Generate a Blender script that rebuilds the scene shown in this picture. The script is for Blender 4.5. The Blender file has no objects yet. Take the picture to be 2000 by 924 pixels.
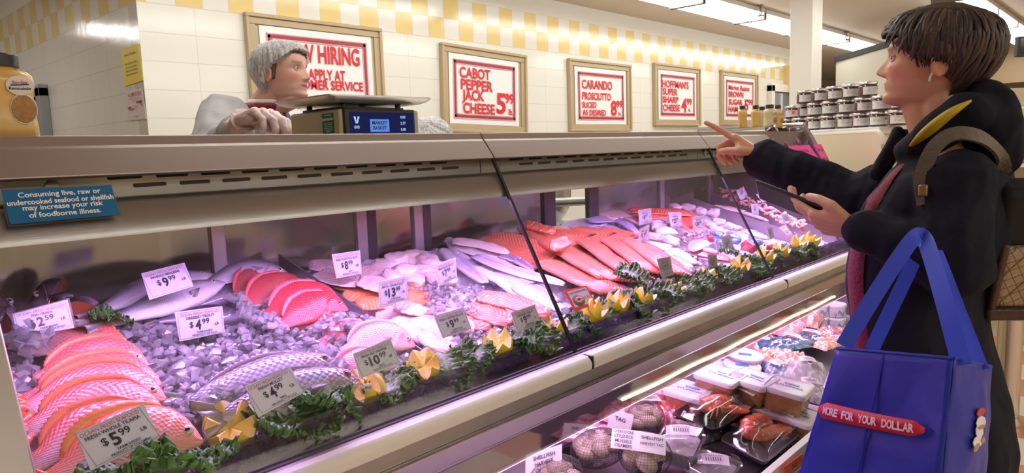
import bpy, bmesh, math, random
import numpy as np
from mathutils import Vector, Matrix, noise as mnoise

random.seed(7); np.random.seed(7)
PI = math.pi
SC = bpy.context.scene
COL = SC.collection

# ---------------------------------------------------------------- camera
F = 1387.0
H = 1.32
def _n(v): v = np.array(v, float); return v/np.linalg.norm(v)
AX = _n([1290, 212, -F])
UP = np.array([-400, 11488, 1387.0]); UP = _n(UP-UP.dot(AX)*AX)
AY = np.cross(UP, AX)
R = np.array([AX, AY, UP])            # camera vectors -> world
CAM = np.array([0, 0, H])
cd = bpy.data.cameras.new('camera'); cam = bpy.data.objects.new('camera', cd); COL.objects.link(cam)
M4 = Matrix.Identity(4)
for i in range(3):
    for j in range(3): M4[i][j] = R[i, j]
M4[2][3] = H
cam.matrix_world = M4
cd.sensor_width = 36; cd.lens = 36*F/2000; cd.clip_start = .02; cd.clip_end = 60
SC.camera = cam

# ---------------------------------------------------------------- light
SC.view_settings.view_transform = 'Standard'; SC.view_settings.look = 'None'
SC.view_settings.gamma = 1; SC.view_settings.use_curve_mapping = False
SC.view_settings.exposure = 0.1
SC.cycles.max_bounces = 8; SC.cycles.diffuse_bounces = 3; SC.cycles.glossy_bounces = 3
SC.cycles.transmission_bounces = 5; SC.cycles.transparent_max_bounces = 28
SC.cycles.caustics_reflective = False; SC.cycles.caustics_refractive = False
SC.cycles.sample_clamp_indirect = 4; SC.cycles.use_denoising = True
W = bpy.data.worlds.new('room_air'); SC.world = W; W.use_nodes = True
W.node_tree.nodes['Background'].inputs[0].default_value = (1, .95, .88, 1)
W.node_tree.nodes['Background'].inputs[1].default_value = .25
def area(name, loc, sx, sy, power, col, rot=(0, 0, 0), spread=PI):
    l = bpy.data.lights.new(name, 'AREA'); l.shape = 'RECTANGLE'; l.size = sx; l.size_y = sy
    l.energy = power; l.color = col; l.spread = spread
    o = bpy.data.objects.new(name, l); o.location = loc; o.rotation_euler = rot; COL.objects.link(o); return o
PURP = (.71, .37, 1.0)
for xa, xb in ((.30, 1.10), (1.14, 2.09), (2.13, 2.98)):        # tubes under the case canopy
    area('case_lamp', ((xa+xb)/2, 1.085, 1.213), xb-xa, .05, 6.9*(xb-xa)/.94, PURP, (math.radians(-6), 0, 0))
for xa, xb in ((.3, 1.6), (1.7, 3.1)):                            # tubes over the lower deck
    area('deck_lamp', ((xa+xb)/2, .96, .818), xb-xa, .04, 3.5, (.92, .52, 1.0), (0, 0, 0))

# ---------------------------------------------------------------- pixel helpers (frame 2000 x 924)
A_ = np.array
def ray(px, py): return R @ np.array([px-1000, -(py-462), -F])
def atX(px, py, x): r = ray(px, py); return CAM+r*x/r[0]
def atY(px, py, y): r = ray(px, py); return CAM+r*y/r[1]
def atZ(px, py, z): r = ray(px, py); return CAM+r*(z-H)/r[2]
def PD(px, py, d): return CAM+ray(px, py)/F*d
def onplane(px, py, y0, z0, s):
    r = ray(px, py); t = (z0-H-s*y0)/(r[2]-s*r[1]); return CAM+r*t
BS = .27
def bedz(y, e=0): return .915+e+BS*(y-.97)
def U(px, py, e=0): return onplane(px, py, .97, .915+e, BS)          # on the display bed
BN = _n([0, -BS, 1])                                                  # bed normal
GS = 1.833
def G(px, py, off=0): return onplane(px, py, .87-off, .905, GS)       # on the slanted front glass
def L(px, py, e=0): return onplane(px, py, .65, .50+e, .12)           # on the lower deck

# ---------------------------------------------------------------- materials
MATS = {}
def nodes(m): return m.node_tree.nodes, m.node_tree.links
def P(name, col=(.8, .8, .8), rough=.5, metal=0, bump=0, bscale=80, trans=0, ior=1.45, coat=0, emit=None, es=0, alpha=1, spec=.5, var=0, vscale=8, sheen=0, stretch=None):
    if name in MATS: return MATS[name]
    m = bpy.data.materials.new(name); m.use_nodes = True; N, K = nodes(m); b = N['Principled BSDF']
    b.inputs['Base Color'].default_value = (*col, 1); b.inputs['Roughness'].default_value = rough
    b.inputs['Metallic'].default_value = metal; b.inputs['Transmission Weight'].default_value = trans
    b.inputs['IOR'].default_value = ior; b.inputs['Coat Weight'].default_value = coat; b.inputs['Coat Roughness'].default_value = .08
    b.inputs['Specular IOR Level'].default_value = spec; b.inputs['Alpha'].default_value = alpha
    if sheen: b.inputs['Sheen Weight'].default_value = sheen
    if emit: b.inputs['Emission Color'].default_value = (*emit, 1); b.inputs['Emission Strength'].default_value = es
    if bump or var:
        tc = N.new('ShaderNodeTexCoord'); mp = N.new('ShaderNodeMapping'); K.new(tc.outputs['Object'], mp.inputs[0])
        if stretch: mp.inputs['Scale'].default_value = stretch
    if bump:
        t = N.new('ShaderNodeTexNoise'); t.inputs['Scale'].default_value = bscale; t.inputs['Detail'].default_value = 3
        K.new(mp.outputs[0], t.inputs['Vector']); bp = N.new('ShaderNodeBump'); bp.inputs['Strength'].default_value = bump; bp.inputs['Distance'].default_value = .01
        K.new(t.outputs[0], bp.inputs['Height']); K.new(bp.outputs[0], b.inputs['Normal'])
    if var:
        t = N.new('ShaderNodeTexNoise'); t.inputs['Scale'].default_value = vscale; t.inputs['Detail'].default_value = 4
        K.new(mp.outputs[0], t.inputs['Vector'])
        mx = N.new('ShaderNodeMix'); mx.data_type = 'RGBA'; mx.inputs[6].default_value = (*[c*(1-var) for c in col], 1); mx.inputs[7].default_value = (*[min(1, c*(1+var)) for c in col], 1)
        K.new(t.outputs[0], mx.inputs[0]); K.new(mx.outputs[2], b.inputs['Base Color'])
    MATS[name] = m; return m

def ORG(name, pat='none', rough=.35, coat=.3, bump=.3, pscale=1.0, pcol=(.5, .4, .4), pamt=.3, sss=0):
    """flesh and skin: colour from the mesh attribute Col, relief from the mesh coordinate uvw (metres along, metres across)"""
    if name in MATS: return MATS[name]
    m = bpy.data.materials.new(name); m.use_nodes = True; N, K = nodes(m); b = N['Principled BSDF']
    b.inputs['Roughness'].default_value = rough; b.inputs['Coat Weight'].default_value = coat; b.inputs['Coat Roughness'].default_value = .12
    if sss: b.inputs['Subsurface Weight'].default_value = sss; b.inputs['Subsurface Radius'].default_value = (.01, .004, .003); b.inputs['Subsurface Scale'].default_value = .4
    ac = N.new('ShaderNodeAttribute'); ac.attribute_name = 'Col'
    au = N.new('ShaderNodeAttribute'); au.attribute_name = 'uvw'
    src = None
    if pat == 'scales':
        sp = N.new('ShaderNodeSeparateXYZ'); K.new(au.outputs['Vector'], sp.inputs[0])
        a1 = N.new('ShaderNodeMath'); a1.operation = 'ADD'; K.new(sp.outputs[0], a1.inputs[0]); K.new(sp.outputs[1], a1.inputs[1])
        a2 = N.new('ShaderNodeMath'); a2.operation = 'SUBTRACT'; K.new(sp.outputs[0], a2.inputs[0]); K.new(sp.outputs[1], a2.inputs[1])
        cb = N.new('ShaderNodeCombineXYZ'); K.new(a1.outputs[0], cb.inputs[0]); K.new(a2.outputs[0], cb.inputs[1])
        t = N.new('ShaderNodeTexVoronoi'); t.inputs['Scale'].default_value = 115*pscale; t.inputs['Randomness'].default_value = .12
        K.new(cb.outputs[0], t.inputs['Vector']); src = t.outputs['Distance']; lo, hi = .35, .72
    elif pat == 'myo':
        sp = N.new('ShaderNodeSeparateXYZ'); K.new(au.outputs['Vector'], sp.inputs[0])
        ab = N.new('ShaderNodeMath'); ab.operation = 'ABSOLUTE'; K.new(sp.outputs[1], ab.inputs[0])
        ml = N.new('ShaderNodeMath'); ml.operation = 'MULTIPLY_ADD'; ml.inputs[1].default_value = .9; K.new(ab.outputs[0], ml.inputs[0]); K.new(sp.outputs[0], ml.inputs[2])
        cb = N.new('ShaderNodeCombineXYZ'); K.new(ml.outputs[0], cb.inputs[0]); K.new(sp.outputs[1], cb.inputs[1])
        t = N.new('ShaderNodeTexWave'); t.inputs['Scale'].default_value = 26*pscale; t.inputs['Distortion'].default_value = 1.5; t.inputs['Detail Scale'].default_value = 2
        K.new(cb.outputs[0], t.inputs['Vector']); src = t.outputs['Fac']; lo, hi = .55, .95
    elif pat == 'grain':
        t = N.new('ShaderNodeTexNoise'); t.inputs['Scale'].default_value = 55*pscale; t.inputs['Detail'].default_value = 3; t.inputs['Distortion'].default_value = 1.2
        tc = N.new('ShaderNodeTexCoord'); K.new(tc.outputs['Object'], t.inputs['Vector']); src = t.outputs[0]; lo, hi = .45, .75
    mx = N.new('ShaderNodeMix'); mx.data_type = 'RGBA'; mx.blend_type = 'MIX'
    K.new(ac.outputs['Color'], mx.inputs[6])
    if src:
        mr = N.new('ShaderNodeMapRange'); mr.inputs[1].default_value = lo; mr.inputs[2].default_value = hi; mr.inputs[4].default_value = pamt
        K.new(src, mr.inputs[0]); K.new(mr.outputs[0], mx.inputs[0]); mx.inputs[7].default_value = (*pcol, 1)
        bp = N.new('ShaderNodeBump'); bp.inputs['Strength'].default_value = bump; bp.inputs['Distance'].default_value = .003; bp.invert = pat == 'scales'
        K.new(src, bp.inputs['Height']); K.new(bp.outputs[0], b.inputs['Normal']); K.new(bp.outputs[0], b.inputs['Coat Normal'])
    else: mx.inputs[0].default_value = 0
    K.new(mx.outputs[2], b.inputs['Base Color'])
    MATS[name] = m; return m

def CLEAR(name, tint=(1, 1, 1), gloss=.06, rough=.02, dirt=0):
    """thin clear sheet: see-through with a mirror reflection that grows at grazing angles"""
    if name in MATS: return MATS[name]
    m = bpy.data.materials.new(name); m.use_nodes = True; N, K = nodes(m); N.remove(N['Principled BSDF']); out = N['Material Output']
    t = N.new('ShaderNodeBsdfTransparent'); t.inputs[0].default_value = (*tint, 1)
    g = N.new('ShaderNodeBsdfGlossy'); g.inputs['Roughness'].default_value = rough; g.inputs[0].default_value = (1, 1, 1, 1)
    lw = N.new('ShaderNodeLayerWeight'); lw.inputs[0].default_value = .25
    ma = N.new('ShaderNodeMath'); ma.operation = 'MULTIPLY_ADD'; ma.inputs[1].default_value = .35; ma.inputs[2].default_value = gloss; K.new(lw.outputs['Fresnel'], ma.inputs[0])
    mx = N.new('ShaderNodeMixShader'); K.new(ma.outputs[0], mx.inputs[0]); K.new(t.outputs[0], mx.inputs[1]); K.new(g.outputs[0], mx.inputs[2])
    last = mx
    if dirt:
        d = N.new('ShaderNodeBsdfDiffuse'); d.inputs[0].default_value = (.9, .9, .9, 1)
        tc = N.new('ShaderNodeTexCoord'); nz = N.new('ShaderNodeTexNoise'); nz.inputs['Scale'].default_value = 240; K.new(tc.outputs['Object'], nz.inputs['Vector'])
        mr = N.new('ShaderNodeMapRange'); mr.inputs[1].default_value = .74; mr.inputs[2].default_value = .80; mr.inputs[4].default_value = dirt; K.new(nz.outputs[0], mr.inputs[0])
        m2 = N.new('ShaderNodeMixShader'); K.new(mr.outputs[0], m2.inputs[0]); K.new(mx.outputs[0], m2.inputs[1]); K.new(d.outputs[0], m2.inputs[2]); last = m2
    K.new(last.outputs[0], out.inputs[0]); MATS[name] = m; return m

def EMIT(name, col, s):
    if name in MATS: return MATS[name]
    m = bpy.data.materials.new(name); m.use_nodes = True; N, K = nodes(m); N.remove(N['Principled BSDF'])
    e = N.new('ShaderNodeEmission'); e.inputs[0].default_value = (*col, 1); e.inputs[1].default_value = s; K.new(e.outputs[0], N['Material Output'].inputs[0]); MATS[name] = m; return m

# ---------------------------------------------------------------- mesh builder
class MB:
    def __init__(s): s.v = []; s.f = []; s.m = []; s.c = []; s.u = []
    def add(s, vs, fs, mi=0, col=(1, 1, 1), uv=None):
        o = len(s.v); s.v += [tuple(map(float, p)) for p in vs]; s.f += [tuple(i+o for i in f) for f in fs]; s.m += [mi]*len(fs)
        n = len(vs)
        s.c += list(col) if (len(col) == n and n > 0 and hasattr(col[0], '__len__')) else [col]*n
        s.u += list(uv) if uv is not None else [(0, 0, 0)]*n
        return o
    def box(s, a, b, mi=0, col=(1, 1, 1), fr=None):
        x0, y0, z0 = a; x1, y1, z1 = b
        vs = [(x0, y0, z0), (x1, y0, z0), (x1, y1, z0), (x0, y1, z0), (x0, y0, z1), (x1, y0, z1), (x1, y1, z1), (x0, y1, z1)]
        if fr is not None: o, ex, ey, ez = [np.array(q, float) for q in fr]; vs = [o+ex*p[0]+ey*p[1]+ez*p[2] for p in vs]
        s.add(vs, [(0, 3, 2, 1), (4, 5, 6, 7), (0, 1, 5, 4), (1, 2, 6, 5), (2, 3, 7, 6), (3, 0, 4, 7)], mi, col); return s
    def quad(s, a, b, c, d, mi=0, col=(1, 1, 1)): s.add([a, b, c, d], [(0, 1, 2, 3)], mi, col); return s
    def slab(s, a, b, c, d, th, mi=0, col=(1, 1, 1)):
        a, b, c, d = [np.array(q, float) for q in (a, b, c, d)]; n = np.cross(b-a, d-a); n = n/np.linalg.norm(n)*th
        s.add([a, b, c, d, a-n, b-n, c-n, d-n], [(0, 1, 2, 3), (7, 6, 5, 4), (0, 4, 5, 1), (1, 5, 6, 2), (2, 6, 7, 3), (3, 7, 4, 0)], mi, col); return s
    def loft(s, rings, closed=True, cap=True, mi=0, cols=None, uvs=None):
        n = len(rings[0]); vs = [p for r in rings for p in r]; fs = []
        for i in range(len(rings)-1):
            for j in range(n if closed else n-1):
                k = (j+1) % n; fs.append((i*n+j, i*n+k, (i+1)*n+k, (i+1)*n+j))
        if cap and closed: fs.append(tuple(range(n))[::-1]); fs.append(tuple((len(rings)-1)*n+j for j in range(n)))
        s.add(vs, fs, mi, [c for r in cols for c in r] if cols is not None else (1, 1, 1), [u for r in uvs for u in r] if uvs is not None else None); return s
    def lathe(s, prof, c=(0, 0, 0), n=24, mi=0, sx=1, sy=1, col=(1, 1, 1), fr=None):
        rings = []
        for r, z in prof:
            q = [(r*sx*math.cos(2*PI*k/n), r*sy*math.sin(2*PI*k/n), z) for k in range(n)]
            if fr is not None: q = [np.array(fr[0])+np.array(fr[1])*p[0]+np.array(fr[2])*p[1]+np.array(fr[3])*p[2] for p in q]
            else: q = [(p[0]+c[0], p[1]+c[1], p[2]+c[2]) for p in q]
            rings.append(q)
        s.loft(rings, True, True, mi, [[col]*n for _ in rings]); return s
    def tube(s, path, r, n=8, mi=0, col=(1, 1, 1), flat=1, nrm=None):
        path = [np.array(p, float) for p in path]; rings = []; up = np.array(nrm if nrm is not None else (0, 0, 1), float)
        rr = r if hasattr(r, '__len__') else [r]*len(path)
        for i, p in enumerate(path):
            t = path[min(i+1, len(path)-1)]-path[max(i-1, 0)]; t = t/(np.linalg.norm(t)+1e-9)
            a = np.cross(t, up); 
            if np.linalg.norm(a) < 1e-3: a = np.cross(t, (1, .2, 0))
            a /= np.linalg.norm(a); b = np.cross(a, t)
            rings.append([p+rr[i]*(a*math.cos(2*PI*k/n)+b*flat*math.sin(2*PI*k/n)) for k in range(n)])
        s.loft(rings, True, True, mi, [[col]*n for _ in rings]); return s
    def sphere(s, c, r, n=14, m=9, mi=0, col=(1, 1, 1), fr=None):
        r = r if hasattr(r, '__len__') else (r, r, r); rings = []
        for i in range(m):
            a = PI*(i+.5)/m
            q = [(r[0]*math.sin(a)*math.cos(2*PI*k/n), r[1]*math.sin(a)*math.sin(2*PI*k/n), -r[2]*math.cos(a)) for k in range(n)]
            if fr is not None: q = [np.array(fr[0])*p[0]+np.array(fr[1])*p[1]+np.array(fr[2])*p[2] for p in q]
            rings.append([np.array(c)+np.array(p) for p in q])
        s.loft(rings, True, True, mi, [[col]*n for _ in rings]); return s
    def cone(s, p0, r0, p1, r1, n=12):           # round cone for voxel bodies
        p0 = np.array(p0, float); p1 = np.array(p1, float); t = p1-p0; l = np.linalg.norm(t)+1e-9; t /= l
        a = np.cross(t, (.31, .17, .93)); a /= np.linalg.norm(a); b = np.cross(t, a); rings = []
        for q in (-80, -50, -20): 
            q = math.radians(q); rings.append([p0+t*r0*math.sin(q)+r0*math.cos(q)*(a*math.cos(2*PI*k/n)+b*math.sin(2*PI*k/n)) for k in range(n)])
        for q in (20, 50, 80):
            q = math.radians(q); rings.append([p1+t*r1*math.sin(q)+r1*math.cos(q)*(a*math.cos(2*PI*k/n)+b*math.sin(2*PI*k/n)) for k in range(n)])
        s.loft(rings); return s
    def chain(s, pts, rad):
        for i in range(len(pts)-1): s.cone(pts[i], rad[i], pts[i+1], rad[i+1])
        return s
    def mesh(s, name, off=(0, 0, 0)):
        me = bpy.data.meshes.new(name)
        me.from_pydata([(p[0]-off[0], p[1]-off[1], p[2]-off[2]) for p in s.v], [], s.f)
        ca = me.attributes.new('Col', 'FLOAT_COLOR', 'POINT'); ca.data.foreach_set('color', np.array([(*c[:3], 1) for c in s.c], np.float32).ravel())
        ua = me.attributes.new('uvw', 'FLOAT_VECTOR', 'POINT'); ua.data.foreach_set('vector', np.array(s.u, np.float32).ravel())
        me.polygons.foreach_set('material_index', s.m)
        return me
OFF = {}
def fixn(me):
    b = bmesh.new(); b.from_mesh(me); bmesh.ops.recalc_face_normals(b, faces=b.faces); b.to_mesh(me); b.free()
def build(name, mb, mats, parent=None, smooth=True, bevel=0, seg=2, recalc=True, angle=40, loc=None):
    off = loc if loc is not None else (OFF[parent.name] if parent is not None else (0, 0, 0))
    me = mb.mesh(name, off)
    for m in (mats if isinstance(mats, (list, tuple)) else [mats]): me.materials.append(m)
    if recalc: fixn(me)
    o = bpy.data.objects.new(name, me); COL.objects.link(o)
    if parent is not None: o.parent = parent; OFF[o.name] = OFF[parent.name]
    else: o.location = off; OFF[o.name] = off
    if smooth:
        me.polygons.foreach_set('use_smooth', [True]*len(me.polygons))
        if angle < 180: me.set_sharp_from_angle(angle=math.radians(angle))
    if bevel:
        b = o.modifiers.new('bevel', 'BEVEL'); b.width = bevel; b.segments = seg; b.limit_method = 'ANGLE'
    return o
def tag(o, label=None, cat=None, group=None, kind=None):
    if label: o['label'] = label
    if cat: o['category'] = cat
    if group: o['group'] = group
    if kind: o['kind'] = kind
    return o
def thing(name, label, cat, loc, group=None):
    o = bpy.data.objects.new(name, None); COL.objects.link(o); o.empty_display_size = .05
    loc = tuple(float(q) for q in loc); o.location = loc; OFF[o.name] = loc
    return tag(o, label, cat, group)
def struct(name, mb, mat, **k): o = build(name, mb, mat, **k); o['kind'] = 'structure'; return o
def copy_tree(o, parent=None):
    c = o.copy(); COL.objects.link(c)
    if parent is not None: c.parent = parent
    for ch in list(o.children): copy_tree(ch, c)
    return c
def voxel(mb, size, smooth=4):
    """one continuous surface from overlapping round shapes; returns (verts, faces)"""
    me = mb.mesh('voxel_source'); fixn(me); o = bpy.data.objects.new('voxel_source', me); COL.objects.link(o)
    r = o.modifiers.new('r', 'REMESH'); r.mode = 'VOXEL'; r.voxel_size = size
    if smooth: q = o.modifiers.new('s', 'SMOOTH'); q.factor = .5; q.iterations = smooth
    dg = bpy.context.evaluated_depsgraph_get(); m2 = bpy.data.meshes.new_from_object(o.evaluated_get(dg))
    v = np.empty(len(m2.vertices)*3, np.float32); m2.vertices.foreach_get('co', v); v = v.reshape(-1, 3).astype(float)
    f = [tuple(p.vertices) for p in m2.polygons]
    bpy.data.objects.remove(o); bpy.data.meshes.remove(me); bpy.data.meshes.remove(m2); return v, f

# ---------------------------------------------------------------- lettering
_TX = {}
def textgeo(s, bold=0., shear=0.):
    k = (s, bold, shear)
    if k in _TX: return _TX[k]
    c = bpy.data.curves.new('t', 'FONT'); c.body = s; c.size = 1; c.align_x = 'CENTER'; c.align_y = 'CENTER'; c.offset = bold; c.shear = shear; c.resolution_u = 3
    o = bpy.data.objects.new('t', c); COL.objects.link(o); bpy.context.view_layer.update()
    dg = bpy.context.evaluated_depsgraph_get(); me = bpy.data.meshes.new_from_object(o.evaluated_get(dg))
    v = [(p.co.x, p.co.y) for p in me.vertices]; f = [tuple(p.vertices) for p in me.polygons]
    bpy.data.objects.remove(o); bpy.data.curves.remove(c); bpy.data.meshes.remove(me)
    if v:
        xs = [p[0] for p in v]; ys = [p[1] for p in v]; w = max(xs)-min(xs); h = max(ys)-min(ys); cx = (max(xs)+min(xs))/2; cy = (max(ys)+min(ys))/2
        v = [(p[0]-cx, p[1]-cy) for p in v]
    else: w = h = 1
    _TX[k] = (v, f, w, h); return _TX[k]
def put(mb, s, o, ex, ey, h, w=None, mi=0, bold=.015, shear=0, off=None):
    """string centred at o; h = cap height, w = max width (condensed to fit, exact if negative)"""
    v, f, tw, th = textgeo(s, bold, shear); sy = h/.72 if h > 0 else 1; sx = sy
    if w is not None:
        if w < 0: sx = -w/tw
        elif tw*sx > w: sx = w/tw
    o = np.array(o, float); ex = np.array(ex, float); ey = np.array(ey, float); n = np.cross(ex, ey)
    mb.add([o+ex*p[0]*sx+ey*p[1]*sy+n*(.0008 if off is None else off) for p in v], f, mi)
def frame4(tl, tr, br, bl):
    tl, tr, br, bl = [np.array(q, float) for q in (tl, tr, br, bl)]
    c = (tl+tr+br+bl)/4; ex = (tr+br)/2-(tl+bl)/2; w = np.linalg.norm(ex); ex = ex/w
    ey = (tl+tr)/2-(bl+br)/2; ey = ey-ey.dot(ex)*ex; h = np.linalg.norm(ey); ey = ey/h
    return c, ex, ey, np.cross(ex, ey), w, h
def rect(mb, c, ex, ey, w, h, mi=0, off=0.0):
    n = np.cross(ex, ey); c = np.array(c)+n*off
    mb.quad(c-ex*w/2-ey*h/2, c+ex*w/2-ey*h/2, c+ex*w/2+ey*h/2, c-ex*w/2+ey*h/2, mi)
def lerp(a, b, t): return a+(b-a)*t
def interp(x, xs, ys): return float(np.interp(x, xs, ys))
def mixc(a, b, t): t = max(0, min(1, t)); return tuple(a[i]+(b[i]-a[i])*t for i in range(3))
def bez(pts, n):
    """smooth curve through the given points"""
    pts = [np.array(p, float) for p in pts]
    if len(pts) == 2: return [lerp(pts[0], pts[1], i/(n-1)) for i in range(n)]
    q = [2*pts[0]-pts[1]]+pts+[2*pts[-1]-pts[-2]]; out = []
    for i in range(n):
        t = i/(n-1)*(len(pts)-1); k = min(int(t), len(pts)-2); u = t-k; a, b, c, d = q[k:k+4]
        out.append(.5*((2*b)+(-a+c)*u+(2*a-5*b+4*c-d)*u*u+(-a+3*b-3*c+d)*u**3))
    return out

# ================================================================ ROOM
def TILES(name, axis):
    m = bpy.data.materials.new(name); m.use_nodes = True; N, K = nodes(m); b = N['Principled BSDF']; b.inputs['Roughness'].default_value = .16
    g = N.new('ShaderNodeNewGeometry'); s = N.new('ShaderNodeSeparateXYZ'); K.new(g.outputs['Position'], s.inputs[0])
    def mt(op, a, c=None):
        n = N.new('ShaderNodeMath'); n.operation = op
        for i, q in enumerate((a, c)):
            if q is None: continue
            if isinstance(q, (int, float)): n.inputs[i].default_value = q
            else: K.new(q, n.inputs[i])
        return n.outputs[0]
    h = s.outputs[axis]; z = s.outputs[2]
    u = mt('DIVIDE', mt('SUBTRACT', h, .05), .15); v = mt('DIVIDE', mt('SUBTRACT', z, 2.16), .15)
    fu = mt('FLOOR', u); fv = mt('FLOOR', v)
    par = mt('PINGPONG', mt('ADD', fu, fv), 1)
    inb = mt('MULTIPLY', mt('GREATER_THAN', z, 2.16), mt('LESS_THAN', z, 2.46))
    yel = mt('MULTIPLY', par, inb)
    # grout: square tiles in the band, larger oblong tiles below
    def edge(q, w): fr = mt('FRACT', q); return mt('LESS_THAN', mt('MINIMUM', fr, mt('SUBTRACT', 1, fr)), w)
    u2 = mt('DIVIDE', mt('ADD', h, mt('MULTIPLY', mt('PINGPONG', fv, 1), .0)), .30)
    above = mt('GREATER_THAN', z, 2.16)
    g1 = mt('MAXIMUM', edge(u, .018), edge(v, .018)); g2 = mt('MAXIMUM', edge(u2, .006), edge(v, .014))
    gr = mt('ADD', mt('MULTIPLY', above, g1), mt('MULTIPLY', mt('SUBTRACT', 1, above), g2))
    top = mt('GREATER_THAN', z, 2.46); gr = mt('MULTIPLY', gr, mt('SUBTRACT', 1, top))
    m1 = N.new('ShaderNodeMix'); m1.data_type = 'RGBA'; m1.inputs[6].default_value = (.79, .78, .71, 1); m1.inputs[7].default_value = (.80, .62, .25, 1); K.new(yel, m1.inputs[0])
    m2 = N.new('ShaderNodeMix'); m2.data_type = 'RGBA'; K.new(m1.outputs[2], m2.inputs[6]); m2.inputs[7].default_value = (.66, .63, .55, 1); K.new(gr, m2.inputs[0])
    K.new(m2.outputs[2], b.inputs['Base Color'])
    bp = N.new('ShaderNodeBump'); bp.inputs['Strength'].default_value = .35; bp.inputs['Distance'].default_value = .004; bp.invert = True
    nz = N.new('ShaderNodeTexNoise'); nz.inputs['Scale'].default_value = 9; K.new(g.outputs['Position'], nz.inputs['Vector'])
    K.new(mt('ADD', gr, mt('MULTIPLY', nz.outputs[0], .8)), bp.inputs['Height']); K.new(bp.outputs[0], b.inputs['Normal'])
    mr = mt('ADD', .14, mt('MULTIPLY', top, .5)); K.new(mr, b.inputs['Roughness'])
    return m
def FLOORMAT():
    m = bpy.data.materials.new('floor_tiles'); m.use_nodes = True; N, K = nodes(m); b = N['Principled BSDF']; b.inputs['Roughness'].default_value = .3
    g = N.new('ShaderNodeNewGeometry'); c = N.new('ShaderNodeTexChecker'); c.inputs['Scale'].default_value = 3.28
    c.inputs['Color1'].default_value = (.62, .26, .12, 1); c.inputs['Color2'].default_value = (.72, .63, .48, 1)
    K.new(g.outputs['Position'], c.inputs['Vector']); K.new(c.outputs[0], b.inputs['Base Color']); return m
def shell(name, a, b, mat): return struct(name, MB().box(a, b), mat, smooth=False)
tile_x = TILES('wall_tile_back', 0); tile_y = TILES('wall_tile_side', 1)
paint = P('warm_white_paint', (.74, .70, .62), .7); cream = P('cream_paint', (.80, .70, .48), .6)
shell('floor', (-5, -6, -.1), (17, 9, 0), FLOORMAT())
shell('ceiling', (-5, -6, 2.6), (17, 9, 2.7), P('ceiling_paint', (.66, .61, .54), .85, bump=.1, bscale=60))
shell('wall_back', (1.5, 4.0, 0), (10.6, 4.12, 2.6), tile_x)
shell('wall_side', (1.5, 4.12, 0), (1.62, 9, 2.6), tile_y)
shell('wall_recess', (-5, 8.9, 0), (1.5, 9, 2.6), paint)
shell('wall_left', (-5, -6, 0), (-4.9, 9, 2.6), cream)
shell('wall_front', (-5, -6, 0), (17, -5.9, 2.6), cream)
shell('wall_right', (16.9, -6, 0), (17, 9, 2.6), cream)
shell('wall_passage', (10.6, 5.5, 0), (17, 5.6, 2.6), tile_x)
# side-wall door with grey steel frame
d1 = thing('door_1', None, None, (1.49, 5.0, 0)); d1['kind'] = 'structure'
a = atX(60, 200, 1.5)[1]; b = atX(97, 200, 1.5)[1]
steel_grey = P('grey_door_steel', (.30, .32, .34), .4, .3)
mb = MB(); mb.box((1.44, b, 0), (1.5, b+.09, 1.86)); mb.box((1.44, b, 1.80), (1.5, b+1.05, 1.88)); mb.box((1.44, b+.96, 0), (1.5, b+1.05, 1.86)); build('door_frame', mb, steel_grey, d1, bevel=.004)
mb = MB(); mb.box((1.455, b+.19, 0), (1.499, b+.96, 1.79)); build('door_leaf', mb, P('pale_door', (.5, .5, .48), .4), d1, bevel=.003)
mb = MB(); mb.box((1.47, b+.09, 0), (1.4995, b+.19, 1.79)); build('door_gap', mb, P('gap_shade_black', (.015, .015, .017), .6), d1)  # black strip stands in for the shade inside the door gap
# far door on the back wall
d2 = thing('door_2', None, None, (9.8, 3.98, 0)); d2['kind'] = 'structure'
mb = MB(); mb.box((9.40, 3.93, 0), (9.50, 4.0, 2.07)); mb.box((9.40, 3.93, 1.99), (10.5, 4.0, 2.09)); mb.box((10.4, 3.93, 0), (10.5, 4, 2.07)); build('door_frame', mb, paint, d2, bevel=.004)
mb = MB(); mb.box((9.5, 3.96, 0), (10.4, 3.995, 1.99)); build('door_leaf', mb, P('steel_door', (.34, .36, .38), .35, .4), d2)
mb = MB(); mb.box((9.72, 3.94, 0), (9.78, 3.97, 1.97)); mb.box((10.1, 3.94, 0), (10.13, 3.97, 1.97)); build('door_strip', mb, P('strip_curtain', (.6, .63, .66), .3), d2)
# small bulkhead box with one yellow tile, at the end of the tiled wall
shell('trim_1', (9.95, 3.72, 2.02), (10.5, 4.0, 2.36), P('yellow_tile', (.78, .60, .28), .2))
# painted square column
pl = thing('pillar', 'cream painted square steel column behind the jam jar pyramid', 'column', (6.1, 2.28, 0))
mb = MB(); mb.box((6.0, 2.18, 0), (6.22, 2.365, 2.6)); build('shaft', mb, P('pillar_paint', (.76, .74, .68), .45), pl, bevel=.006)
mb = MB(); mb.box((5.985, 2.165, 0), (6.235, 2.38, .12)); build('base_collar', mb, steel_grey, pl, bevel=.004)
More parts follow.
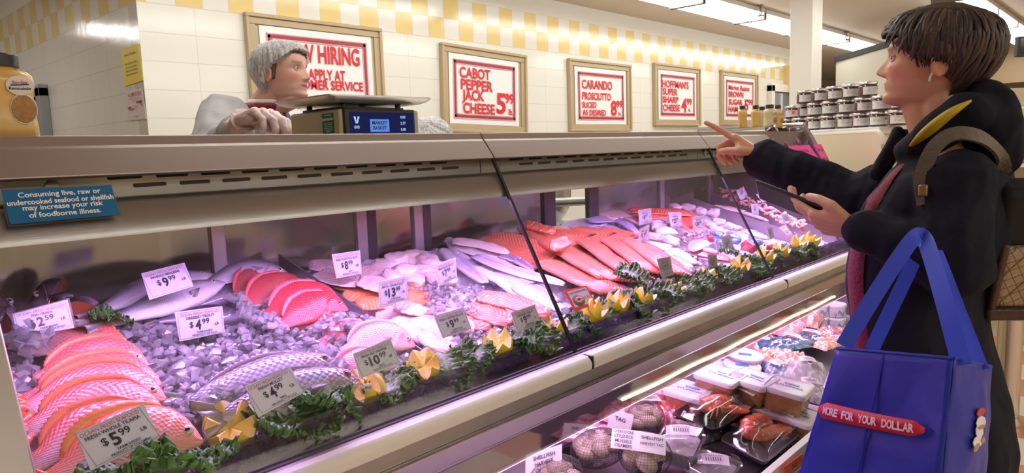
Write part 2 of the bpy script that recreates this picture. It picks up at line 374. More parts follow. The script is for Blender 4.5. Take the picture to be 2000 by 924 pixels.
# walk-in cooler block beyond the column
a = atZ(1633, 121, 2.25); b = atZ(1735, 92, 2.25)
cool = thing('cooler_box', 'large grey-green walk-in cooler panel with a black top edge', 'cooler', (a[0], a[1], 0))
q = np.array([b[0]-a[0], b[1]-a[1], 0]); q /= np.linalg.norm(q); nq = np.array([-q[1], q[0], 0]); nq = nq if nq[0] > 0 else -nq
CL = 2.6
mb = MB(); mb.box((0, 0, 0), (CL, .15, 2.25), fr=((a[0], a[1], 0), q, nq, (0, 0, 1))); build('panel', mb, P('cooler_panel', (.50, .49, .41), .5), cool, smooth=False)
mb = MB(); mb.box((-.02, -.02, 2.25), (CL+.02, .17, 2.31), fr=((a[0], a[1], 0), q, nq, (0, 0, 1))); build('top_edge', mb, P('matte_black', (.02, .02, .02), .7), cool, smooth=False)
# cream partition and brown bulkhead at the far right
shell('wall_partition', (11.5, -4.5, 0), (11.7, 1.22, 2.02), cream)
shell('trim_2', (12.6, -5.9, 2.05), (12.9, 2.4, 2.6), P('tan_paint', (.48, .36, .22), .7))

# ---------------------------------------------------------------- ceiling fixtures
lens = EMIT('fluorescent_lens', (1, .97, .915), 9.0)
white_metal = P('white_enamel', (.8, .8, .77), .4)
def fixture(x, y, lab, grp):
    t = thing('ceiling_light', lab, 'ceiling light', (x, y, 2.6), grp)
    mb = MB(); mb.box((x-.6, y-.17, 2.555), (x+.6, y+.17, 2.598)); build('housing', mb, white_metal, t, bevel=.004)
    mb = MB(); r = []
    for xx in (x-.59, x+.59): r.append([(xx, y-.16, 2.556), (xx, y-.12, 2.50), (xx, y+.12, 2.50), (xx, y+.16, 2.556)])
    mb.loft(r, True, True); build('diffuser', mb, lens, t, smooth=False)
    mb = MB()
    for xx in (x-.602, x+.59): mb.box((xx, y-.165, 2.495), (xx+.012, y+.165, 2.56))
    mb.box((x-.59, y-.006, 2.497), (x+.59, y+.006, 2.502)); build('end_cap', mb, P('fixture_grey', (.22, .22, .21), .5), t)
    return t
RA, RB = 3.12, 1.50
names = ['nearest', 'second', 'third', 'fourth', 'fifth', 'sixth']
f0 = None
def fix_at(x, y, lab, grp=None):
    global f0
    if f0 is None: f0 = fixture(x, y, lab, grp); return f0
    c = copy_tree(f0); c.location = (x, y, 2.6); c['label'] = lab
    if grp: c['group'] = grp
    elif 'group' in c: del c['group']
    return c
for i in range(6): fix_at(5.05+1.23*i, RA, f'{names[i]} white fluorescent fixture of the ceiling row left of the column', 'row of fluorescent lights over the counter')
for i in range(4): fix_at(8.05+1.23*i, RB, f'{names[i]} white fluorescent fixture of the row behind the woman\'s head', 'row of fluorescent lights over the aisle')
for i in range(3): fix_at(1.2+1.23*i, RA, 'white fluorescent fixture outside the top of the photo over the counter', 'fluorescent lights out of view over the counter')
for i in range(5): fix_at(1.4+1.23*i, RB, 'white fluorescent fixture overhead above the fish case', 'fluorescent lights out of view above the fish case')
for yy in (-2.1, -4.2):
    for i in range(8): fix_at(-2.4+1.3*i, yy, 'white fluorescent fixture overhead behind the photographer', 'fluorescent lights out of view behind the photographer')
for k, yy in enumerate((5.4, 7.2)): fix_at(.2, yy, ('front', 'rear')[k]+' white fluorescent fixture in the recess left of the tiled corner', 'fluorescent lights out of view in the recess')
for p, lab in (((1485, 18), 'brass fire sprinkler head left of the column'), ((1653, 68), 'brass fire sprinkler head right of the column')):
    c = atZ(*p, 2.56); t = thing('sprinkler', lab, 'sprinkler', (c[0], c[1], 2.6))
    mb = MB(); mb.lathe([(.004, 2.6), (.028, 2.598), (.026, 2.592), (.01, 2.59), (.01, 2.54), (.004, 2.538)], (c[0], c[1], 0), 12); build('pipe', mb, P('aged_brass', (.22, .19, .12), .4, .8), t)
    mb = MB(); mb.tube([(c[0]-.03, c[1], 2.55), (c[0]-.028, c[1], 2.52), (c[0], c[1], 2.505), (c[0]+.028, c[1], 2.52), (c[0]+.03, c[1], 2.55)], .005, 6); mb.lathe([(.002, 2.507), (.034, 2.503), (.034, 2.499), (.002, 2.498)], (c[0], c[1], 0), 12); build('deflector', mb, MATS['aged_brass'], t)

# ---------------------------------------------------------------- framed signs on the back wall
red = P('sign_red', (.70, .02, .035), .5); dkred = P('border_red', (.40, .03, .06), .5); pink = P('border_pink', (.72, .36, .40), .5)
paper = P('white_paper', (.86, .85, .84), .5); frame_m = P('tan_frame', (.48, .37, .22), .4); black = P('ink_black', (.02, .02, .022), .5)
back_board = P('frame_backing', (.55, .45, .30), .5)
def wallsign(x0, x1, z0, z1, lab, texts, px, tilt=0.):
    t = thing('framed_sign', lab, 'sign', ((x0+x1)/2, 3.97, (z0+z1)/2), 'tan framed red and white price signs on the tiled wall'); y = 3.975
    ex, ez = np.array([math.cos(tilt), 0, -math.sin(tilt)]), np.array([math.sin(tilt), 0, math.cos(tilt)]); o = np.array([(x0+x1)/2, 3.998, (z0+z1)/2]); w = x1-x0; h = z1-z0
    fr = (o, ex, (0, 1, 0), ez); mb = MB(); b = .062
    def molding(m, d0, d1, ya, yb):
        for s in (-1, 1):
            m.box((-w/2+d0, ya, s*(h/2-d0) if s < 0 else h/2-d1), (w/2-d0, yb, s*(h/2-d1) if s < 0 else h/2-d0), fr=fr)
            m.box((s*(w/2-d0) if s < 0 else w/2-d1, ya, -h/2+d1), (s*(w/2-d1) if s < 0 else w/2-d0, yb, h/2-d1), fr=fr)
    molding(mb, 0, .022, -.04, 0); molding(mb, .02, b, -.026, 0); build('frame', mb, frame_m, t, bevel=.004)
    mb = MB().box((-w/2+.05, -.012, -h/2+.05), (w/2-.05, -.004, h/2-.05), fr=fr); build('backing', mb, back_board, t)
    pw, ph = w-.17, h-.13; c = o+np.array([0, -.020, 0])+ex*px
    mb = MB(); n = 8; r = []
    for i in range(n+1):
        q = (i/n-.5)*pw; bow = .006*math.sin(i/n*PI*2)
        r.append([c+ex*q+ez*(-ph/2)+np.array([0, bow*.4, 0]), c+ex*q+ez*(ph/2)+np.array([0, -bow*.3, 0])])
    vs = [p for q in r for p in q]; vs2 = [p+np.array([0, .001, 0]) for p in vs]
    mb.add(vs, [(2*i, 2*i+2, 2*i+3, 2*i+1) for i in range(n)]); mb.add(vs2, [(2*i, 2*i+1, 2*i+3, 2*i+2) for i in range(n)])
    build('poster', mb, paper, t, recalc=False)
    c = c+np.array([0, -.005, 0]); mb = MB()
    def border(d, wd, mi):
        for s in (-1, 1):
            rect(mb, c+ez*s*(ph/2-d-wd/2), ex, ez, pw-2*d, wd, mi); rect(mb, c+ex*s*(pw/2-d-wd/2), ex, ez, wd, ph-2*d, mi)
    border(.040, .006, 2); border(.049, .018, 1); border(.071, .006, 2)
    build('border', mb, [red, dkred, pink], t, recalc=False); mb = MB()
    for (s, u, v, hh, ww, mi) in texts: put(mb, s, c+ex*u*pw/2+ez*v*ph/2, ex, ez, hh*ph, -ww*pw, 0, .028, off=.0012)
    build('lettering', mb, red, t, recalc=False, smooth=False)
    return t
wallsign(2.08, 3.05, 1.40, 2.17, 'largest framed now hiring sign behind the counter man', [('NOW HIRING', .0, .56, .17, .74, 0), ('APPLY AT', .1, .17, .10, .34, 0), ('CUSTOMER SERVICE', .0, -.03, .09, .78, 0), ('OR ONLINE', .0, -.4, .10, .5, 0)], 0)
wallsign(3.58, 4.52, 1.465, 2.115, 'framed pepper jack cheese price sign, second from the left', [('CABOT', -.3, .49, .15, .43, 0), ('PEPPER', -.25, .15, .15, .45, 0), ('JACK', -.36, -.2, .15, .31, 0), ('CHEESE', -.2, -.53, .15, .45, 0), ('5', .44, -.33, .31, .14, 0), ('99', .70, -.16, .15, .14, 0), ('lb.', .74, -.57, .09, .07, 0)], -.01, .03)
wallsign(5.10, 6.09, 1.475, 2.12, 'framed prosciutto price sign between the two cheese signs', [('CARANDO', -.17, .41, .155, .585, 0), ('PROSCIUTTO', -.2, .0, .13, .55, 0), ('SLICED', -.49, -.31, .10, .27, 0), ('AS DESIRED', -.3, -.58, .10, .45, 0), ('8', .47, -.40, .27, .12, 0), ('99', .70, -.25, .13, .13, 0), ('lb.', .72, -.6, .06, .06, 0)], .0)
wallsign(6.53, 7.51, 1.53, 2.175, 'framed sharp cheese price sign, second from the right', [("HOFFMAN'S", -.13, .46, .145, .69, 0), ('SUPER', -.42, .14, .13, .38, 0), ('SHARP', -.4, -.18, .13, .40, 0), ('CHEESE', -.36, -.51, .13, .43, 0), ('4', .30, -.38, .29, .14, 0), ('99', .58, -.23, .14, .14, 0), ('lb.', .6, -.58, .06, .06, 0)], .0)
wallsign(8.03, 9.05, 1.54, 2.19, 'framed brown sugar ham price sign, farthest right on the wall', [('Market Basket', -.06, .5, .11, .69, 0), ('BROWN', -.27, .19, .13, .48, 0), ('SUGAR', -.3, -.17, .13, .44, 0), ('HAM', -.45, -.5, .13, .30, 0), ('5', .42, -.28, .26, .13, 0), ('99', .68, -.15, .14, .14, 0)], .0)
# notices taped to the side wall
yel = P('yellow_notice_paper', (.85, .68, .06), .5); pk = P('pale_notice_paper', (.74, .66, .66), .5); rs = P('rose_ink', (.6, .12, .2), .5)
def notice(c4, lab, lines, m_paper, m_ink, extra=None):
    x = 1.495; c = [atX(*p, x) for p in c4]; ctr, ex, ey, n, w, h = frame4(*c)
    t = thing('wall_notice', lab, 'notice', ctr); mb = MB(); mb.slab(c[3], c[2], c[1], c[0], .002); build('sheet', mb, m_paper, t, smooth=False)
    mb = MB()
    for (s, v, hh, ww) in lines: put(mb, s, ctr+ey*v*h, ex, ey, hh*h, ww*w, 0, .01, off=.003)
    if extra: extra(mb, ctr, ex, ey, w, h, n)
    build('lettering', mb, m_ink, t, recalc=False, smooth=False)
notice([(236, 97), (271, 85), (279, 157), (243, 169)], 'yellow printed notice taped near the tiled wall corner', [('Attention All Employees', .3, .06, .7), ('When coughing or sneezing', .06, .055, .86), ('you must turn your face', -.04, .055, .86), ('away and cover with elbow', -.14, .055, .86), ('and then wash your hands', -.24, .055, .86)], yel, black)
def arrows(mb, c, ex, ey, w, h, n):
    for s in (1, -1): mb.tube([c+n*.004+ex*w*(.1*s)+ey*h*(-.02+.1*s), c+n*.004+ex*w*.38*s+ey*h*(.1*s), c+n*.004+ex*w*.3*s+ey*h*(-.02+.04*s), c+n*.004+ex*w*.42*s+ey*h*(-.06)], .004, 5)
notice([(247, 180), (277, 171), (286, 232), (251, 236)], 'pale employee notice with red print below the yellow one', [('ALL EMPLOYEES', .36, .12, .85), ('Must wash their hands before', .22, .05, .8), ('starting work', .14, .05, .5), ('Thank you', -.05, .06, .4), ('The management', -.38, .05, .75)], pk, rs, arrows)

# ================================================================ DISPLAY CASE
ss = P('brushed_steel', (.42, .375, .345), .34, .85, bump=.04, bscale=30, stretch=(1, 40, 40))
ss_dark = P('dull_steel', (.38, .36, .33), .45, .7, bump=.06, bscale=30, var=.25, vscale=12)
mirror = P('polished_steel', (.55, .50, .50), .2, .95, bump=.03, bscale=6)
canopy_m = P('canopy_steel', (.36, .35, .325), .28, .9, bump=.03, bscale=25, stretch=(1, 30, 30))
rail_m = P('cream_bumper', (.72, .69, .60), .4); blk = P('black_seal', (.012, .012, .014), .4)
slot_m = P('vent_dark', (.02, .018, .018), .7); bed_m = P('bed_steel', (.5, .48, .5), .35, .7)
glass = CLEAR('case_glass', (.97, .98, .98), .035, .01, dirt=.22)
case = thing('display_case', 'long steel and glass refrigerated seafood service case with a lower shelf', 'display case', (1.6, 1.1, 0))
def prism(mb, poly, x0, x1, mi=0): mb.loft([[(x0, y, z) for y, z in poly], [(x1, y, z) for y, z in poly]], True, True, mi); return mb
SEC = ((.13, 1.1185), (1.1215, 2.1085), (2.1115, 3.05)); HEND = 2.62
for i, (xa, xb) in enumerate(SEC):
    xh = min(xb, HEND)
    build('header', prism(MB(), [(1.124, 1.362), (1.1165, 1.3480), (1.1125, 1.3440), (1.083, 1.3066), (1.088, 1.303), (1.155, 1.303), (1.155, 1.362)], xa, xh), ss, case, smooth=False, bevel=.0015)
    mb = prism(MB(), [(1.128, 1.312), (1.128, 1.270), (1.14, 1.270), (1.14, 1.312)], xa, xh); x = xa+.05; k = 0
    while x < xh-.08:
        gap = abs(x-(xa+xh)/2) > .44
        for zz, dx in ((1.3015, 0), (1.2885, .034)):
            c = []
            for q in range(12):
                an = 2*PI*q/12; c.append((x+dx+(.021 if math.cos(an) > 0 else -.021)+.0032*math.cos(an), 1.1275, zz+.0032*math.sin(an)))
            if not gap and not (i == 0 and x < .35): mb.add(c+[(p[0], 1.1285, p[2]) for p in c], [tuple(range(12))]+[(q, (q+1) % 12, 12+(q+1) % 12, 12+q) for q in range(12)], 1)
        x += .068; k += 1
    build('vent_panel', mb, [ss_dark, slot_m], case, smooth=False)
    build('canopy', prism(MB(), [(1.053, 1.2225), (1.054, 1.230), (1.066, 1.254), (1.074, 1.266), (1.083, 1.2725), (1.095, 1.2745), (1.135, 1.2735), (1.25, 1.2735), (1.25, 1.2225)], xa, xh), canopy_m, case, angle=35)
    mb = MB(); mb.lathe([(.002, 0), (.010, .001), (.010, .004), (.006, .006), (.002, .006)], n=12, fr=((xa+.16 if i == 0 else xa+.05, 1.128, 1.292), (1, 0, 0), (0, 0, 1), (0, -1, 0))); build('screw', mb, ss_dark, case)
    th = .006; ny, nz = -GS/math.hypot(1, GS), 1/math.hypot(1, GS)
    g = MB(); xg0, xg1 = xa+(.05 if i == 0 else 0), xb
    zt = 1.297; yt = .87+(zt-.905)/GS
    g.add([(xg0, .87, .905), (xg1, .87, .905), (xg1, yt, zt), (xg0, yt, zt)], [(0, 1, 2, 3)]); build('glass_pane', g, glass, case, smooth=False, recalc=False)
    build('bumper', prism(MB(), [(.852, .907), (.838, .906), (.830, .899), (.827, .892), (.828, .880), (.852, .878)], xa+.002, xb-.004), rail_m, case, bevel=.0015)
for x in (1.12, 2.11):
    mb = MB(); yt = .87+(1.303-.905)/GS; mb.loft([[(x-.0035, .868, .903), (x+.0035, .868, .903), (x+.0035, .874, .903), (x-.0035, .874, .903)], [(x-.0035, yt-.002, 1.303), (x+.0035, yt-.002, 1.303), (x+.0035, yt+.004, 1.303), (x-.0035, yt+.004, 1.303)]]); build('seam', mb, blk, case, smooth=False)
    mb = MB(); mb.box((x-.003, .83, .879), (x+.003, .866, .9055)); build('bumper_joint', mb, blk, case)
    mb = MB(); mb.loft([[(x-.0015, 1.0835, 1.306), (x+.0015, 1.0835, 1.306), (x+.0015, 1.10, 1.306), (x-.0015, 1.10, 1.306)], [(x-.0015, 1.1185, 1.3485), (x+.0015, 1.1185, 1.3485), (x+.0015, 1.13, 1.345), (x-.0015, 1.13, 1.345)]]); build('header_joint', mb, blk, case)
build('top_deck', prism(MB(), [(1.14, 1.303), (1.14, 1.360), (1.62, 1.366), (1.62, 1.303)], .13, 3.05), ss, case, smooth=False)
build('bumper_backing', prism(MB(), [(.852, .906), (.866, .906), (.866, .878), (.852, .878)], .13, 3.05), ss_dark, case, smooth=False)
build('dirty_strip', prism(MB(), [(.852, .8775), (.852, .844), (.862, .844), (.862, .8775)], .13, 3.05), ss_dark, case, smooth=False)
build('kick_strip', prism(MB(), [(.844, .8435), (.841, .841), (.848, .807), (.851, .804), (.862, .804), (.862, .8435)], .13, 3.05), mirror, case, smooth=False, bevel=.001)
build('clear_strip', MB().box((.13, .846, .752), (3.05, .849, .8035)), CLEAR('tinted_acrylic', (.62, .60, .54), .14, .05), case, smooth=False)
a = PD(1212, 790, 1.0); 
mb = MB(); xs = [1.26+.05*i for i in range(28)]; mb.tube([(x, .856, .768-.0015*math.sin(19*x)-.006*(x-1.26)/1.35) for x in xs], .0042, 6); build('light_strip', mb, EMIT('strip_glow', (1, .98, .86), 7.0), case)
build('glass_channel', prism(MB(), [(.862, .896), (.862, .908), (.868, .908), (.868, .903), (.876, .903), (.876, .908), (.880, .908), (.880, .896)], .13, 3.05), P('dark_channel', (.10, .09, .10), .35, .4), case, smooth=False)
build('ledge', MB().box((.16, .878, .885), (3.05, .958, .896)), mirror, case, smooth=False)
build('retaining_wall', MB().box((.18, .9235, .886), (3.04, .9265, .9345)), CLEAR('retaining_acrylic', (.72, .70, .74), .12, .04), case, smooth=False)
mb = MB(); mb.box((.165, .957, .86), (3.0, 1.53, .862)); q = [(.165, .957, bedz(.957, -.03)), (3.0, .957, bedz(.957, -.03)), (3.0, 1.53, bedz(1.53, -.03)), (.165, 1.53, bedz(1.53, -.03))]; mb = MB(); mb.slab(*q, .004); build('bed_tray', mb, bed_m, case, smooth=False)
# rear doors
frame_al = P('door_aluminium', (.62, .60, .62), .35, .6); dark_al = P('dark_door_frame', (.10, .09, .11), .35, .5)
rear = CLEAR('rear_door_glass', (.07, .065, .08), .26, .13, dirt=.15)
XD = [.165, .70, 1.08, 1.27, 1.83, 2.08, 2.57, 3.0]
for i, x in enumerate(XD):
    mb = MB(); mb.box((x-.016, 1.53, 1.02), (x+.016, 1.55, 1.303)); build('door_post', mb, frame_al if i not in (4, 5) else dark_al, case, bevel=.002)
    if i in (2, 3, 4, 5): mb = MB(); mb.box((x+.018, 1.535, 1.02), (x+.05, 1.56, 1.303)); build('door_stile', mb, dark_al, case, bevel=.002)
for i in range(len(XD)-1):
    if i == 4: continue
    mb = MB(); mb.quad((XD[i], 1.54, 1.03), (XD[i+1], 1.54, 1.03), (XD[i+1], 1.54, 1.303), (XD[i], 1.54, 1.303)); build('rear_door', mb, rear, case, smooth=False, recalc=False)
build('rear_sill', MB().box((.13, 1.515, .95), (3.05, 1.57, 1.045)), dark_al, case, smooth=False)
build('rear_wall', MB().box((.13, 1.56, 0), (3.05, 1.60, 1.03)), ss_dark, case, smooth=False)
# left end frame and right end frame
yt = .87+(1.30-.905)/GS
mb = MB(); mb.loft([[(.150, .862, .898), (.188, .862, .898), (.188, .885, .898), (.150, .885, .898)], [(.150, yt-.008, 1.30), (.188, yt-.008, 1.30), (.188, yt+.015, 1.30), (.150, yt+.015, 1.30)]]); build('end_post', mb, P('warm_aluminium', (.50, .46, .42), .4, .6), case, bevel=.003)
mb = MB(); mb.loft([[(x, .88, 0), (x, 1.56, 0), (x, 1.56, 1.36), (x, yt, 1.30), (x, .88, .9)] for x in (.12, .135)]); build('end_panel', mb, ss_dark, case, smooth=False)
mb = MB(); mb.loft([[(x, .88, 0), (x, 1.56, 0), (x, 1.56, 1.36), (x, 1.12, 1.36), (x, .88, .9)] for x in (3.045, 3.05)]); build('end_panel', mb, P('case_end_paint', (.16, .15, .15), .5), case, smooth=False)
arc = [(3.04, .875, .91), (3.04, .98, 1.10), (3.04, 1.08, 1.285), (3.04, 1.125, 1.362), (3.04, 1.145, 1.380), (3.04, 1.18, 1.386), (3.04, 1.62, 1.386)]
mb = MB(); mb.tube(bez(arc, 40), .012, 10); build('end_rail', mb, P('end_rail_steel', (.45, .44, .42), .3, .8), case)
mb = MB(); mb.quad((HEND, 1.087, 1.303), (3.03, 1.087, 1.303), (3.03, 1.12, 1.36), (HEND, 1.12, 1.36)); mb.quad((HEND, 1.12, 1.376), (3.03, 1.12, 1.376), (3.03, 1.6, 1.376), (HEND, 1.6, 1.376)); build('acrylic_cover', mb, CLEAR('acrylic', (.9, .9, .88), .08, .03), case, smooth=False, recalc=False)
# lower deck
deck_m = P('deck_steel', (.42, .38, .40), .35, .6)
mb = MB(); mb.slab((.13, .635, .498), (3.05, .635, .498), (3.05, 1.30, .578), (.13, 1.30, .578), .01); build('lower_deck', mb, deck_m, case, smooth=False)
build('deck_back', MB().box((.13, 1.29, .5), (3.05, 1.31, .86)), P('deck_liner', (.62, .58, .60), .4, .3), case, smooth=False)
build('deck_ceiling', MB().box((.13, .90, .825), (3.05, 1.30, .835)), MATS['deck_liner'], case, smooth=False)
build('deck_lip', prism(MB(), [(.612, .40), (.612, .578), (.616, .586), (.634, .586), (.638, .578), (.638, .40)], .13, 3.05), P('white_lip', (.78, .76, .74), .4), case, smooth=False, bevel=.001)
build('price_rail', MB().box((.13, .600, .47), (3.05, .611, .555)), P('price_rail_grey', (.30, .26, .24), .4), case, smooth=False)
build('kick_plate', MB().box((.13, .66, 0), (3.05, .70, .42)), ss_dark, case, smooth=False)
# steel dividers standing on the display bed
div_m = P('divider_steel', (.50, .45, .48), .3, .85)
def divider(x, lab, y1=1.50, h=.045):
    t = thing('steel_divider', lab, 'divider', (x, 1.2, bedz(1.2, -.03)), 'steel dividers across the display bed'); mb = MB()
    mb.slab((x, .960, bedz(.960, -.03)), (x, y1, bedz(y1, -.03)), (x, y1, bedz(y1, h)), (x, .960, bedz(.960, h-.01)), .003); build('plate', mb, div_m, t, smooth=False)
    mb = MB(); mb.slab((x, .960, bedz(.960, -.026)), (x+.03, .960, bedz(.960, -.026)), (x+.03, y1, bedz(y1, -.026)), (x, y1, bedz(y1, -.026)), .003); build('foot', mb, div_m, t, smooth=False)
divider(.825, 'steel divider between the red snappers and the fillet trays')
divider(2.72, 'steel divider right of the pink fillet chunks')
divider(2.93, 'farthest steel divider in front of the shrimp', 1.50, .05)
# blue warning sign on the glass
c4 = [G(3, 372, .012), G(217, 361, .012), G(234, 419, .012), G(20, 438, .012)]
ctr, ex, ey, n, w, h = frame4(*c4)
t = thing('warning_sign', 'blue consumer warning sign taped to the glass at far left', 'sign', ctr)
mb = MB(); mb.slab(*[ctr+(q-ctr)*1.0+(ex*((q-ctr).dot(ex))*.035)+(ey*((q-ctr).dot(ey))*.12)-n*.0015 for q in (c4[3], c4[2], c4[1], c4[0])], .001); build('laminate', mb, CLEAR('laminate', (.9, .92, .93), .08, .08), t, smooth=False)
mb = MB(); mb.slab(c4[3], c4[2], c4[1], c4[0], .001); build('panel', mb, P('sign_blue', (.005, .13, .30), .4), t, smooth=False)
mb = MB()
for i, s in enumerate(['Consuming live, raw or', 'undercooked seafood or shellfish', 'may increase your risk', 'of foodborne illness.']): put(mb, s, ctr+ey*h*(.30-.2*i), ex, ey, h*.155, w*(.97 if i == 1 else .9), 0, .022)
build('lettering', mb, P('letter_white', (.85, .87, .88), .5), t, recalc=False, smooth=False)
# fluorescent pink signs on the end glass
fp = P('fluorescent_pink', (.90, .06, .38), .5); ip = P('dark_magenta_ink', (.25, .02, .12), .5)
for k, (q4, lab) in enumerate((([(1539, 285), (1580, 283), (1617, 333), (1573, 336)], 'larger fluorescent pink price sign on the case end beside the woman\'s sleeve'), ([(1588, 281), (1604, 282), (1630, 333), (1619, 335)], 'narrow fluorescent pink sign at the very end of the glass'))):
    c4 = [G(*p, .006+.004*k) for p in q4]; ctr, ex, ey, n, w, h = frame4(*c4); t = thing('pink_sign', lab, 'sign', ctr)
    mb = MB(); mb.slab(c4[3], c4[2], c4[1], c4[0], .001); build('sheet', mb, fp, t, smooth=False)
    mb = MB(); put(mb, 'Snow Crab', ctr+ey*h*.3, ex, ey, h*.13, w*.8); put(mb, '$8.99', ctr-ey*h*.15, ex, ey, h*.26, w*.8); put(mb, 'lb', ctr-ey*h*.4, ex, ey, h*.1, w*.3)
    build('lettering', mb, ip, t, recalc=False, smooth=False)

# ================================================================ SEAFOOD ON THE BED
FPROF = {
 'tilapia': dict(up=[(0, .03), (.06, .16), (.14, .29), (.25, .42), (.38, .5), (.55, .46), (.72, .33), (.86, .19), (1, .14)], dn=[(0, .03), (.06, .13), (.14, .25), (.28, .40), (.42, .46), (.58, .42), (.72, .30), (.86, .17), (1, .13)], th=[(0, .10), (.08, .5), (.2, .95), (.4, 1), (.6, .8), (.8, .42), (1, .14)], depth=.335),
 'mullet': dict(up=[(0, .10), (.05, .27), (.12, .37), (.25, .46), (.42, .5), (.6, .44), (.78, .31), (.9, .2), (1, .17)], dn=[(0, .08), (.05, .24), (.12, .36), (.25, .46), (.42, .5), (.6, .44), (.78, .29), (.9, .18), (1, .16)], th=[(0, .25), (.06, .62), (.15, .92), (.35, 1), (.6, .8), (.8, .45), (1, .16)], depth=.215),
 'bass': dict(up=[(0, .05), (.06, .19), (.14, .31), (.28, .45), (.42, .5), (.6, .43), (.78, .28), (.9, .18), (1, .15)], dn=[(0, .05), (.06, .18), (.14, .32), (.28, .46), (.45, .5), (.62, .42), (.78, .26), (.9, .16), (1, .14)], th=[(0, .12), (.08, .55), (.2, .9), (.4, 1), (.6, .8), (.8, .45), (1, .14)], depth=.235)}
eye_white = P('fish_eye_ring', (.62, .52, .40), .15, coat=1); eye_red = P('fish_eye_red', (.42, .12, .10), .15, coat=1); eye_black = P('fish_eye_pupil', (.012, .012, .015), .05, coat=1)
fin_m = ORG('fish_fin', 'none', .4, .4)
def fish(name, label, cat, group, pts, prof, pal, mat, depth=None, thick=.36, lean=35, tailcol=(.8, .2, .05), fincol=None, eye=eye_white, parts=('tail', 'dorsal', 'pectoral', 'eye'), cut=None, trunc=1.0, seed=0, gill=(.5, .1, .1), tailsize=1.0, eyer=.075):
    """pts: 3-D points snout -> tail base lying on the bed"""
    pr = FPROF[prof]; NR, NC = 44, 26; sp = bez(pts, 61)
    seg = [np.linalg.norm(sp[i+1]-sp[i]) for i in range(60)]; cum = np.concatenate([[0], np.cumsum(seg)]); Ltot = cum[-1]
    D = depth if depth else pr['depth']*Ltot; le = math.radians(lean); fincol = fincol or tailcol; rnd = random.Random(seed)
    def at(s): 
        d = s*Ltot; return np.array([np.interp(d, cum, [p[k] for p in sp]) for k in range(3)])
    def fr(s):
        t = at(min(1, s+.02))-at(max(0, s-.02)); t /= np.linalg.norm(t)         # towards the tail
        inpl = np.cross(t, BN); inpl /= np.linalg.norm(inpl)
        if inpl[1] < 0: inpl = -inpl
        up = inpl*math.cos(le)+BN*math.sin(le); sd = np.cross(up, t); sd = sd if sd.dot(BN)-.8*sd[1] > 0 else -sd
        return at(s), t, up/np.linalg.norm(up), sd/np.linalg.norm(sd)
    def prof_at(s): return interp(s, *zip(*pr['up'])), interp(s, *zip(*pr['dn'])), interp(s, *zip(*pr['th']))
    t = thing(name, label, cat, at(.5)-BN*.03, group)
    rings, cols, uvs = [], [], []
    for i in range(NR+1):
        s = (i/NR)**1.25*trunc; c, tt, up, sd = fr(s); u, d, th = prof_at(s); r, cc, uu = [], [], []
        gl = .24+.0
        for k in range(NC):
            a = 2*PI*k/NC; y = math.cos(a); z = math.sin(a)
            h = u*y if y > 0 else d*y; w = th*thick*D*.5*(abs(z)**.8)*(1 if z > 0 else -1)
            gk = 0
            if z > 0 and -.7 < y < .75:
                g0 = .245-.05*(y**2); gk = math.exp(-((s-g0)/.012)**2)*.9
                w *= 1-.14*gk + .10*math.exp(-((s-g0+.035)/.02)**2)
            if s < .075 and z > 0: gm = math.exp(-((y+.12+.9*s)/.12)**2)*max(0, 1-s/.075); w *= 1-.3*gm
            else: gm = 0
            r.append(c+up*h*D+sd*w); col = pal(s, y, z, rnd); col = mixc(col, gill, .55*gk); col = mixc(col, (.08, .03, .03), .6*gm); cc.append(col); uu.append((s*Ltot, y*D*.55, 0 if s > .26 else 5))
        rings.append(r); cols.append(cc); uvs.append(uu)
    mb = MB(); mb.loft(rings, True, True, 0, cols, uvs)
    if cut:
        mb.add([tuple(p) for p in rings[-1]], [tuple(range(NC))], 0, cut)
    build('body', mb, mat, t, angle=180)
    def fan(base_s, pts2, nm, colf, thk=.0012):
        """pts2: rows of (s offset along, height) in body units"""
    if 'tail' in parts:
        c, tt, up, sd = fr(1.0); mb = MB(); n = 12; rows = []; cl = []
        TL = Ltot*.20*tailsize; TH = D*.33*tailsize
        for j in range(5):
            q = j/4; row = []; cr = []
            for k in range(n+1):
                v = k/n*2-1; notch = 1-.22*(1-abs(v))*(q)
                row.append(c+tt*(TL*q*notch-.008)+up*v*(D*.12+TH*q**.8)+sd*(.006*math.sin(v*7)*q+.0015)+BN*.0)
                cr.append(mixc(tailcol, mixc(tailcol, (1, .75, .6), .35), (k % 2)*.8*q))
            rows.append(row); cl.append(cr)
        allv = [p for r_ in rows for p in r_]; fs = [(j*(n+1)+k, j*(n+1)+k+1, (j+1)*(n+1)+k+1, (j+1)*(n+1)+k) for j in range(4) for k in range(n)]
        mb.add(allv, fs, 0, [c_ for r_ in cl for c_ in r_]); o = build('tail_fin', mb, fin_m, t, angle=180); sm = o.modifiers.new('s', 'SOLIDIFY'); sm.thickness = .0018; sm.offset = 0
    if 'dorsal' in parts:
        mb = MB(); n = 30; rows = [[], []]; cl = [[], []]
        for k in range(n+1):
            s = lerp(.27, .84, k/n); c, tt, up, sd = fr(s); u, d, th = prof_at(s); hh = D*.17*(math.sin(PI*min(1, (k/n)*.8+.2))**.6)*(1+.12*((k % 2)*2-1)); 
            rows[0].append(c+up*D*(u-.02)); rows[1].append(c+up*(D*u+hh*.55)+tt*hh*.9+sd*hh*.25); cl[0].append(mixc(fincol, (1, .6, .5), .3)); cl[1].append(fincol)
        mb.add(rows[0]+rows[1], [(k, k+1, n+2+k, n+1+k) for k in range(n)], 0, cl[0]+cl[1]); o = build('dorsal_fin', mb, fin_m, t, angle=180); sm = o.modifiers.new('s', 'SOLIDIFY'); sm.thickness = .0016; sm.offset = 0
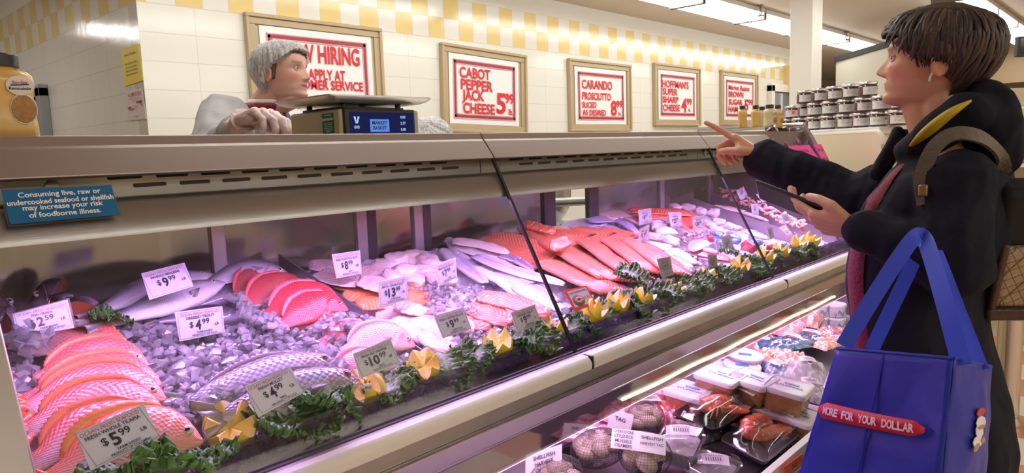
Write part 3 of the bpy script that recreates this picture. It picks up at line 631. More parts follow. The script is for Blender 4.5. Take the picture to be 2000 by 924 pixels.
    if 'pectoral' in parts:
        c, tt, up, sd = fr(.27); c = c+sd*thick*D*.56-up*D*.06; mb = MB(); n = 8; rows = [[], []]
        vs = [c]; cl = [fincol]
        for k in range(n+1):
            v = k/n*2-1; vs.append(c+tt*D*.42*(1-.25*v*v)+up*D*(.17*v-.10)-sd*D*.03+sd*.004*math.sin(5*v)); cl.append(mixc(fincol, (1, .8, .7), .25*(k % 2)))
        mb.add(vs, [(0, k, k+1) for k in range(1, n+1)], 0, cl); o = build('pectoral_fin', mb, fin_m, t, angle=180); sm = o.modifiers.new('s', 'SOLIDIFY'); sm.thickness = .0014; sm.offset = 0
    if 'eye' in parts:
        s = .105; c, tt, up, sd = fr(s); u, d, th = prof_at(s); er = D*eyer
        yy = .42; ex = th*thick*D*.5*(math.sqrt(1-yy*yy)**.8)
        p = c+up*u*yy*D+sd*ex*.93; mb = MB(); mb.sphere(p, (er, er, er*.45), 14, 8, 0, fr=(tt, up, sd)); mb.sphere(p+sd*er*.17, (er*.58, er*.58, er*.36), 12, 8, 1, fr=(tt, up, sd)); build('eye', mb, [eye, eye_black], t, angle=180)
    return t
def nz(s, y, k, seed): return mnoise.noise(Vector((s*k, y*k*.4, seed*3.7)))
def pal_tilapia(seed, red=(.86, .16, .13), flank=(.90, .52, .50), spots=False):
    def f(s, y, z, rnd):
        c = mixc(flank, red, max(0, min(1, (y-.10)/.6+.35*nz(s, y, 7, seed))))
        c = mixc(c, (.93, .72, .68), max(0, min(.8, (-y-.3)*1.3)))
        if s < .25: c = mixc(c, (.86, .20, .10), .75*(1-s/.25)**.6)
        if spots and mnoise.noise(Vector((s*46, y*9, seed))) > .38 and s > .3: c = mixc(c, (.45, .16, .12), .6)
        return c
    return f
def pal_silver(back=(.20, .20, .24), flank=(.62, .60, .66), belly=(.85, .83, .86), head=None):
    def f(s, y, z, rnd):
        c = mixc(flank, back, (y-.12)/.5); c = mixc(c, belly, (-y-.1)/.6)
        if head and s < .24: c = mixc(c, head, .65)
        return c
    return f
def pal_snap(red=(.78, .07, .13), pale=(.88, .45, .48)):
    def f(s, y, z, rnd): return mixc(pale, red, (y+.55)/.9)
    return f
sk_til = ORG('tilapia_skin', 'scales', .33, .45, .30, .95, (.98, .80, .80), .32)
sk_mul = ORG('mullet_skin', 'scales', .28, .6, .5, .70, (.85, .85, .92), .38)
sk_fine = ORG('silver_skin', 'scales', .25, .6, .35, 1.7, (.85, .85, .9), .25)
sk_snap = ORG('snapper_skin', 'scales', .32, .45, .3, 1.25, (.92, .45, .45), .25)
sk_dark = ORG('dark_skin', 'none', .22, .8)
g = 'whole red tilapia in the left compartment'
def up3(pts, e): return [U(p[0], p[1], e) for p in pts]
TIL = [(((258, 693), (150, 668), (10, 683)), .035, 'farthest whole red tilapia, under the fish heads tag', False),
 (((290, 714), (190, 702), (62, 748)), .042, 'red tilapia with an orange-red back, second from the fish heads tag', False),
 (((318, 757), (190, 740), (40, 788)), .045, 'pale red tilapia half hidden behind the one with a dark scar', False),
 (((324, 780), (175, 758), (48, 800)), .052, 'red tilapia with a bright orange tail and open eye in the middle of the pile', False),
 (((325, 814), (180, 795), (45, 845)), .058, 'red tilapia with brown freckles on its flank', True),
 (((332, 846), (190, 842), (55, 915)), .056, 'red tilapia mostly hidden behind the fresh whole tilapia tag', False)]
for i, (pts, e, lab, sp) in enumerate(TIL):
    fish('red_tilapia', lab, 'fish', g, up3(pts, e), 'tilapia', pal_tilapia(i, (.86, .13, .10) if i < 3 else (.84, .14, .10), (.82, .30, .30) if i < 3 else (.80, .44, .46), sp), sk_til, depth=.084 if i > 1 else .078, thick=.33, lean=32, tailcol=(.90, .17, .03), fincol=(.90, .22, .08), seed=i, gill=(.75, .12, .10))
fish('red_tilapia', 'nearest red tilapia with its orange head against the kale', 'fish', g, up3(((396, 862), (270, 865), (90, 948)), .055), 'tilapia', pal_tilapia(9, (.90, .20, .10), (.86, .42, .34)), sk_til, depth=.105, thick=.36, lean=30, tailcol=(.92, .26, .03), fincol=(.92, .30, .05), seed=9, gill=(.80, .2, .12))
g = 'whole branzino at the back of the left compartment'
for i, (pts, e, lab, dp) in enumerate(((((567, 540), (490, 530), (392, 562)), .055, 'large silver branzino farthest right, behind the red snappers', .062), (((421, 537), (300, 563), (185, 612)), .060, 'silver branzino behind the whole branzino tag', .058), (((439, 552), (330, 588), (205, 634)), .058, 'silver branzino in front, its belly below the whole branzino tag', .060))):
    fish('branzino', lab, 'fish', g, up3(pts, e), 'bass', pal_silver((.16, .16, .20), (.55, .52, .58), (.86, .80, .84)), sk_fine, depth=dp, thick=.5, lean=30, tailcol=(.2, .18, .2), fincol=(.25, .22, .25), seed=20+i, gill=(.75, .4, .45), parts=('tail', 'pectoral', 'eye'))
g = 'dressed trout between the ice and the branzino'
for i, (pts, e, lab, dp) in enumerate(((((505, 560), (420, 578), (330, 612)), .035, 'dark blue dressed trout below the branzino heads', .05), (((485, 618), (400, 615), (300, 628)), .035, 'black-backed dressed trout behind the dressed trout tag', .045), (((488, 650), (440, 653), (380, 660)), .03, 'short dark trout right of the dressed trout tag', .032), (((350, 690), (430, 672), (505, 680)), .028, 'grey dressed trout below its tag with a red cut end', .042))):
    fish('dressed_trout', lab, 'fish', g, up3(pts, e), 'bass', pal_silver((.04, .045, .06), (.10, .10, .13), (.35, .32, .38)), sk_dark, depth=dp, thick=.6, lean=25, tailcol=(.1, .08, .1), seed=30+i, parts=('tail', 'eye') if i < 3 else ('eye',), gill=(.2, .1, .12), cut=(.6, .06, .08) if i == 3 else None)
g = 'whole mullet on the ice'
for i, (pts, e, lab) in enumerate((((((657, 713)), (530, 738), (360, 788)), .035, 'mullet farther back with a red-ringed eye above its tag'), (((698, 746), (580, 768), (432, 812)), .045, 'nearest mullet with its nose against the lemon and kale'))):
    fish('mullet', lab, 'fish', g, up3(pts, e), 'mullet', pal_silver((.17, .165, .21), (.36, .35, .40), (.70, .70, .68), (.24, .17, .14)), sk_mul, depth=.072, thick=.8, lean=42, tailcol=(.3, .3, .32), fincol=(.12, .12, .13), eye=eye_red, seed=40+i, gill=(.30, .16, .12), eyer=.115)
g = 'red snappers in front of the divider'
for i, (pts, e, lab, c1, c2, dp) in enumerate(((((566, 546), (515, 540), (455, 590)), .045, 'dull pink snapper at the back of the snapper pile', (.52, .10, .09), (.60, .24, .22), .07), (((594, 570), (545, 556), (474, 606)), .05, 'second snapper from the back, with a dull red flank', (.50, .06, .06), (.56, .16, .15), .068), (((665, 590), (600, 578), (515, 622)), .052, 'deep red snapper lying under the brightest one', (.56, .03, .04), (.62, .10, .10), .075), (((680, 606), (620, 596), (545, 640)), .058, 'brightest red snapper, its head on the steel divider', (.66, .015, .02), (.70, .06, .07), .07), (((668, 622), (615, 620), (553, 645)), .042, 'pink snapper under the brightest red one', (.60, .10, .11), (.68, .26, .26), .055))):
    fish('red_snapper', lab, 'fish', g, up3(pts, e), 'tilapia', pal_snap(c1, c2), sk_snap, depth=dp, thick=.33, lean=32, tailcol=(.75, .1, .14), seed=50+i, eye=eye_red, parts=('dorsal', 'eye'))
g = 'silk snappers behind their tag'
for i, (pts, e, lab, c1, c2, dp) in enumerate(((((746, 654), (690, 648), (622, 672)), .036, 'rose silk snapper half buried in ice', (.56, .07, .10), (.66, .24, .26), .052), (((811, 676), (745, 663), (668, 690)), .040, 'pale silk snapper with its nose at the divider', (.78, .28, .30), (.86, .62, .60), .075), (((775, 715), (720, 712), (640, 745)), .036, 'pink silk snapper mostly hidden behind its tag', (.74, .28, .30), (.84, .58, .58), .07))):
    fish('silk_snapper', lab, 'fish', g, up3(pts, e), 'tilapia', pal_snap(c1, c2), sk_snap, depth=dp, thick=.36, lean=32, tailcol=(.8, .3, .36), seed=60+i, parts=('dorsal', 'pectoral', 'eye'))
g = 'cut fish heads at the back left'
for i, (pts, e, lab) in enumerate(((((30, 600), (-10, 612), (-60, 640)), .045, 'dark fish head cut off by the left edge of the photo'), (((60, 590), (110, 585), (160, 600)), .05, 'dark fish head behind the fish heads tag'), (((160, 590), (172, 625), (205, 668)), .055, 'upright dark fish head with a raw orange cut, right of the fish heads tag'))):
    fish('cut_fish', lab, 'fish head', g, up3(pts, e), 'tilapia', pal_silver((.05, .045, .06), (.15, .13, .17), (.40, .33, .38)), sk_dark, depth=.085, thick=.55, lean=40, seed=70+i, parts=('eye', 'pectoral'), fincol=(.08, .07, .09), cut=(.78, .20, .10), trunc=.42, gill=(.55, .12, .1))

# ---------------------------------------------------------------- fillets
def fillet(name, label, cat, group, pts, width, thick, col, mat, e=.02, edge=None, wp=None, under=None, sag=.0, seed=0, curl=0, tilt=0, stripe=None, ctr=.0):
    """a cut side of fish lying along pixel points pts on the bed"""
    P3 = [U(p[0], p[1], e+(p[2] if len(p) > 2 else 0)) for p in pts]; sp = bez(P3, 41); N_, C_ = 30, 13
    wp = wp or [(0, .45), (.1, .8), (.3, 1), (.6, .95), (.85, .7), (1, .35)]
    t = None; rings, cols, uvs, low = [], [], [], []
    cum = np.concatenate([[0], np.cumsum([np.linalg.norm(sp[i+1]-sp[i]) for i in range(40)])]); Lt = cum[-1]
    ti = math.radians(tilt)
    for i in range(N_+1):
        s = i/N_; c = np.array([np.interp(s*Lt, cum, [p[k] for p in sp]) for k in range(3)]); c2 = np.array([np.interp(min(Lt, s*Lt+.006), cum, [p[k] for p in sp]) for k in range(3)]); c1 = np.array([np.interp(max(0, s*Lt-.006), cum, [p[k] for p in sp]) for k in range(3)])
        t_ = c2-c1; t_ /= np.linalg.norm(t_); ac = np.cross(BN, t_); ac /= np.linalg.norm(ac)
        if ac[1] < 0: ac = -ac
        nn = BN*math.cos(ti)-ac*math.sin(ti); ac2 = ac*math.cos(ti)+BN*math.sin(ti)
        w = width*.5*interp(s, *zip(*wp)); th = thick*(min(1, s/.08, (1-s)/.10)**.5*.75+.25 if 0 < s < 1 else .25)
        r, cc, uu = [], [], []
        for k in range(C_):
            v = k/(C_-1)*2-1; wob = 1+.10*mnoise.noise(Vector((s*6, v*1.5+seed, seed*1.3)))
            z = th*(.62+.38*v)*(1-abs(v)**7)*.8+th*.2+.12*thick*math.sin(v*5+s*3)+.22*thick*mnoise.noise(Vector((s*7+seed, v*2.2, seed)))+curl*abs(v)**3
            r.append(c+ac2*w*v*wob+nn*z); c0 = col
            if edge: c0 = mixc(c0, edge, max(0, abs(v)-.55)*1.6)
            if stripe: c0 = mixc(c0, stripe, .75*math.exp(-((v-ctr)/.13)**2))
            q = .10*mnoise.noise(Vector((s*9+seed, v*3, 2))); cc.append(tuple(max(0, min(1, x*(1+q))) for x in c0)); uu.append((s*Lt, v*w, 0))
        for k in range(C_-2, 0, -1):
            v = k/(C_-1)*2-1; r.append(c+ac2*w*v*.97-nn*thick*.22); cc.append(under or col); uu.append((s*Lt, v*w, 0))
        rings.append(r); cols.append(cc); uvs.append(uu)
    mb = MB(); mb.loft(rings, True, True, 0, cols, uvs); o = build(name, mb, mat, None, angle=180, loc=tuple(sp[20])); tag(o, label, cat, group); return o
def chunk(name, label, cat, group, px, py, size, col, mat, e=.03, seed=0, col2=None, flat=.6, rot=None):
    c = U(px, py, e); rnd = random.Random(seed*13+5); a = rot if rot is not None else rnd.uniform(0, PI); ex = np.array([math.cos(a), math.sin(a), BS*math.sin(a)]); ex /= np.linalg.norm(ex); ey = np.cross(BN, ex)
    size = size if hasattr(size, '__len__') else (size, size*.7); n, m = 22, 15; rings, cols, uvs = [], [], []
    for i in range(m):
        ph = PI*(i+.5)/m; r, cc, uu = [], [], []
        for k in range(n):
            th = 2*PI*k/n; d = np.array([math.sin(ph)*math.cos(th), math.sin(ph)*math.sin(th), -math.cos(ph)])
            q = 1+.34*mnoise.noise(Vector(d*1.3)+Vector((seed*2.1, 0, 0)))+.16*mnoise.noise(Vector(d*3.2)+Vector((0, seed*1.7, 0)))
            sg = lambda x: math.copysign(abs(x)**.75, x)
            r.append(c+(ex*sg(d[0])*size[0]*.5+ey*sg(d[1])*size[1]*.5)*q+BN*sg(d[2])*size[1]*.5*flat*q)
            f = mnoise.noise(Vector(d*2.5)+Vector((seed, seed, 0)))*.5+.5; cc.append(mixc(col, col2 or col, f*1.2-.1)); uu.append((d[0]*size[0], d[1]*size[1], 0))
        rings.append(r); cols.append(cc); uvs.append(uu)
    mb = MB(); mb.loft(rings, True, True, 0, cols, uvs); o = build(name, mb, mat, None, angle=180, loc=tuple(c)); tag(o, label, cat, group); return o
fl_w = ORG('white_fish_flesh', 'myo', .30, .35, .25, 1.2, (.98, .85, .83), .25)
fl_s = ORG('salmon_flesh', 'myo', .30, .4, .35, 1.1, (.95, .48, .34), .6)
fl_g = ORG('soft_flesh', 'grain', .30, .4, .45, 1, (.97, .86, .84), .35)
SAL = (.82, .17, .07); CHAR = (.90, .30, .09); SOLE = (.88, .62, .60); CAT = (.86, .56, .56); HAD = (.78, .70, .72)
# dover sole
g = 'sole fillets under the first white tag'
for i, (pts, lab) in enumerate(((((602, 520), (650, 522), (705, 545)), 'thin pink-white sole fillet at the back left of the tray'), (((640, 540), (690, 545), (748, 552)), 'sole fillet directly below the $8.99 tag'), (((690, 525), (730, 532), (770, 545)), 'sole fillet right of the $8.99 tag'), (((622, 532), (660, 545), (700, 556)), 'sole fillet folded along the divider'), (((700, 548), (735, 556), (765, 570)), 'sole fillet in front of the sole pile'))):
    fillet('sole_fillet', lab, 'fillet', g, pts, .085, .009, (.90, .62, .60), fl_w, e=.02+.006*i, edge=(.92, .74, .72), seed=i, stripe=(.84, .45, .46))
g = 'pollock pieces at the back of the second tray'
for i, (x, y, s) in enumerate(((752, 520, .07), (775, 508, .075), (808, 505, .085), (835, 512, .08), (790, 530, .07), (825, 530, .075), (852, 522, .07), (765, 540, .06), (812, 548, .06), (850, 545, .06), (872, 548, .055))):
    chunk('pollock_piece', ['back left pollock chunk by the sole fillets', 'raised pollock chunk left of the pile top', 'biggest pollock chunk on top of the pile', 'pollock chunk at the back right of the pile', 'pollock chunk in the middle left', 'pollock chunk in the middle of the pile', 'pollock chunk behind the $7.99 tag', 'pollock chunk just above the char tag', 'low pollock chunk right of the char tag', 'low pollock chunk left of the $7.99 tag', 'pollock chunk right under the $7.99 tag'][i], 'fish piece', g, x, y, s, (.88, .60, .56), fl_g, .035+.012*math.sin(i*2), seed=i, col2=(.92, .78, .75))
g = 'orange arctic char fillets'
for i, (pts, w, lab) in enumerate(((((652, 557), (695, 560), (745, 568)), .05, 'orange char fillet at the back left by the divider'), (((668, 580), (700, 580), (742, 575)), .045, 'orange char fillet along the divider below the back one'), (((705, 602), (735, 592), (780, 600)), .05, 'orange char fillet in front of the char tag'), (((775, 565), (812, 572), (790, 606)), .055, 'curved orange char fillet right of the char tag'))):
    fillet('char_fillet', lab, 'fillet', g, pts, w*1.4, .010, CHAR, fl_s, e=.022, seed=10+i, edge=(.85, .24, .08))
g = 'pale catfish fillets by the divider'
for i, (pts, w, lab) in enumerate(((((748, 608), (790, 632), (832, 672)), .065, 'catfish fillet lying along the steel divider'), (((795, 606), (835, 628), (868, 660)), .07, 'thick ribbed catfish fillet left of its tag'), (((835, 650), (855, 668), (880, 692)), .055, 'catfish fillet end above the kale'), (((862, 610), (890, 625), (915, 650)), .05, 'catfish fillet behind the $9.99 catfish tag'), (((770, 600), (800, 605), (830, 615)), .04, 'narrow catfish fillet at the back of its pile'))):
    fillet('catfish_fillet', lab, 'fillet', g, pts, w*1.35, .012, (.88, .58, .58), fl_w, e=.018+.004*i, seed=20+i, edge=(.92, .76, .75), stripe=(.82, .42, .45) if i in (2, 3) else None)
g = 'steelhead fillets behind their tag'
for i, (pts, w, lab, e) in enumerate(((((930, 580), (1000, 592), (1072, 618)), .06, 'longest steelhead fillet ending at the lemon', .04), (((912, 603), (950, 612), (998, 635)), .065, 'steelhead fillet left of the steelhead tag', .028), (((905, 622), (925, 632), (962, 640)), .05, 'short steelhead fillet lowest in its pile', .018))):
    fillet('steelhead_fillet', lab, 'fillet', g, pts, w*1.4, .013, (.88, .26, .15), fl_s, e=e, seed=30+i, edge=(.85, .35, .25))
g = 'haddock fillets showing purple skin and white flesh'
HD = [(((868, 486), (905, 515), (945, 552)), .055, 1, 'skin-up haddock fillet at the left edge of the haddock pile'), (((890, 480), (950, 500), (1000, 520)), .05, 0, 'haddock fillet at the back of the pile under the folded one'), (((882, 472), (935, 478), (992, 496)), .045, 2, 'folded pale haddock fillet on top at the back'), (((925, 500), (1010, 532), (1102, 556)), .045, 1, 'longest haddock fillet reaching the glass seam'), (((930, 520), (985, 550), (1030, 590)), .05, 0, 'white haddock fillet in the middle of the pile'), (((968, 530), (1030, 558), (1092, 590)), .045, 1, 'haddock fillet curving right of the white one'), (((1005, 560), (1050, 585), (1090, 608)), .04, 0, 'haddock fillet lowest beside the steelhead'), (((975, 500), (1010, 510), (1040, 530)), .03, 3, 'dark-skinned haddock strip beside the salmon'), (((868, 470), (885, 475), (900, 500)), .035, 1, 'short haddock tail piece at the far back')]
for i, (pts, w, k, lab) in enumerate(HD):
    c = [(.90, .82, .82), (.62, .54, .70), (.92, .74, .66), (.20, .15, .26)][k]
    fillet('haddock_fillet', lab, 'fillet', g, pts, w*1.4, .009, c, fl_w if k != 1 else fl_g, e=.022+.005*(i % 4)+(.012 if k == 2 else 0), seed=40+i, edge=(.93, .85, .86), stripe=(.30, .24, .42) if k == 1 else None)
g = 'large salmon fillets in the middle of the case'
SL = [(((948, 462), (1060, 505), (1205, 572)), .22, .028, 'widest salmon fillet, nearest the haddock'), (((1028, 446), (1110, 490), (1205, 548)), .18, .034, 'salmon fillet second from the haddock'), (((1062, 452), (1160, 478), (1247, 540)), .17, .039, 'salmon fillet in the middle with a folded belly flap'), (((1105, 452), (1200, 474), (1284, 534)), .15, .044, 'salmon fillet beside the dark skin edge'), (((1160, 452), (1245, 478), (1326, 536)), .14, .046, 'salmon fillet farthest right of the big ones')]
for i, (pts, w, e, lab) in enumerate(SL):
    fillet('salmon_fillet', lab, 'fillet', g, pts, w, .015, SAL, fl_s, e=e, seed=60+i, edge=(.80, .22, .14), under=(.05, .04, .05), tilt=7, wp=[(0, .45), (.1, .72), (.35, .95), (.7, 1), (.92, .9), (1, .78)])
fillet('salmon_fillet', 'short salmon tail piece at the very back by the seam', 'fillet', g, ((1024, 441), (1050, 446), (1082, 456)), .055, .018, SAL, fl_s, e=.06, seed=66)
fillet('salmon_flap', 'folded salmon belly flap on top of the fillets', 'fillet', None, ((1080, 488), (1095, 480), (1112, 474)), .045, .015, (.88, .28, .18), fl_s, e=.075, seed=67, curl=.01)
g = 'far fillets behind the salmon'
for i, (pts, w, c, e, lab, m) in enumerate(((((1098, 447), (1165, 436), (1240, 465)), .06, (.55, .47, .68), .04, 'purple-skinned fillet lying behind the salmon', fl_w), (((1150, 432), (1205, 430), (1245, 456)), .045, (.45, .38, .62), .055, 'darker purple fillet on top behind the salmon', fl_w), (((1130, 455), (1180, 452), (1225, 472)), .045, (.85, .76, .80), .03, 'white fillet edge against the salmon', fl_w), (((1180, 424), (1215, 420), (1248, 436)), .06, (.86, .52, .50), .06, 'pink fillet left of the bright red ones', fl_w), (((1230, 412), (1290, 414), (1350, 420)), .055, (.85, .10, .03), .075, 'bright red sockeye fillet at the back', fl_s), (((1240, 426), (1290, 422), (1330, 426)), .045, (.82, .09, .03), .065, 'bright red sockeye fillet in front of the back one', fl_s), (((1328, 410), (1345, 430), (1356, 455)), .08, (.90, .08, .03), .06, 'thick red sockeye fillet between the two white tags', fl_s), (((1262, 478), (1310, 488), (1358, 516)), .055, (.90, .80, .80), .035, 'white fillet right of the salmon, upper of three', fl_w), (((1270, 492), (1315, 505), (1350, 524)), .055, (.92, .82, .82), .030, 'white fillet right of the salmon, middle of three', fl_w), (((1290, 505), (1325, 518), (1350, 532)), .05, (.90, .78, .78), .025, 'white fillet right of the salmon, lower of three', fl_w), (((1345, 492), (1380, 498), (1425, 508)), .05, (.92, .38, .50), .03, 'rose fillet in front of the blue bags', fl_w), (((1352, 482), (1375, 486), (1400, 496)), .05, (.90, .34, .48), .04, 'rose fillet behind the other rose fillets', fl_w), (((1362, 502), (1395, 508), (1430, 510)), .04, (.92, .42, .54), .022, 'rose fillet nearest the kale', fl_w), (((1385, 474), (1365, 478), (1350, 490)), .04, (.90, .40, .50), .045, 'curled rose fillet left of the tuna', fl_w), (((1455, 452), (1475, 458), (1498, 468)), .06, (.90, .66, .70), .04, 'pale pink fillet above the blue bags', fl_w), (((1392, 404), (1440, 412), (1500, 432)), .05, (.90, .66, .66), .03, 'long pink fillet between the two far dividers', fl_w))):
    fillet('far_fillet', lab, 'fillet', g, pts, w*1.35, .010, c, m, e=e, seed=80+i, edge=mixc(c, (.95, .85, .85), .35))
g = 'white and pink chunks in the far tray'
CH = [(1285, 440, .075, (.92, .76, .72), 'white flatfish piece right of the first far tag'), (1300, 455, .08, (.92, .78, .74), 'white piece under the $25 tag'), (1277, 462, .05, (.86, .50, .52), 'round pink-centred piece by the tilted tag'), (1310, 470, .06, (.92, .78, .75), 'white piece lowest in its pile'), (1318, 405, .06, (.86, .52, .56), 'pink chunk at the very back left'), (1345, 405, .06, (.88, .58, .62), 'pink chunk at the back between red fillets and divider'), (1368, 412, .06, (.88, .60, .64), 'pink chunk behind the third far tag'), (1394, 415, .07, (.88, .55, .60), 'upright pink chunk leaning on the divider'), (1405, 433, .06, (.90, .60, .66), 'oval pink chunk below the upright one'), (1388, 440, .055, (.90, .58, .62), 'pink chunk right of the third far tag'), (1425, 442, .055, (.90, .58, .64), 'pink chunk nearest the second seam'), (1400, 450, .05, (.92, .66, .70), 'small pink chunk above the blue bag'), (1440, 446, .045, (.90, .60, .66), 'pink chunk just past the second seam')]
for i, (x, y, s, c, lab) in enumerate(CH): chunk('fish_chunk', lab, 'fish piece', g, x, y, s, c, fl_g, .05, seed=100+i, col2=mixc(c, (.95, .85, .85), .5))
for i, (x, y, s, lab) in enumerate(((1386, 466, .04, 'dark red tuna block left of the tilted tag'), (1463, 482, .055, 'red tuna block below the blue bag'), (1500, 481, .035, 'small tuna block by the kale'))): chunk('tuna_block', lab, 'fish piece', 'dark red tuna blocks by the blue bags', x, y, s, (.38, .03, .05), fl_g, .035, seed=120+i, col2=(.55, .10, .10), flat=.9)
bagm = P('blue_plastic_wrap', (.20, .36, .58), .22, bump=.8, bscale=45, coat=.6, var=.35, vscale=30)
for i, (x, y, s, lab) in enumerate(((1400, 455, (.10, .04), 'teal plastic wrapped piece behind the tuna'), (1432, 465, (.085, .05), 'blue plastic bag in the middle of the blue bags'), (1475, 472, (.09, .05), 'blue plastic bag right of the second seam'), (1408, 474, (.05, .03), 'blue plastic fold under the tilted tag'))): chunk('plastic_bag', lab, 'bag', 'blue plastic bags around the tuna', x, y, s, (.2, .4, .6), bagm, .04, seed=130+i, rot=.5)
# shrimp in the farthest tray
shm = ORG('shrimp_shell', 'grain', .25, .5, .4, 1.5, (.9, .6, .55), .3)
proto = None; rnd = random.Random(3)
def mk_shrimp(c):
    o = None; mb = MB(); n = 14; path = []; rad = []; cl = []
    for i in range(n):
        a = i/(n-1)*4.0; path.append(np.array([.013*math.cos(a), .013*math.sin(a), .0]) + c); rad.append(.0065*(1-.62*(i/(n-1))**1.5)*(1+.10*(i % 2)))
    mb.tube(path, rad, 8, col=(.86, .50, .44)); mb.c = [mixc((.86, .42, .34), (.92, .70, .64), (k//8) % 2) for k in range(len(mb.v))]
    for q in (-.3, .3): e = path[-1]; mb.tube([e, e+np.array([.008*math.sin(q+4)*-1, .008*q*2, .001]), e+np.array([.012, .010*q, 0])], [.0025, .0035, .001], 6, col=(.85, .20, .10))
    return tag(build('shrimp', mb, shm, None, loc=tuple(c), angle=180), 'pink shrimp in the farthest tray of the case', 'shrimp', 'shrimp piled in the farthest tray')
k = 0
for row in range(3):
    for i in range(15):
        q = i/14; px = lerp(1412, 1562, q)+rnd.uniform(-3, 3)+row*2; py = lerp(375, 440, q)+rnd.uniform(-3, 3)+(row-1)*6; c = U(px, py, .055+.008*rnd.random())
        if proto is None: proto = mk_shrimp(c); o = proto
        else: o = proto.copy(); COL.objects.link(o)
        o.location = c; o.rotation_euler = (math.radians(15)+rnd.uniform(-.5, .5), rnd.uniform(-.5, .5), rnd.uniform(0, 6.28)); s = rnd.uniform(.9, 1.3); o.scale = (s, s, s)

# ---------------------------------------------------------------- crushed ice
def ice_material():
    m = bpy.data.materials.new('crushed_ice'); m.use_nodes = True; N, K = nodes(m); N.remove(N['Principled BSDF']); out = N['Material Output']
    d = N.new('ShaderNodeBsdfDiffuse'); d.inputs[0].default_value = (1, 1, 1, 1); tl = N.new('ShaderNodeBsdfTranslucent'); tl.inputs[0].default_value = (1, 1, 1, 1)
    rf = None
    gl = N.new('ShaderNodeBsdfGlossy'); gl.inputs['Roughness'].default_value = .08
    def mix(a, b, f):
        x = N.new('ShaderNodeMixShader'); K.new(a.outputs[0], x.inputs[1]); K.new(b.outputs[0], x.inputs[2])
        if isinstance(f, float): x.inputs[0].default_value = f
        else: K.new(f, x.inputs[0])
        return x
    fr = N.new('ShaderNodeFresnel'); fr.inputs[0].default_value = 1.38
    tr = N.new('ShaderNodeBsdfTransparent'); tr.inputs[0].default_value = (.97, .97, .99, 1)
    x = mix(mix(mix(d, tl, .55), tr, .62), gl, fr.outputs[0]); K.new(x.outputs[0], out.inputs[0]); return m
packed = P('packed_ice', (.95, .95, .98), .3, bump=.35, bscale=70)
ice = ice_material()
mb = MB(); nx, ny = 150, 40; gx = [lerp(.17, 2.98, i/nx) for i in range(nx+1)]; gy = [lerp(.957, 1.51, j/ny) for j in range(ny+1)]
vs = [(x, y, bedz(y, -.012)+.014*mnoise.noise(Vector((x*32, y*32, 0)))+.010*mnoise.noise(Vector((x*70, y*70, 3)))) for y in gy for x in gx]
mb.add(vs, [(j*(nx+1)+i, j*(nx+1)+i+1, (j+1)*(nx+1)+i+1, (j+1)*(nx+1)+i) for j in range(ny) for i in range(nx)])
rnd = random.Random(11)
def crystal(c, s):
    bm = bmesh.new()
    for _ in range(10):
        d = Vector((rnd.gauss(0, 1), rnd.gauss(0, 1), rnd.gauss(0, 1))).normalized(); d = Vector((d.x*s*rnd.uniform(.6, 1.2), d.y*s*rnd.uniform(.6, 1), d.z*s*rnd.uniform(.5, .9))); bm.verts.new(d)
    bmesh.ops.convex_hull(bm, input=bm.verts); bm.verts.ensure_lookup_table()
    loose = [v for v in bm.verts if not v.link_faces]; bmesh.ops.delete(bm, geom=loose, context='VERTS'); bm.verts.index_update()
    q = mnoise.noise(Vector(c)*20)*3; ca, sa = math.cos(q), math.sin(q)
    mb.add([(c[0]+v.co.x*ca-v.co.y*sa, c[1]+v.co.x*sa+v.co.y*ca, c[2]+v.co.z) for v in bm.verts], [tuple(v.index for v in f.verts) for f in bm.faces], 1); bm.free()
def scatter(poly, n, s0, s1, e0, e1):
    n = int(n*1.9); s0 *= .72; s1 *= .85; xs = [p[0] for p in poly]; ys = [p[1] for p in poly]; k = 0; it = 0
    while k < n and it < n*30:
        it += 1; x = rnd.uniform(min(xs), max(xs)); y = rnd.uniform(min(ys), max(ys)); ins = False
        for i in range(len(poly)):
            (x1, y1), (x2, y2) = poly[i], poly[i-1]
            if (y1 > y) != (y2 > y) and x < (x2-x1)*(y-y1)/(y2-y1)+x1: ins = not ins
        if ins: crystal(U(x, y, rnd.uniform(e0, e1)), rnd.uniform(s0, s1)); k += 1
scatter([(200, 640), (330, 640), (420, 690), (650, 690), (690, 720), (560, 720), (400, 790), (330, 830), (320, 740), (250, 690)], 330, .009, .018, .012, .05)
scatter([(300, 640), (520, 640), (700, 640), (650, 690), (420, 700)], 150, .009, .017, .02, .045)
scatter([(460, 600), (520, 570), (560, 660), (480, 680)], 60, .008, .015, .03, .05)
scatter([(448, 580), (470, 575), (520, 610), (570, 640), (545, 655), (470, 615)], 55, .010, .018, .045, .07)
scatter([(610, 665), (650, 680), (690, 700), (655, 750), (625, 735)], 50, .010, .017, .03, .055)
scatter([(640, 610), (740, 620), (720, 645), (600, 650)], 45, .009, .015, .045, .06)
scatter([(330, 780), (470, 700), (560, 720), (420, 800), (330, 850)], 110, .008, .015, .02, .045)
scatter([(0, 680), (60, 690), (70, 760), (10, 800), (0, 760)], 70, .010, .02, .03, .06)
scatter([(30, 630), (95, 640), (90, 685), (30, 680)], 10, .018, .028, .07, .09)
scatter([(700, 690), (840, 680), (830, 720), (700, 760)], 45, .008, .014, .01, .03)
scatter([(820, 560), (950, 560), (930, 610), (840, 610)], 60, .008, .014, .025, .045)
scatter([(860, 660), (1000, 640), (1090, 610), (1200, 570), (1270, 540), (1300, 545), (1180, 610), (1000, 665), (880, 700)], 170, .007, .014, .01, .03)
scatter([(1270, 530), (1370, 510), (1400, 520), (1290, 555)], 70, .007, .013, .015, .035)
scatter([(1300, 460), (1400, 450), (1380, 470), (1310, 480)], 25, .007, .012, .03, .045)
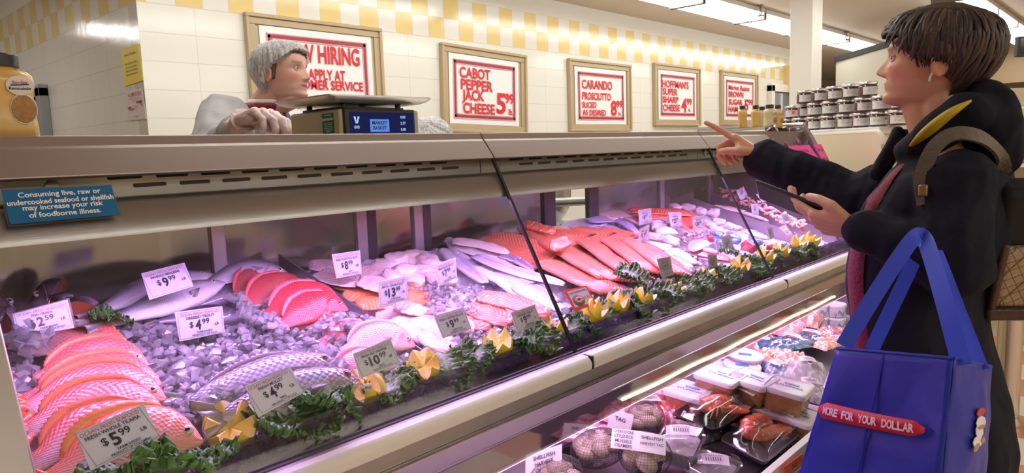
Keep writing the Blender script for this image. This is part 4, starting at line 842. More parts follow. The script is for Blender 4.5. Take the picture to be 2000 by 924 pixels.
scatter([(700, 560), (860, 540), (880, 570), (820, 590)], 25, .008, .013, .02, .035)
for _ in range(1300): crystal(np.array([rnd.uniform(.19, 3.0), rnd.uniform(.934, .965), rnd.uniform(.892, .922)]), rnd.uniform(.006, .014))
o = build('crushed_ice', mb, [packed, ice], None, smooth=False, recalc=False, loc=(1.5, 1.2, .97)); tag(o, 'crushed clear ice spread over the whole display bed', 'ice', None, 'stuff')

# ================================================================ PRICE TAGS
card = P('tag_card', (.84, .83, .85), .45); card_shaded = P('tag_card_shaded', (.62, .62, .62), .45); ink = P('tag_ink', (.03, .03, .05), .5); ink_r = P('tag_red_ink', (.55, .08, .12), .5); line_m = P('tag_border_grey', (.32, .30, .36), .5)  # second card is the white one with shade painted into its colour
sleeve = CLEAR('tag_sleeve', (.96, .96, .98), .01, .3)
def tagplane(c4, e):
    tl, tr, br, bl = [np.array(q, float) for q in c4]; bm_ = (bl+br)/2; tm = (tl+tr)/2
    Pb = U(bm_[0], bm_[1], e); Pt = atX(tm[0], tm[1], Pb[0]); d = Pt-Pb; n = np.cross((1, 0, 0), d); n /= np.linalg.norm(n)
    if n[1] > 0: n = -n
    out = []
    for q in (tl, tr, br, bl): r = ray(*q); out.append(CAM+r*((Pb-CAM).dot(n)/r.dot(n)))
    return out, n
G_TAG = 'white price tags standing in the case'
def price(lab, c4, name, price_, cents, foot=(), e=.06, small=False, hdr=True, unit='LB', mat=None, shadecard=None):
    q, n = tagplane(c4, e); ctr, ex, ey, nn, w, h = frame4(*q)
    t = thing('price_tag', lab, 'price tag', (q[2]+q[3])/2, G_TAG)
    mb = MB(); mb.slab(q[3], q[2], q[1], q[0], .0008); build('card', mb, mat or card, t, smooth=False)
    mb = MB(); mb.slab(*[ctr+(p-ctr)*1.07+nn*.0012 for p in (q[3], q[2], q[1], q[0])], .0004); 
    st = (q[2]+q[3])/2; sw = ex*w*.22; mb.quad(st-sw-ey*.03-nn*.002, st+sw-ey*.03-nn*.002, st+sw+ey*.01-nn*.002, st-sw+ey*.01-nn*.002); build('holder', mb, sleeve, t, smooth=False, recalc=False)
    mb = MB()
    for s in (-1, 1):
        rect(mb, ctr+ey*s*h*.455, ex, ey, w*.94, h*.012, 2, .0006); rect(mb, ctr+ex*s*w*.465, ex, ey, w*.008, h*.91, 2, .0006)
    if hdr: put(mb, 'OCEAN FRESH SEAFOOD', ctr+ey*h*.365, ex, ey, h*.105, -w*.86, 1, .0, .18)
    if name: put(mb, name, ctr+ey*h*.235, ex, ey, h*.095, w*.80, 0, .018)
    ph = h*(.34 if not small else .30); lw = w*.125*len(price_)
    put(mb, '$', ctr-ex*(w*.14+lw/2)-ey*h*.02, ex, ey, h*.20, w*.10, 0, .012)
    put(mb, price_, ctr-ex*w*.06-ey*h*.04, ex, ey, ph, -lw, 0, .03)
    put(mb, cents, ctr+ex*(w*.04+lw/2)+ey*h*.05, ex, ey, h*.19, -w*.16, 0, .015)
    put(mb, unit, ctr+ex*w*.34-ey*h*.10, ex, ey, h*.10, w*.10, 0, .015)
    for i, s in enumerate(foot): put(mb, s, ctr-ey*h*(.30+.095*i)+ex*w*.06, ex, ey, h*.072, w*(.34 if i == 0 and len(s) > 5 else .14 if i == 0 else .58), 0, .012)
    build('lettering', mb, [ink, ink_r, line_m], t, recalc=False, smooth=False); return t
USA = ('WILD', 'PRODUCT OF U.S.A'); FUS = ('FARM RAISED', 'PRODUCT OF U.S.A')
price('fish heads price tag, $2.59, at the far left', [(25, 614), (132, 585), (145, 640), (34, 660)], 'FISH HEADS', '2', '59', ('FARM RAISED', 'PRODUCT OF NORWAY'), .08)
price('whole branzino price tag, $9.99, leaning on the silver fish', [(276, 534), (360, 513), (379, 559), (292, 586)], 'WHOLE BRNZINI', '9', '99', (), .10)
price('dressed trout price tag, $4.99, standing in the ice', [(341, 610), (434, 598), (439, 649), (351, 667)], 'DRESSED TROUT', '4', '99', FUS, .055)
price('fresh whole tilapia price tag, $5.99, nearest and largest', [(148, 846), (281, 788), (311, 856), (177, 920)], 'FRESH WHOLE TILAPIA', '5', '99', ('FARM RAISED', 'PRODUCT OF COLOMBIA'), .12)
price('fresh mullet price tag, $4.99, in front of the mullet', [(478, 754), (567, 716), (593, 767), (505, 815)], 'FRESH MULLET', '4', '99', USA, .095)
price('fresh silk snapper price tag, $10.99, behind the kale', [(690, 691), (762, 661), (782, 710), (703, 740)], 'FRESH SILK SNAPPER', '10', '99', USA, .07)
price('fresh dover sole price tag, $8.99, at the back of the second tray', [(648, 497), (703, 489), (707, 534), (657, 544)], 'FRESH DOVER SOLE FILLET', '8', '99', USA, .07, mat=card)
price('arctic char price tag, $13.99, on the orange fillets', [(738, 550), (794, 538), (797, 586), (742, 599)], 'ARTIC CHAR FILLET', '13', '99', ('FARM RAISED', 'PRODUCT OF ICELAND'), .06)
price('pollock price tag, $7.99, on the white chunks', [(851, 516), (890, 503), (893, 542), (856, 560)], 'WILD POLLOCK FILLET', '7', '99', USA, .08)
price('fresh catfish fillets price tag, $9.99, above the kale', [(847, 617), (906, 600), (921, 643), (865, 661)], 'FRESH CATFISH FILLETS', '9', '99', FUS, .06)
price('steelhead trout price tag, $9.99, left of the haddock sign', [(998, 611), (1044, 595), (1058, 632), (1010, 650)], 'STEELHEAD TROUT', '9', '99', FUS, .05)
FAR = [('first far price tag from the left, in front of the red sockeye', [(1247, 411), (1271, 407), (1273, 434), (1249, 440)], '8', '99', .06, card), ('second far price tag, $25.99, between white pieces and red sockeye', [(1305, 415), (1330, 415), (1332, 444), (1311, 446)], '25', '99', .06, card), ('third far price tag, $24.99, beside the pink chunks', [(1353, 424), (1375, 421), (1374, 447), (1353, 451)], '24', '99', .06, card), ('leaning far price tag, $11.99, above the salmon end', [(1249, 448), (1268, 439), (1266, 474), (1247, 471)], '11', '99', .05, card),
 ('grey-shaded price tag, $12.99, at the lower end of the salmon', [(1283, 506), (1309, 501), (1315, 536), (1292, 541)], '12', '99', .05, card_shaded), ('narrow grey-shaded price tag between rose fillets and kale', [(1382, 497), (1400, 498), (1401, 526), (1385, 526)], '22', '99', .04, card_shaded), ('tilted grey-shaded price tag on the blue bags', [(1408, 463), (1426, 458), (1434, 487), (1414, 492)], '24', '99', .04, card_shaded), ('tilted price tag at the back of the shrimp tray', [(1438, 373), (1452, 364), (1460, 381), (1447, 391)], '9', '99', .09, card), ('slim tilted price tag halfway along the shrimp tray', [(1477, 380), (1486, 377), (1497, 393), (1490, 396)], '14', '99', .09, card), ('price tag standing between the two farthest dividers', [(1467, 399), (1481, 398), (1482, 419), (1469, 420)], '9', '99', .07, card), ('grey-shaded price tag at the front of the shrimp tray', [(1525, 419), (1538, 417), (1546, 435), (1534, 438)], '11', '99', .06, card_shaded), ('narrow grey-shaded price tag left of the coloured picture tag', [(1497, 445), (1508, 444), (1512, 464), (1504, 468)], '7', '99', .04, card_shaded)]
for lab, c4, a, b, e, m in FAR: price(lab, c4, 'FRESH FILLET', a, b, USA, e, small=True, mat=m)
# picture signs
def picture(lab, c4, e, border, img, title):
    q, n = tagplane(c4, e); ctr, ex, ey, nn, w, h = frame4(*q); t = thing('picture_sign', lab, 'sign', (q[2]+q[3])/2)
    mb = MB(); mb.slab(q[3], q[2], q[1], q[0], .0012); build('border', mb, border, t, smooth=False)
    mb = MB(); rect(mb, ctr+ey*h*.02, ex, ey, w*.84, h*.78, 0, .0006); build('print', mb, P('picture_paper', (.62, .60, .56), .4), t, recalc=False, smooth=False)
    mb = MB(); mb.lathe([(.001, .0015), (w*.24, .0012), (w*.26, .0006)], n=20, fr=(ctr-ex*w*.12-ey*h*.08, ex, ey*.7, nn)); build('plate_photo', mb, img, t, recalc=False)
    mb = MB()
    for i in range(7): a = i*.9; mb.sphere(ctr-ex*w*(.12+.12*math.cos(a))-ey*h*(.08+.10*math.sin(a))+nn*.0016, (w*.07, h*.05, .0008), 8, 5, fr=(ex, ey, nn))
    build('food_photo', mb, P('food_brown', (.50, .30, .12), .4), t)
    mb = MB(); put(mb, title, ctr+ey*h*.30, ex, ey, h*.11, w*.78, 0, .015); put(mb, '10.99', ctr+ex*w*.24-ey*h*.05, ex, ey, h*.16, w*.28, 1, .015); put(mb, 'per lb.', ctr+ex*w*.24-ey*h*.22, ex, ey, h*.06, w*.2, 0); build('lettering', mb, [ink, ink_r], t, recalc=False, smooth=False)
picture('red-edged picture sign for large haddock fillets right of the seam', [(1101, 567), (1146, 558), (1164, 593), (1123, 609)], .05, P('sign_edge_red', (.80, .06, .05), .4), P('plate_dark', (.20, .14, .10), .4), 'Large Haddock Fillets')
picture('small coloured picture tag near the far end of the kale', [(1520, 445), (1534, 438), (1549, 459), (1538, 461)], .04, P('sign_edge_coral', (.72, .30, .26), .4), P('plate_blue', (.35, .48, .62), .4), 'Seafood')

# ================================================================ LEMONS AND KALE
peel = P('lemon_peel', (.98, .74, .04), .35, bump=.2, bscale=260, coat=.2)
flesh = ORG('lemon_flesh', 'grain', .25, .4, .3, 3.0, (.98, .90, .62), .3)
def lemon(lab, px, py, d, face=(0, -.5, .85), seed=0, amp=.017, r=.031):
    """crown-cut half lemon; d = forward distance of its middle"""
    c = atY(px, py, .959); ez = _n(face); ex = _n(np.cross((.2, 1, .1), ez)); ey = np.cross(ez, ex); t = thing('lemon_crown', lab, 'lemon', c-ez*.022, 'crown-cut lemon halves along the front glass')
    n = 60; nt = 6; rnd = random.Random(seed); ph = rnd.uniform(0, 1); jit = [rnd.uniform(.7, 1.15) for _ in range(nt)]
    def rim(k):
        x = (k/n*nt+ph) % nt; i = int(x); f = x-i; return -.004+amp*jit[i]*(1-abs(2*f-1))**1.1*1.6
    def pt(rr, k, z): a = 2*PI*k/n; return c+ex*rr*math.cos(a)+ey*rr*math.sin(a)+ez*z
    mb = MB(); rings = []
    for j in range(12):
        q = j/11; ring = []
        for k in range(n):
            zb = -.034; z = lerp(zb, rim(k), q); rr = r*math.sqrt(max(0, 1-((z+.002)/.036)**2)) if z < 0 else r*math.sqrt(max(.3, 1-(z/.042)**2))
            if j == 0: rr = .003
            ring.append(pt(rr, k, z))
        rings.append(ring)
    mb.loft(rings, True, False); build('peel', mb, peel, t, angle=50)
    mb = MB(); rg, cl = [], []
    for j in range(9):
        q = j/8; ring, cc = [], []
        for k in range(n):
            z1 = rim(k); rr = r*math.sqrt(max(0, 1-((z1+.002)/.036)**2)) if z1 < 0 else r*math.sqrt(max(.3, 1-(z1/.042)**2))
            z = lerp(-.006, z1, q**1.15); x = (k/n*nt+ph)*2; seg = abs(math.sin(PI*x/2*1.0)); ring.append(pt(max(.0005, rr*.985*q), k, z-.0006))
            c0 = mixc((.97, .76, .18), (.97, .88, .58), .65*(1-seg)**3); c0 = mixc(c0, (.97, .92, .72), max(0, q-.86)*7); cc.append(c0)
        rg.append(ring); cl.append(cc)
    mb.loft(rg, True, False, 0, cl, None); build('flesh', mb, flesh, t, angle=50)
    return t
LEM = [(450, 830, .98, (-.22, -.66, .72), 'lemon crown nearest the camera, opened like a flower', .020, .040), (713, 757, 1.27, (-.45, -.1, .8), 'lemon crown with a round sticker under the mullet\'s nose', .021, .035), (827, 712, 1.41, (-.5, -.5, .7), 'lemon crown left of the steel divider end', .019, .033), (972, 668, 1.64, (-.3, -.2, .9), 'lemon crown between the catfish and steelhead tags', .017, .033), (1083, 637, 1.83, (0, -.1, 1), 'lemon crown just left of the first glass seam', .016, .033), (1163, 605, 1.98, (.2, -.4, .9), 'lemon crown in front of the haddock picture sign', .02, .033), (1207, 588, 2.07, (-.2, -.3, .9), 'lemon crown right of the haddock picture sign', .017, .032), (1260, 574, 2.18, (.2, -.3, .9), 'lemon crown below the dark leafy tuft by the salmon', .014, .032), (1318, 560, 2.30, (.1, -.5, .9), 'small lemon crown under the salmon price tag', .012, .03), (1380, 540, 2.45, (-.3, -.5, .8), 'lemon crown below the narrow grey tag', .018, .033), (1447, 517, 2.62, (-.3, -.4, .8), 'lemon crown left of the second glass seam', .018, .033), (1497, 497, 2.78, (.1, -.4, .9), 'lemon crown right of the second glass seam', .018, .033), (1527, 486, 2.88, (.1, -.4, .9), 'lemon crown below the far picture tag', .016, .032), (1562, 472, 3.0, (-.2, -.4, .9), 'second last lemon crown toward the woman', .016, .032), (1588, 466, 3.06, (.2, -.4, .9), 'last lemon crown beside the woman\'s coat', .015, .032)]
for i, (x, y, d, fc, lab, am, r) in enumerate(LEM):
    t = lemon(lab, x, y, d, fc, i, am, r*.92)
    if i == 1:
        c = atY(719, 757, .929); e2 = _n(CAM-c); e1 = _n(np.cross((0, 0, 1), e2)); e3 = np.cross(e2, e1); mb = MB(); mb.lathe([(.001, .0005), (.007, .0004), (.0075, 0)], n=18, fr=(c, e1, e3, e2)); build('fruit_sticker', mb, P('sticker_cream', (.80, .74, .55), .4), t); mb = MB(); put(mb, '4033', c+e2*.0008, e1, e3, .004, .01); build('sticker_print', mb, ink, t, recalc=False, smooth=False)
kale_m = ORG('kale_leaf', 'grain', .42, .15, .6, 1.6, (.16, .30, .10), .25)
def kale_mesh(seed, Lh=.078, Wd=.066):
    """one leaf: a rib and a blade whose rim is gathered into tight frills"""
    rnd = random.Random(seed); nu, nv = 60, 31; vs, cl = [], []; ph = rnd.uniform(0, 6)
    for i in range(nu+1):
        s = i/nu; wd = Wd*.5*(.20+.80*math.sin(PI*min(1, s*.80+.12))**.6)*(1+.16*math.sin(s*17+ph))
        for j in range(nv):
            v = j/(nv-1)*2-1; ed = max(0, abs(v)-.25)/.75; tip = max(0, s-.78)*4.2; ru = max(ed, min(1, tip)); sg = 1 if v > 0 else -1
            z = .012*math.sin(s*2.6)+.0060*ru*math.sin(s*46+ph+sg*2+v*2)+.0052*ru**2*math.sin(s*103+2*ph+v*13+sg)+.004*ru*mnoise.noise(Vector((s*22, v*9, seed)))
            x = v*wd+.0050*ru**2*math.sin(s*83+ph*3+v*8)+.005*ru*mnoise.noise(Vector((s*15, v*12, seed+5))); y = (s-.40)*Lh+.0045*ru**2*math.cos(s*91+ph*2+v*11)+tip*.003*math.sin(v*23+ph)
            vs.append((x, y, z+ed*.007))
            c = mixc((.045, .13, .03), (.10, .22, .05), mnoise.noise(Vector((s*6, v*4, seed)))*.5+.5); c = mixc(c, (.26, .38, .18), .7*math.exp(-(v/.06)**2)); c = mixc(c, (.12, .27, .08), .6*ru); cl.append(c)
    mb = MB(); mb.add(vs, [(i*nv+j, i*nv+j+1, (i+1)*nv+j+1, (i+1)*nv+j) for i in range(nu) for j in range(nv-1)], 0, cl); return mb
kproto = []
for k in range(5):
    kproto.append(None)
def kale(lab, loc, rot, sc, k):
    if kproto[k] is None:
        o = build('kale_leaf', kale_mesh(k), kale_m, None, recalc=False, angle=180); sm = o.modifiers.new('s', 'SOLIDIFY'); sm.thickness = .0008; kproto[k] = o
    else: o = kproto[k].copy(); COL.objects.link(o)
    o.location = tuple(loc); o.rotation_euler = rot; o.scale = (sc, sc, sc); return tag(o, lab, 'kale', 'curly kale leaves along the front glass')
rnd = random.Random(5)
LN = ['flower-cut lemon', 'stickered lemon', 'lemon at the divider', 'catfish tag lemon', 'first seam lemon', 'haddock sign lemon', 'lemon past the haddock sign', 'leafy tuft lemon', 'small salmon tag lemon', 'narrow grey tag lemon', 'lemon before second seam', 'lemon past second seam', 'picture tag lemon', 'second last lemon', 'last lemon']
xl = [atY(l[0], l[1], .959)[0] for l in LEM]
for i in range(len(LEM)):
    c = atY(LEM[i][0], LEM[i][1], .959)
    kale(f'kale leaf lying under {LN[i]}', (c[0]+.006, c[1]+.030, .900), (-.1+rnd.uniform(-.2, .1), rnd.uniform(-.2, .2), PI+rnd.uniform(-.5, .5)), .95, i % 5)
    if i < len(LEM)-1:
        gap = xl[i+1]-xl[i]; n = max(1, min(6, int(round(gap/.044)-1))); pos = ['left', 'middle', 'right', 'farther right', 'farthest right', 'last']
        for k in range(n):
            x = xl[i]+.036+(gap-.072)*((k+.5)/n if n > 1 else .5); y = .966+rnd.uniform(-.008, .012)
            kale((f'kale leaf between {LN[i]} and {LN[i+1]}' + (f'; {pos[k]}' if n > 1 else '')), (x, y, .922+rnd.uniform(0, .010)), (rnd.uniform(-.75, -.1), rnd.uniform(-.4, .4), PI+rnd.uniform(-.9, .9)), rnd.uniform(.95, 1.25), rnd.randrange(5))
for (px, py, e, sc, lab, rz) in ((262, 930, .085, 1.25, 'broad kale leaf in front of the tilapia tag at the bottom left', 2.6), (345, 935, .07, 1.1, 'kale leaf under the nearest tilapia\'s chin at the bottom left', 3.5), (405, 905, .03, .9, 'kale leaf between the tilapia head and the flower-cut lemon', 3.4), (418, 815, .02, .9, 'kale leaf behind the flower-cut lemon', 1.2), (625, 800, .05, 1.1, 'kale leaf over the belly of the nearest mullet', 3.1), (1240, 545, .05, 1.1, 'pale leafy tuft at the lower end of the widest salmon fillet', .4), (1340, 505, .0, .7, 'kale leaf behind the narrow grey tag', .5), (1430, 500, .03, 1.0, 'grey-green kale leaf below the tilted grey tag', .8), (222, 628, .06, .8, 'kale scrap beside the upright fish head', 1.6)):
    c = U(px, py, e); kale(lab, c, (.3, rnd.uniform(-.3, .3), rz), sc, rnd.randrange(5))

# ================================================================ ON THE CASE TOP
# deli scale
SY = 1.5; q0 = atY(665, 225, SY); q1 = atY(820, 228, SY); zb = 1.366; zt = 1.437; xa, xb = q0[0], q1[0]; ya, yb = SY, SY+.235
tan = P('scale_tan', (.68, .61, .44), .4); dk = P('scale_black', (.03, .028, .03), .35)
sc_ = thing('deli_scale', 'tan and black deli scale with a steel pan on the case top', 'scale', ((xa+xb)/2, SY+.12, zb))
mb = MB(); mb.box((xa, ya+.004, zb), (xb, yb, zt)); build('body', mb, tan, sc_, bevel=.006)
mb = MB(); mb.box((xa+.008, ya-.006, zb), (xb-.022, ya+.006, zt+.001)); build('display_bezel', mb, dk, sc_, bevel=.003)
mb = MB(); mb.box((xa+.022, ya-.0075, zb+.001), (xb-.030, ya-.005, zt-.008)); build('screen', mb, EMIT('screen_blue', (.010, .014, .06), 1.0), sc_, smooth=False)
wS = xb-xa; ex = np.array([1., 0, 0]); ez = np.array([0, 0, 1.])
mb = MB(); c0 = np.array([xa+wS*.44, ya-.0078, zb+.030]); rect(mb, c0, ex, ez, .060, .032, 0, .0004); build('logo_panel', mb, EMIT('screen_logo', (.10, .24, .70), 1.0), sc_, recalc=False, smooth=False)
mb = MB(); put(mb, 'MARKET', c0+ez*.007, ex, ez, .009, .048, 0, .03, .1, .0008); put(mb, 'BASKET', c0-ez*.006, ex, ez, .009, .048, 0, .03, .1, .0008); build('logo_lettering', mb, P('logo_navy', (.01, .015, .10), .4), sc_, recalc=False, smooth=False)
mb = MB()
for i, s in enumerate(('0.00', '2.77', '0.00')): put(mb, s, (xa+wS*.74, ya-.0078, zb+.052-.016*i), ex, ez, .007, .025, 0, .02, 0, .0008)
put(mb, 'Thank you for shopping', (xa+wS*.46, ya-.0078, zb+.006), ex, ez, .004, .08, 0, .01, 0, .0008)
for s in (-1, 1): mb.quad((xa+wS*.16, ya-.009, zb+.035), (xa+wS*.16+s*.003, ya-.009, zb+.035), (xa+wS*.16+s*.009, ya-.009, zb+.052), (xa+wS*.16+s*.003, ya-.009, zb+.052))
put(mb, '@@', (xa+wS*.16, ya-.0078, zb+.026), ex, ez, .006, .02, 0, .01, 0, .0008)
build('digits', mb, EMIT('screen_text', (.45, .60, .95), 1.0), sc_, recalc=False, smooth=False)
gl = P('green_label', (.02, .20, .08), .5); ey_ = np.array([0, -1., 0]); c0 = np.array([xa-.0006, ya+.055, zb+.038]); mb = MB(); rect(mb, c0, ey_, ez, .052, .050, 0, .0002); build('green_sticker', mb, gl, sc_, recalc=False, smooth=False)
mb = MB(); rect(mb, c0+ez*.010, ey_, ez, .050, .006, 0, .0008); rect(mb, c0+ez*.020, ey_, ez, .03, .003, 0, .0008); rect(mb, c0-ez*.02, ey_, ez, .02, .003, 0, .0008)
for i in range(5): rect(mb, c0+ez*(.001-.0042*i), ey_, ez, .042-.004*(i % 3), .0013, 0, .0008)
build('sticker_print', mb, P('sticker_white', (.65, .72, .65), .5), sc_, recalc=False, smooth=False)
mb = MB(); mb.box((xa+.02, ya+.03, zt), (xb-.03, yb-.03, zt+.008))
for xx in (xa+.03, xb-.05):
    for yy in (ya+.03, yb-.05): mb.lathe([(.008, 0), (.008, .016), (.005, .017)], (xx, yy, zt), 10)
build('load_arms', mb, dk, sc_, bevel=.002)
x0, x1, y0, y1 = xa-.040, xb+.035, ya-.02, yb+.02; rings = []
def rr(x0, x1, y0, y1, z, r=.02, n=6):
    o = []
    for cx, cy, a0 in ((x1-r, y1-r, 0), (x0+r, y1-r, PI/2), (x0+r, y0+r, PI), (x1-r, y0+r, 1.5*PI)):
        for k in range(n): a = a0+PI/2*k/(n-1); o.append((cx+r*math.cos(a), cy+r*math.sin(a), z))
    return o
mb = MB(); mb.loft([rr(x0+.025, x1-.025, y0+.02, y1-.02, zt+.0165), rr(x0+.008, x1-.008, y0+.008, y1-.008, zt+.022), rr(x0, x1, y0, y1, zt+.030), rr(x0, x1, y0, y1, zt+.0335), rr(x0+.014, x1-.014, y0+.014, y1-.014, zt+.0315), rr(x0+.03, x1-.03, y0+.025, y1-.025, zt+.026)]); build('pan', mb, P('pan_steel', (.74, .72, .68), .35, .9), sc_, angle=30)
# squeeze bottles
amber = P('sauce_amber', (.80, .50, .14), .22, coat=.5, var=.12, vscale=30); pale_s = P('sauce_pale', (.72, .62, .36), .25, coat=.5); cap_b = P('cap_black', (.02, .02, .022), .35); lbl = P('label_cream', (.80, .78, .72), .45); brown_f = P('label_food', (.42, .22, .06), .5, var=.5, vscale=160)
def bottle(lab, c, w, h, mat, yaw=0., text=False, grp=None):
    t = thing('sauce_bottle', lab, 'bottle', c, grp); c = np.array(c, float); e1 = np.array([math.cos(yaw), math.sin(yaw), 0]); e2 = np.array([-math.sin(yaw), math.cos(yaw), 0])
    def ring(s, z, p=3.2, n=32, d=.72):
        o = []
        for k in range(n):
            a = 2*PI*k/n; ca, sa = math.cos(a), math.sin(a); q = (abs(ca)**p+abs(sa)**p)**(-1/p); o.append(c+e1*s*w/2*ca*q+e2*s*w/2*d*sa*q+np.array([0, 0, z*h]))
        return o
    mb = MB(); mb.loft([ring(.90, 0), ring(1.0, .02), ring(1, .12), ring(.96, .25), ring(.93, .38), ring(.93, .44), ring(.95, .55), ring(1, .66), ring(.97, .72), ring(.85, .765), ring(.62, .79, 2.2, d=.95), ring(.56, .80, 2, d=.98), ring(.56, .83, 2, d=.98)]); build('body', mb, mat, t, angle=180)
    mb = MB(); rg = []
    for z, s in ((.825, .60), (.83, .64), (.96, .64), (.975, .61), (.98, .5)):
        rg.append([c+e1*w/2*s*(1+.015*(k % 2))*math.cos(2*PI*k/48)+e2*w/2*s*(1+.015*(k % 2))*math.sin(2*PI*k/48)+np.array([0, 0, z*h]) for k in range(48)])
    mb.loft(rg); build('cap', mb, cap_b, t, angle=30)
    if text is not None:
        n = -e2; b = c+n*(w/2*.72); ez = np.array([0, 0, 1.])
        mb = MB(); mb.lathe([(.001, .003), (w*.20, .0026), (w*.205, .0015)], n=26, fr=(b+e1*w*.26+ez*h*.60+n*w*.0, e1, ez*.82, n)); mb.lathe([(.001, .003), (w*.19, .0026), (w*.195, .0012)], n=26, fr=(b+e1*w*.28+ez*h*.33-n*.002, e1, ez*1.35, n)); build('label', mb, lbl, t)
        mb = MB(); mb.lathe([(.001, .0045), (w*.175, .0042), (w*.18, .0025)], n=26, fr=(b+e1*w*.28+ez*h*.33-n*.002, e1, ez*1.3, n)); build('food_picture', mb, brown_f, t)
        mb = MB(); put(mb, 'Sau-Sea', b+e1*w*.25+ez*h*.635, e1, ez, h*.036, w*.28, 0, .02, .2, .0036); put(mb, 'Remoulade', b+e1*w*.25+ez*h*.565, e1, ez, h*.034, w*.38, 1, .02, 0, .0036); mb.tube([b+e1*w*.12+ez*h*.60+n*.0036, b+e1*w*.25+ez*h*.605+n*.0036, b+e1*w*.38+ez*h*.612+n*.0036], .0008, 5, 2); build('lettering', mb, [P('brand_red', (.6, .04, .04), .5), ink, P('brand_blue', (.04, .1, .4), .5)], t, recalc=False, smooth=False)
    return t
b0 = atY(16, 264, 1.20); 
bottle('large remoulade bottle with a black cap at the left end of the case', (b0[0]-.003, 1.205, 1.362), .082, .118, amber, -.12)
gb = 'small sauce bottles on the right end of the case'
for px, wd, m, lab, z in ((1450, .034, amber, 'leftmost small sauce bottle of the group on the case end', .088), (1476, .036, amber, 'second small sauce bottle from the left on the case end', .092), (1488, .036, pale_s, 'pale sauce bottle between the amber ones on the case end', .094), (1503, .05, pale_s, 'wide pale dressing bottle on the case end', .098), (1519, .038, amber, 'rightmost small sauce bottle with an oval food label', .098)):
    c = atY(px, 250, 1.22 if px not in (1488,) else 1.27); bottle(lab, (c[0], c[1], 1.376 if c[0] > HEND else 1.362), wd, z, m, -.6, text=None if px in (1450, 1476, 1488) else False, grp=gb)
# jam jars in a pyramid behind the case end
jam = P('dark_jam', (.085, .022, .030), .12, coat=.8); lid = P('silver_lid', (.62, .60, .56), .3, .8); jl = P('jar_label', (.78, .76, .73), .5); jd = P('jar_dot', (.10, .07, .06), .5)
def jar(c, yaw):
    t = thing('jam_jar', 'x', 'jar', c); c = np.array(c, float); mb = MB(); mb.lathe([(.034, 0), (.041, .003), (.042, .01), (.042, .045), (.040, .053), (.036, .058)], c, 28); build('glass_body', mb, jam, t)
    mb = MB(); mb.lathe([(.0385, .0565), (.041, .058), (.041, .067), (.0395, .070), (.03, .0705)], c, 28); build('lid', mb, lid, t)
    mb = MB(); n = 20; r = .0424; a0, a1 = -1.05+PI/2, 1.05+PI/2
    v = [(c[0]+r*math.cos(lerp(a0, a1, k/n)), c[1]-r*math.sin(lerp(a0, a1, k/n)), c[2]+z) for z in (.010, .046) for k in range(n+1)]; mb.add(v, [(k, k+1, n+2+k, n+1+k) for k in range(n)]); o = build('label', mb, jl, t, recalc=False)
    mb = MB(); a = PI/2-.75; r = .0428; mb.lathe([(.001, .0006), (.0045, .0003), (.005, 0)], n=12, fr=(c+np.array([r*math.cos(a), -r*math.sin(a), .036]), (math.sin(a), math.cos(a), 0), (0, 0, 1), (math.cos(a), -math.sin(a), 0)))
    for i in range(4):
        for k in range(8):
            if (k+i) % 5 == 4: continue
            a = PI/2+.55-k*.13; r = .0427; z = .040-.006*i; da = .10; mb.quad(*[(c[0]+r*math.cos(q), c[1]-r*math.sin(q), c[2]+zz) for q, zz in ((a, z), (a-da, z), (a-da, z+.0016), (a, z+.0016))])
    build('label_print', mb, jd, t, recalc=False); return t
shelf_z = 1.372
jb = np.array([PD(1536, 256, 3.95)[:2], PD(1716, 254, 3.30)[:2]])
st = thing('jar_stand', 'low display stand that carries the jam jar pyramid', 'display stand', ((jb[0][0]+jb[1][0])/2, (jb[0][1]+jb[1][1])/2, 0))
dr = _n(np.append(jb[1]-jb[0], 0)); nr = np.array([-dr[1], dr[0], 0]); nr = nr if nr[0] > 0 else -nr; Ls = np.linalg.norm(jb[1]-jb[0])
mb = MB(); mb.box((-.10, -.07, 1.34), (Ls+.08, .30, shelf_z), fr=(np.append(jb[0], 0), dr, nr, (0, 0, 1))); build('top_board', mb, white_metal, st, bevel=.004)
mb = MB(); mb.box((-.06, -.03, 0), (Ls+.05, .26, 1.34), fr=(np.append(jb[0], 0), dr, nr, (0, 0, 1))); build('cabinet', mb, cream, st, smooth=False)
jp = jar((0, 0, 0), 0); first = True; rowN = ['bottom', 'middle', 'top']; ordn = ['first', 'second', 'third', 'fourth', 'fifth', 'sixth', 'seventh', 'eighth']
sp_ = Ls/6
for row, (i0, n) in enumerate(((0, 8), (0, 8), (1.35, 5))):
    for k in range(n):
        p = np.append(jb[0], 0)+dr*sp_*(i0+k+(.10 if row == 1 else 0))+nr*(.03 if row == 1 and k < 2 else 0); z = shelf_z+.0712*row
        if first: o = jp; first = False
        else: o = copy_tree(jp)
        o.location = (p[0], p[1], z); o.rotation_euler = (0, 0, math.atan2(-p[0], p[1])+.25+random.uniform(-.3, .3)); o['label'] = f'{ordn[k]} dark jam jar from the left in the {rowN[row]} row of the pyramid'; o['group'] = 'jam jars stacked in a pyramid'
for k in range(3):
    p = np.append(jb[0], 0)+dr*sp_*(2.0+k*1.05)+nr*.10; o = copy_tree(jp); o.location = (p[0], p[1], shelf_z); o.rotation_euler = (0, 0, math.atan2(-p[0], p[1])); o['label'] = f'{ordn[k]} jam jar from the left in the row behind the pyramid'; o['group'] = 'jam jars stacked in a pyramid'
p = np.append(jb[0], 0)+dr*sp_*1.1-nr*.041; c = np.array([p[0], p[1], shelf_z+.0712+.030]); tkn = thing('price_sticker', 'round orange price sticker on the second jar of the middle row', 'sticker', c)
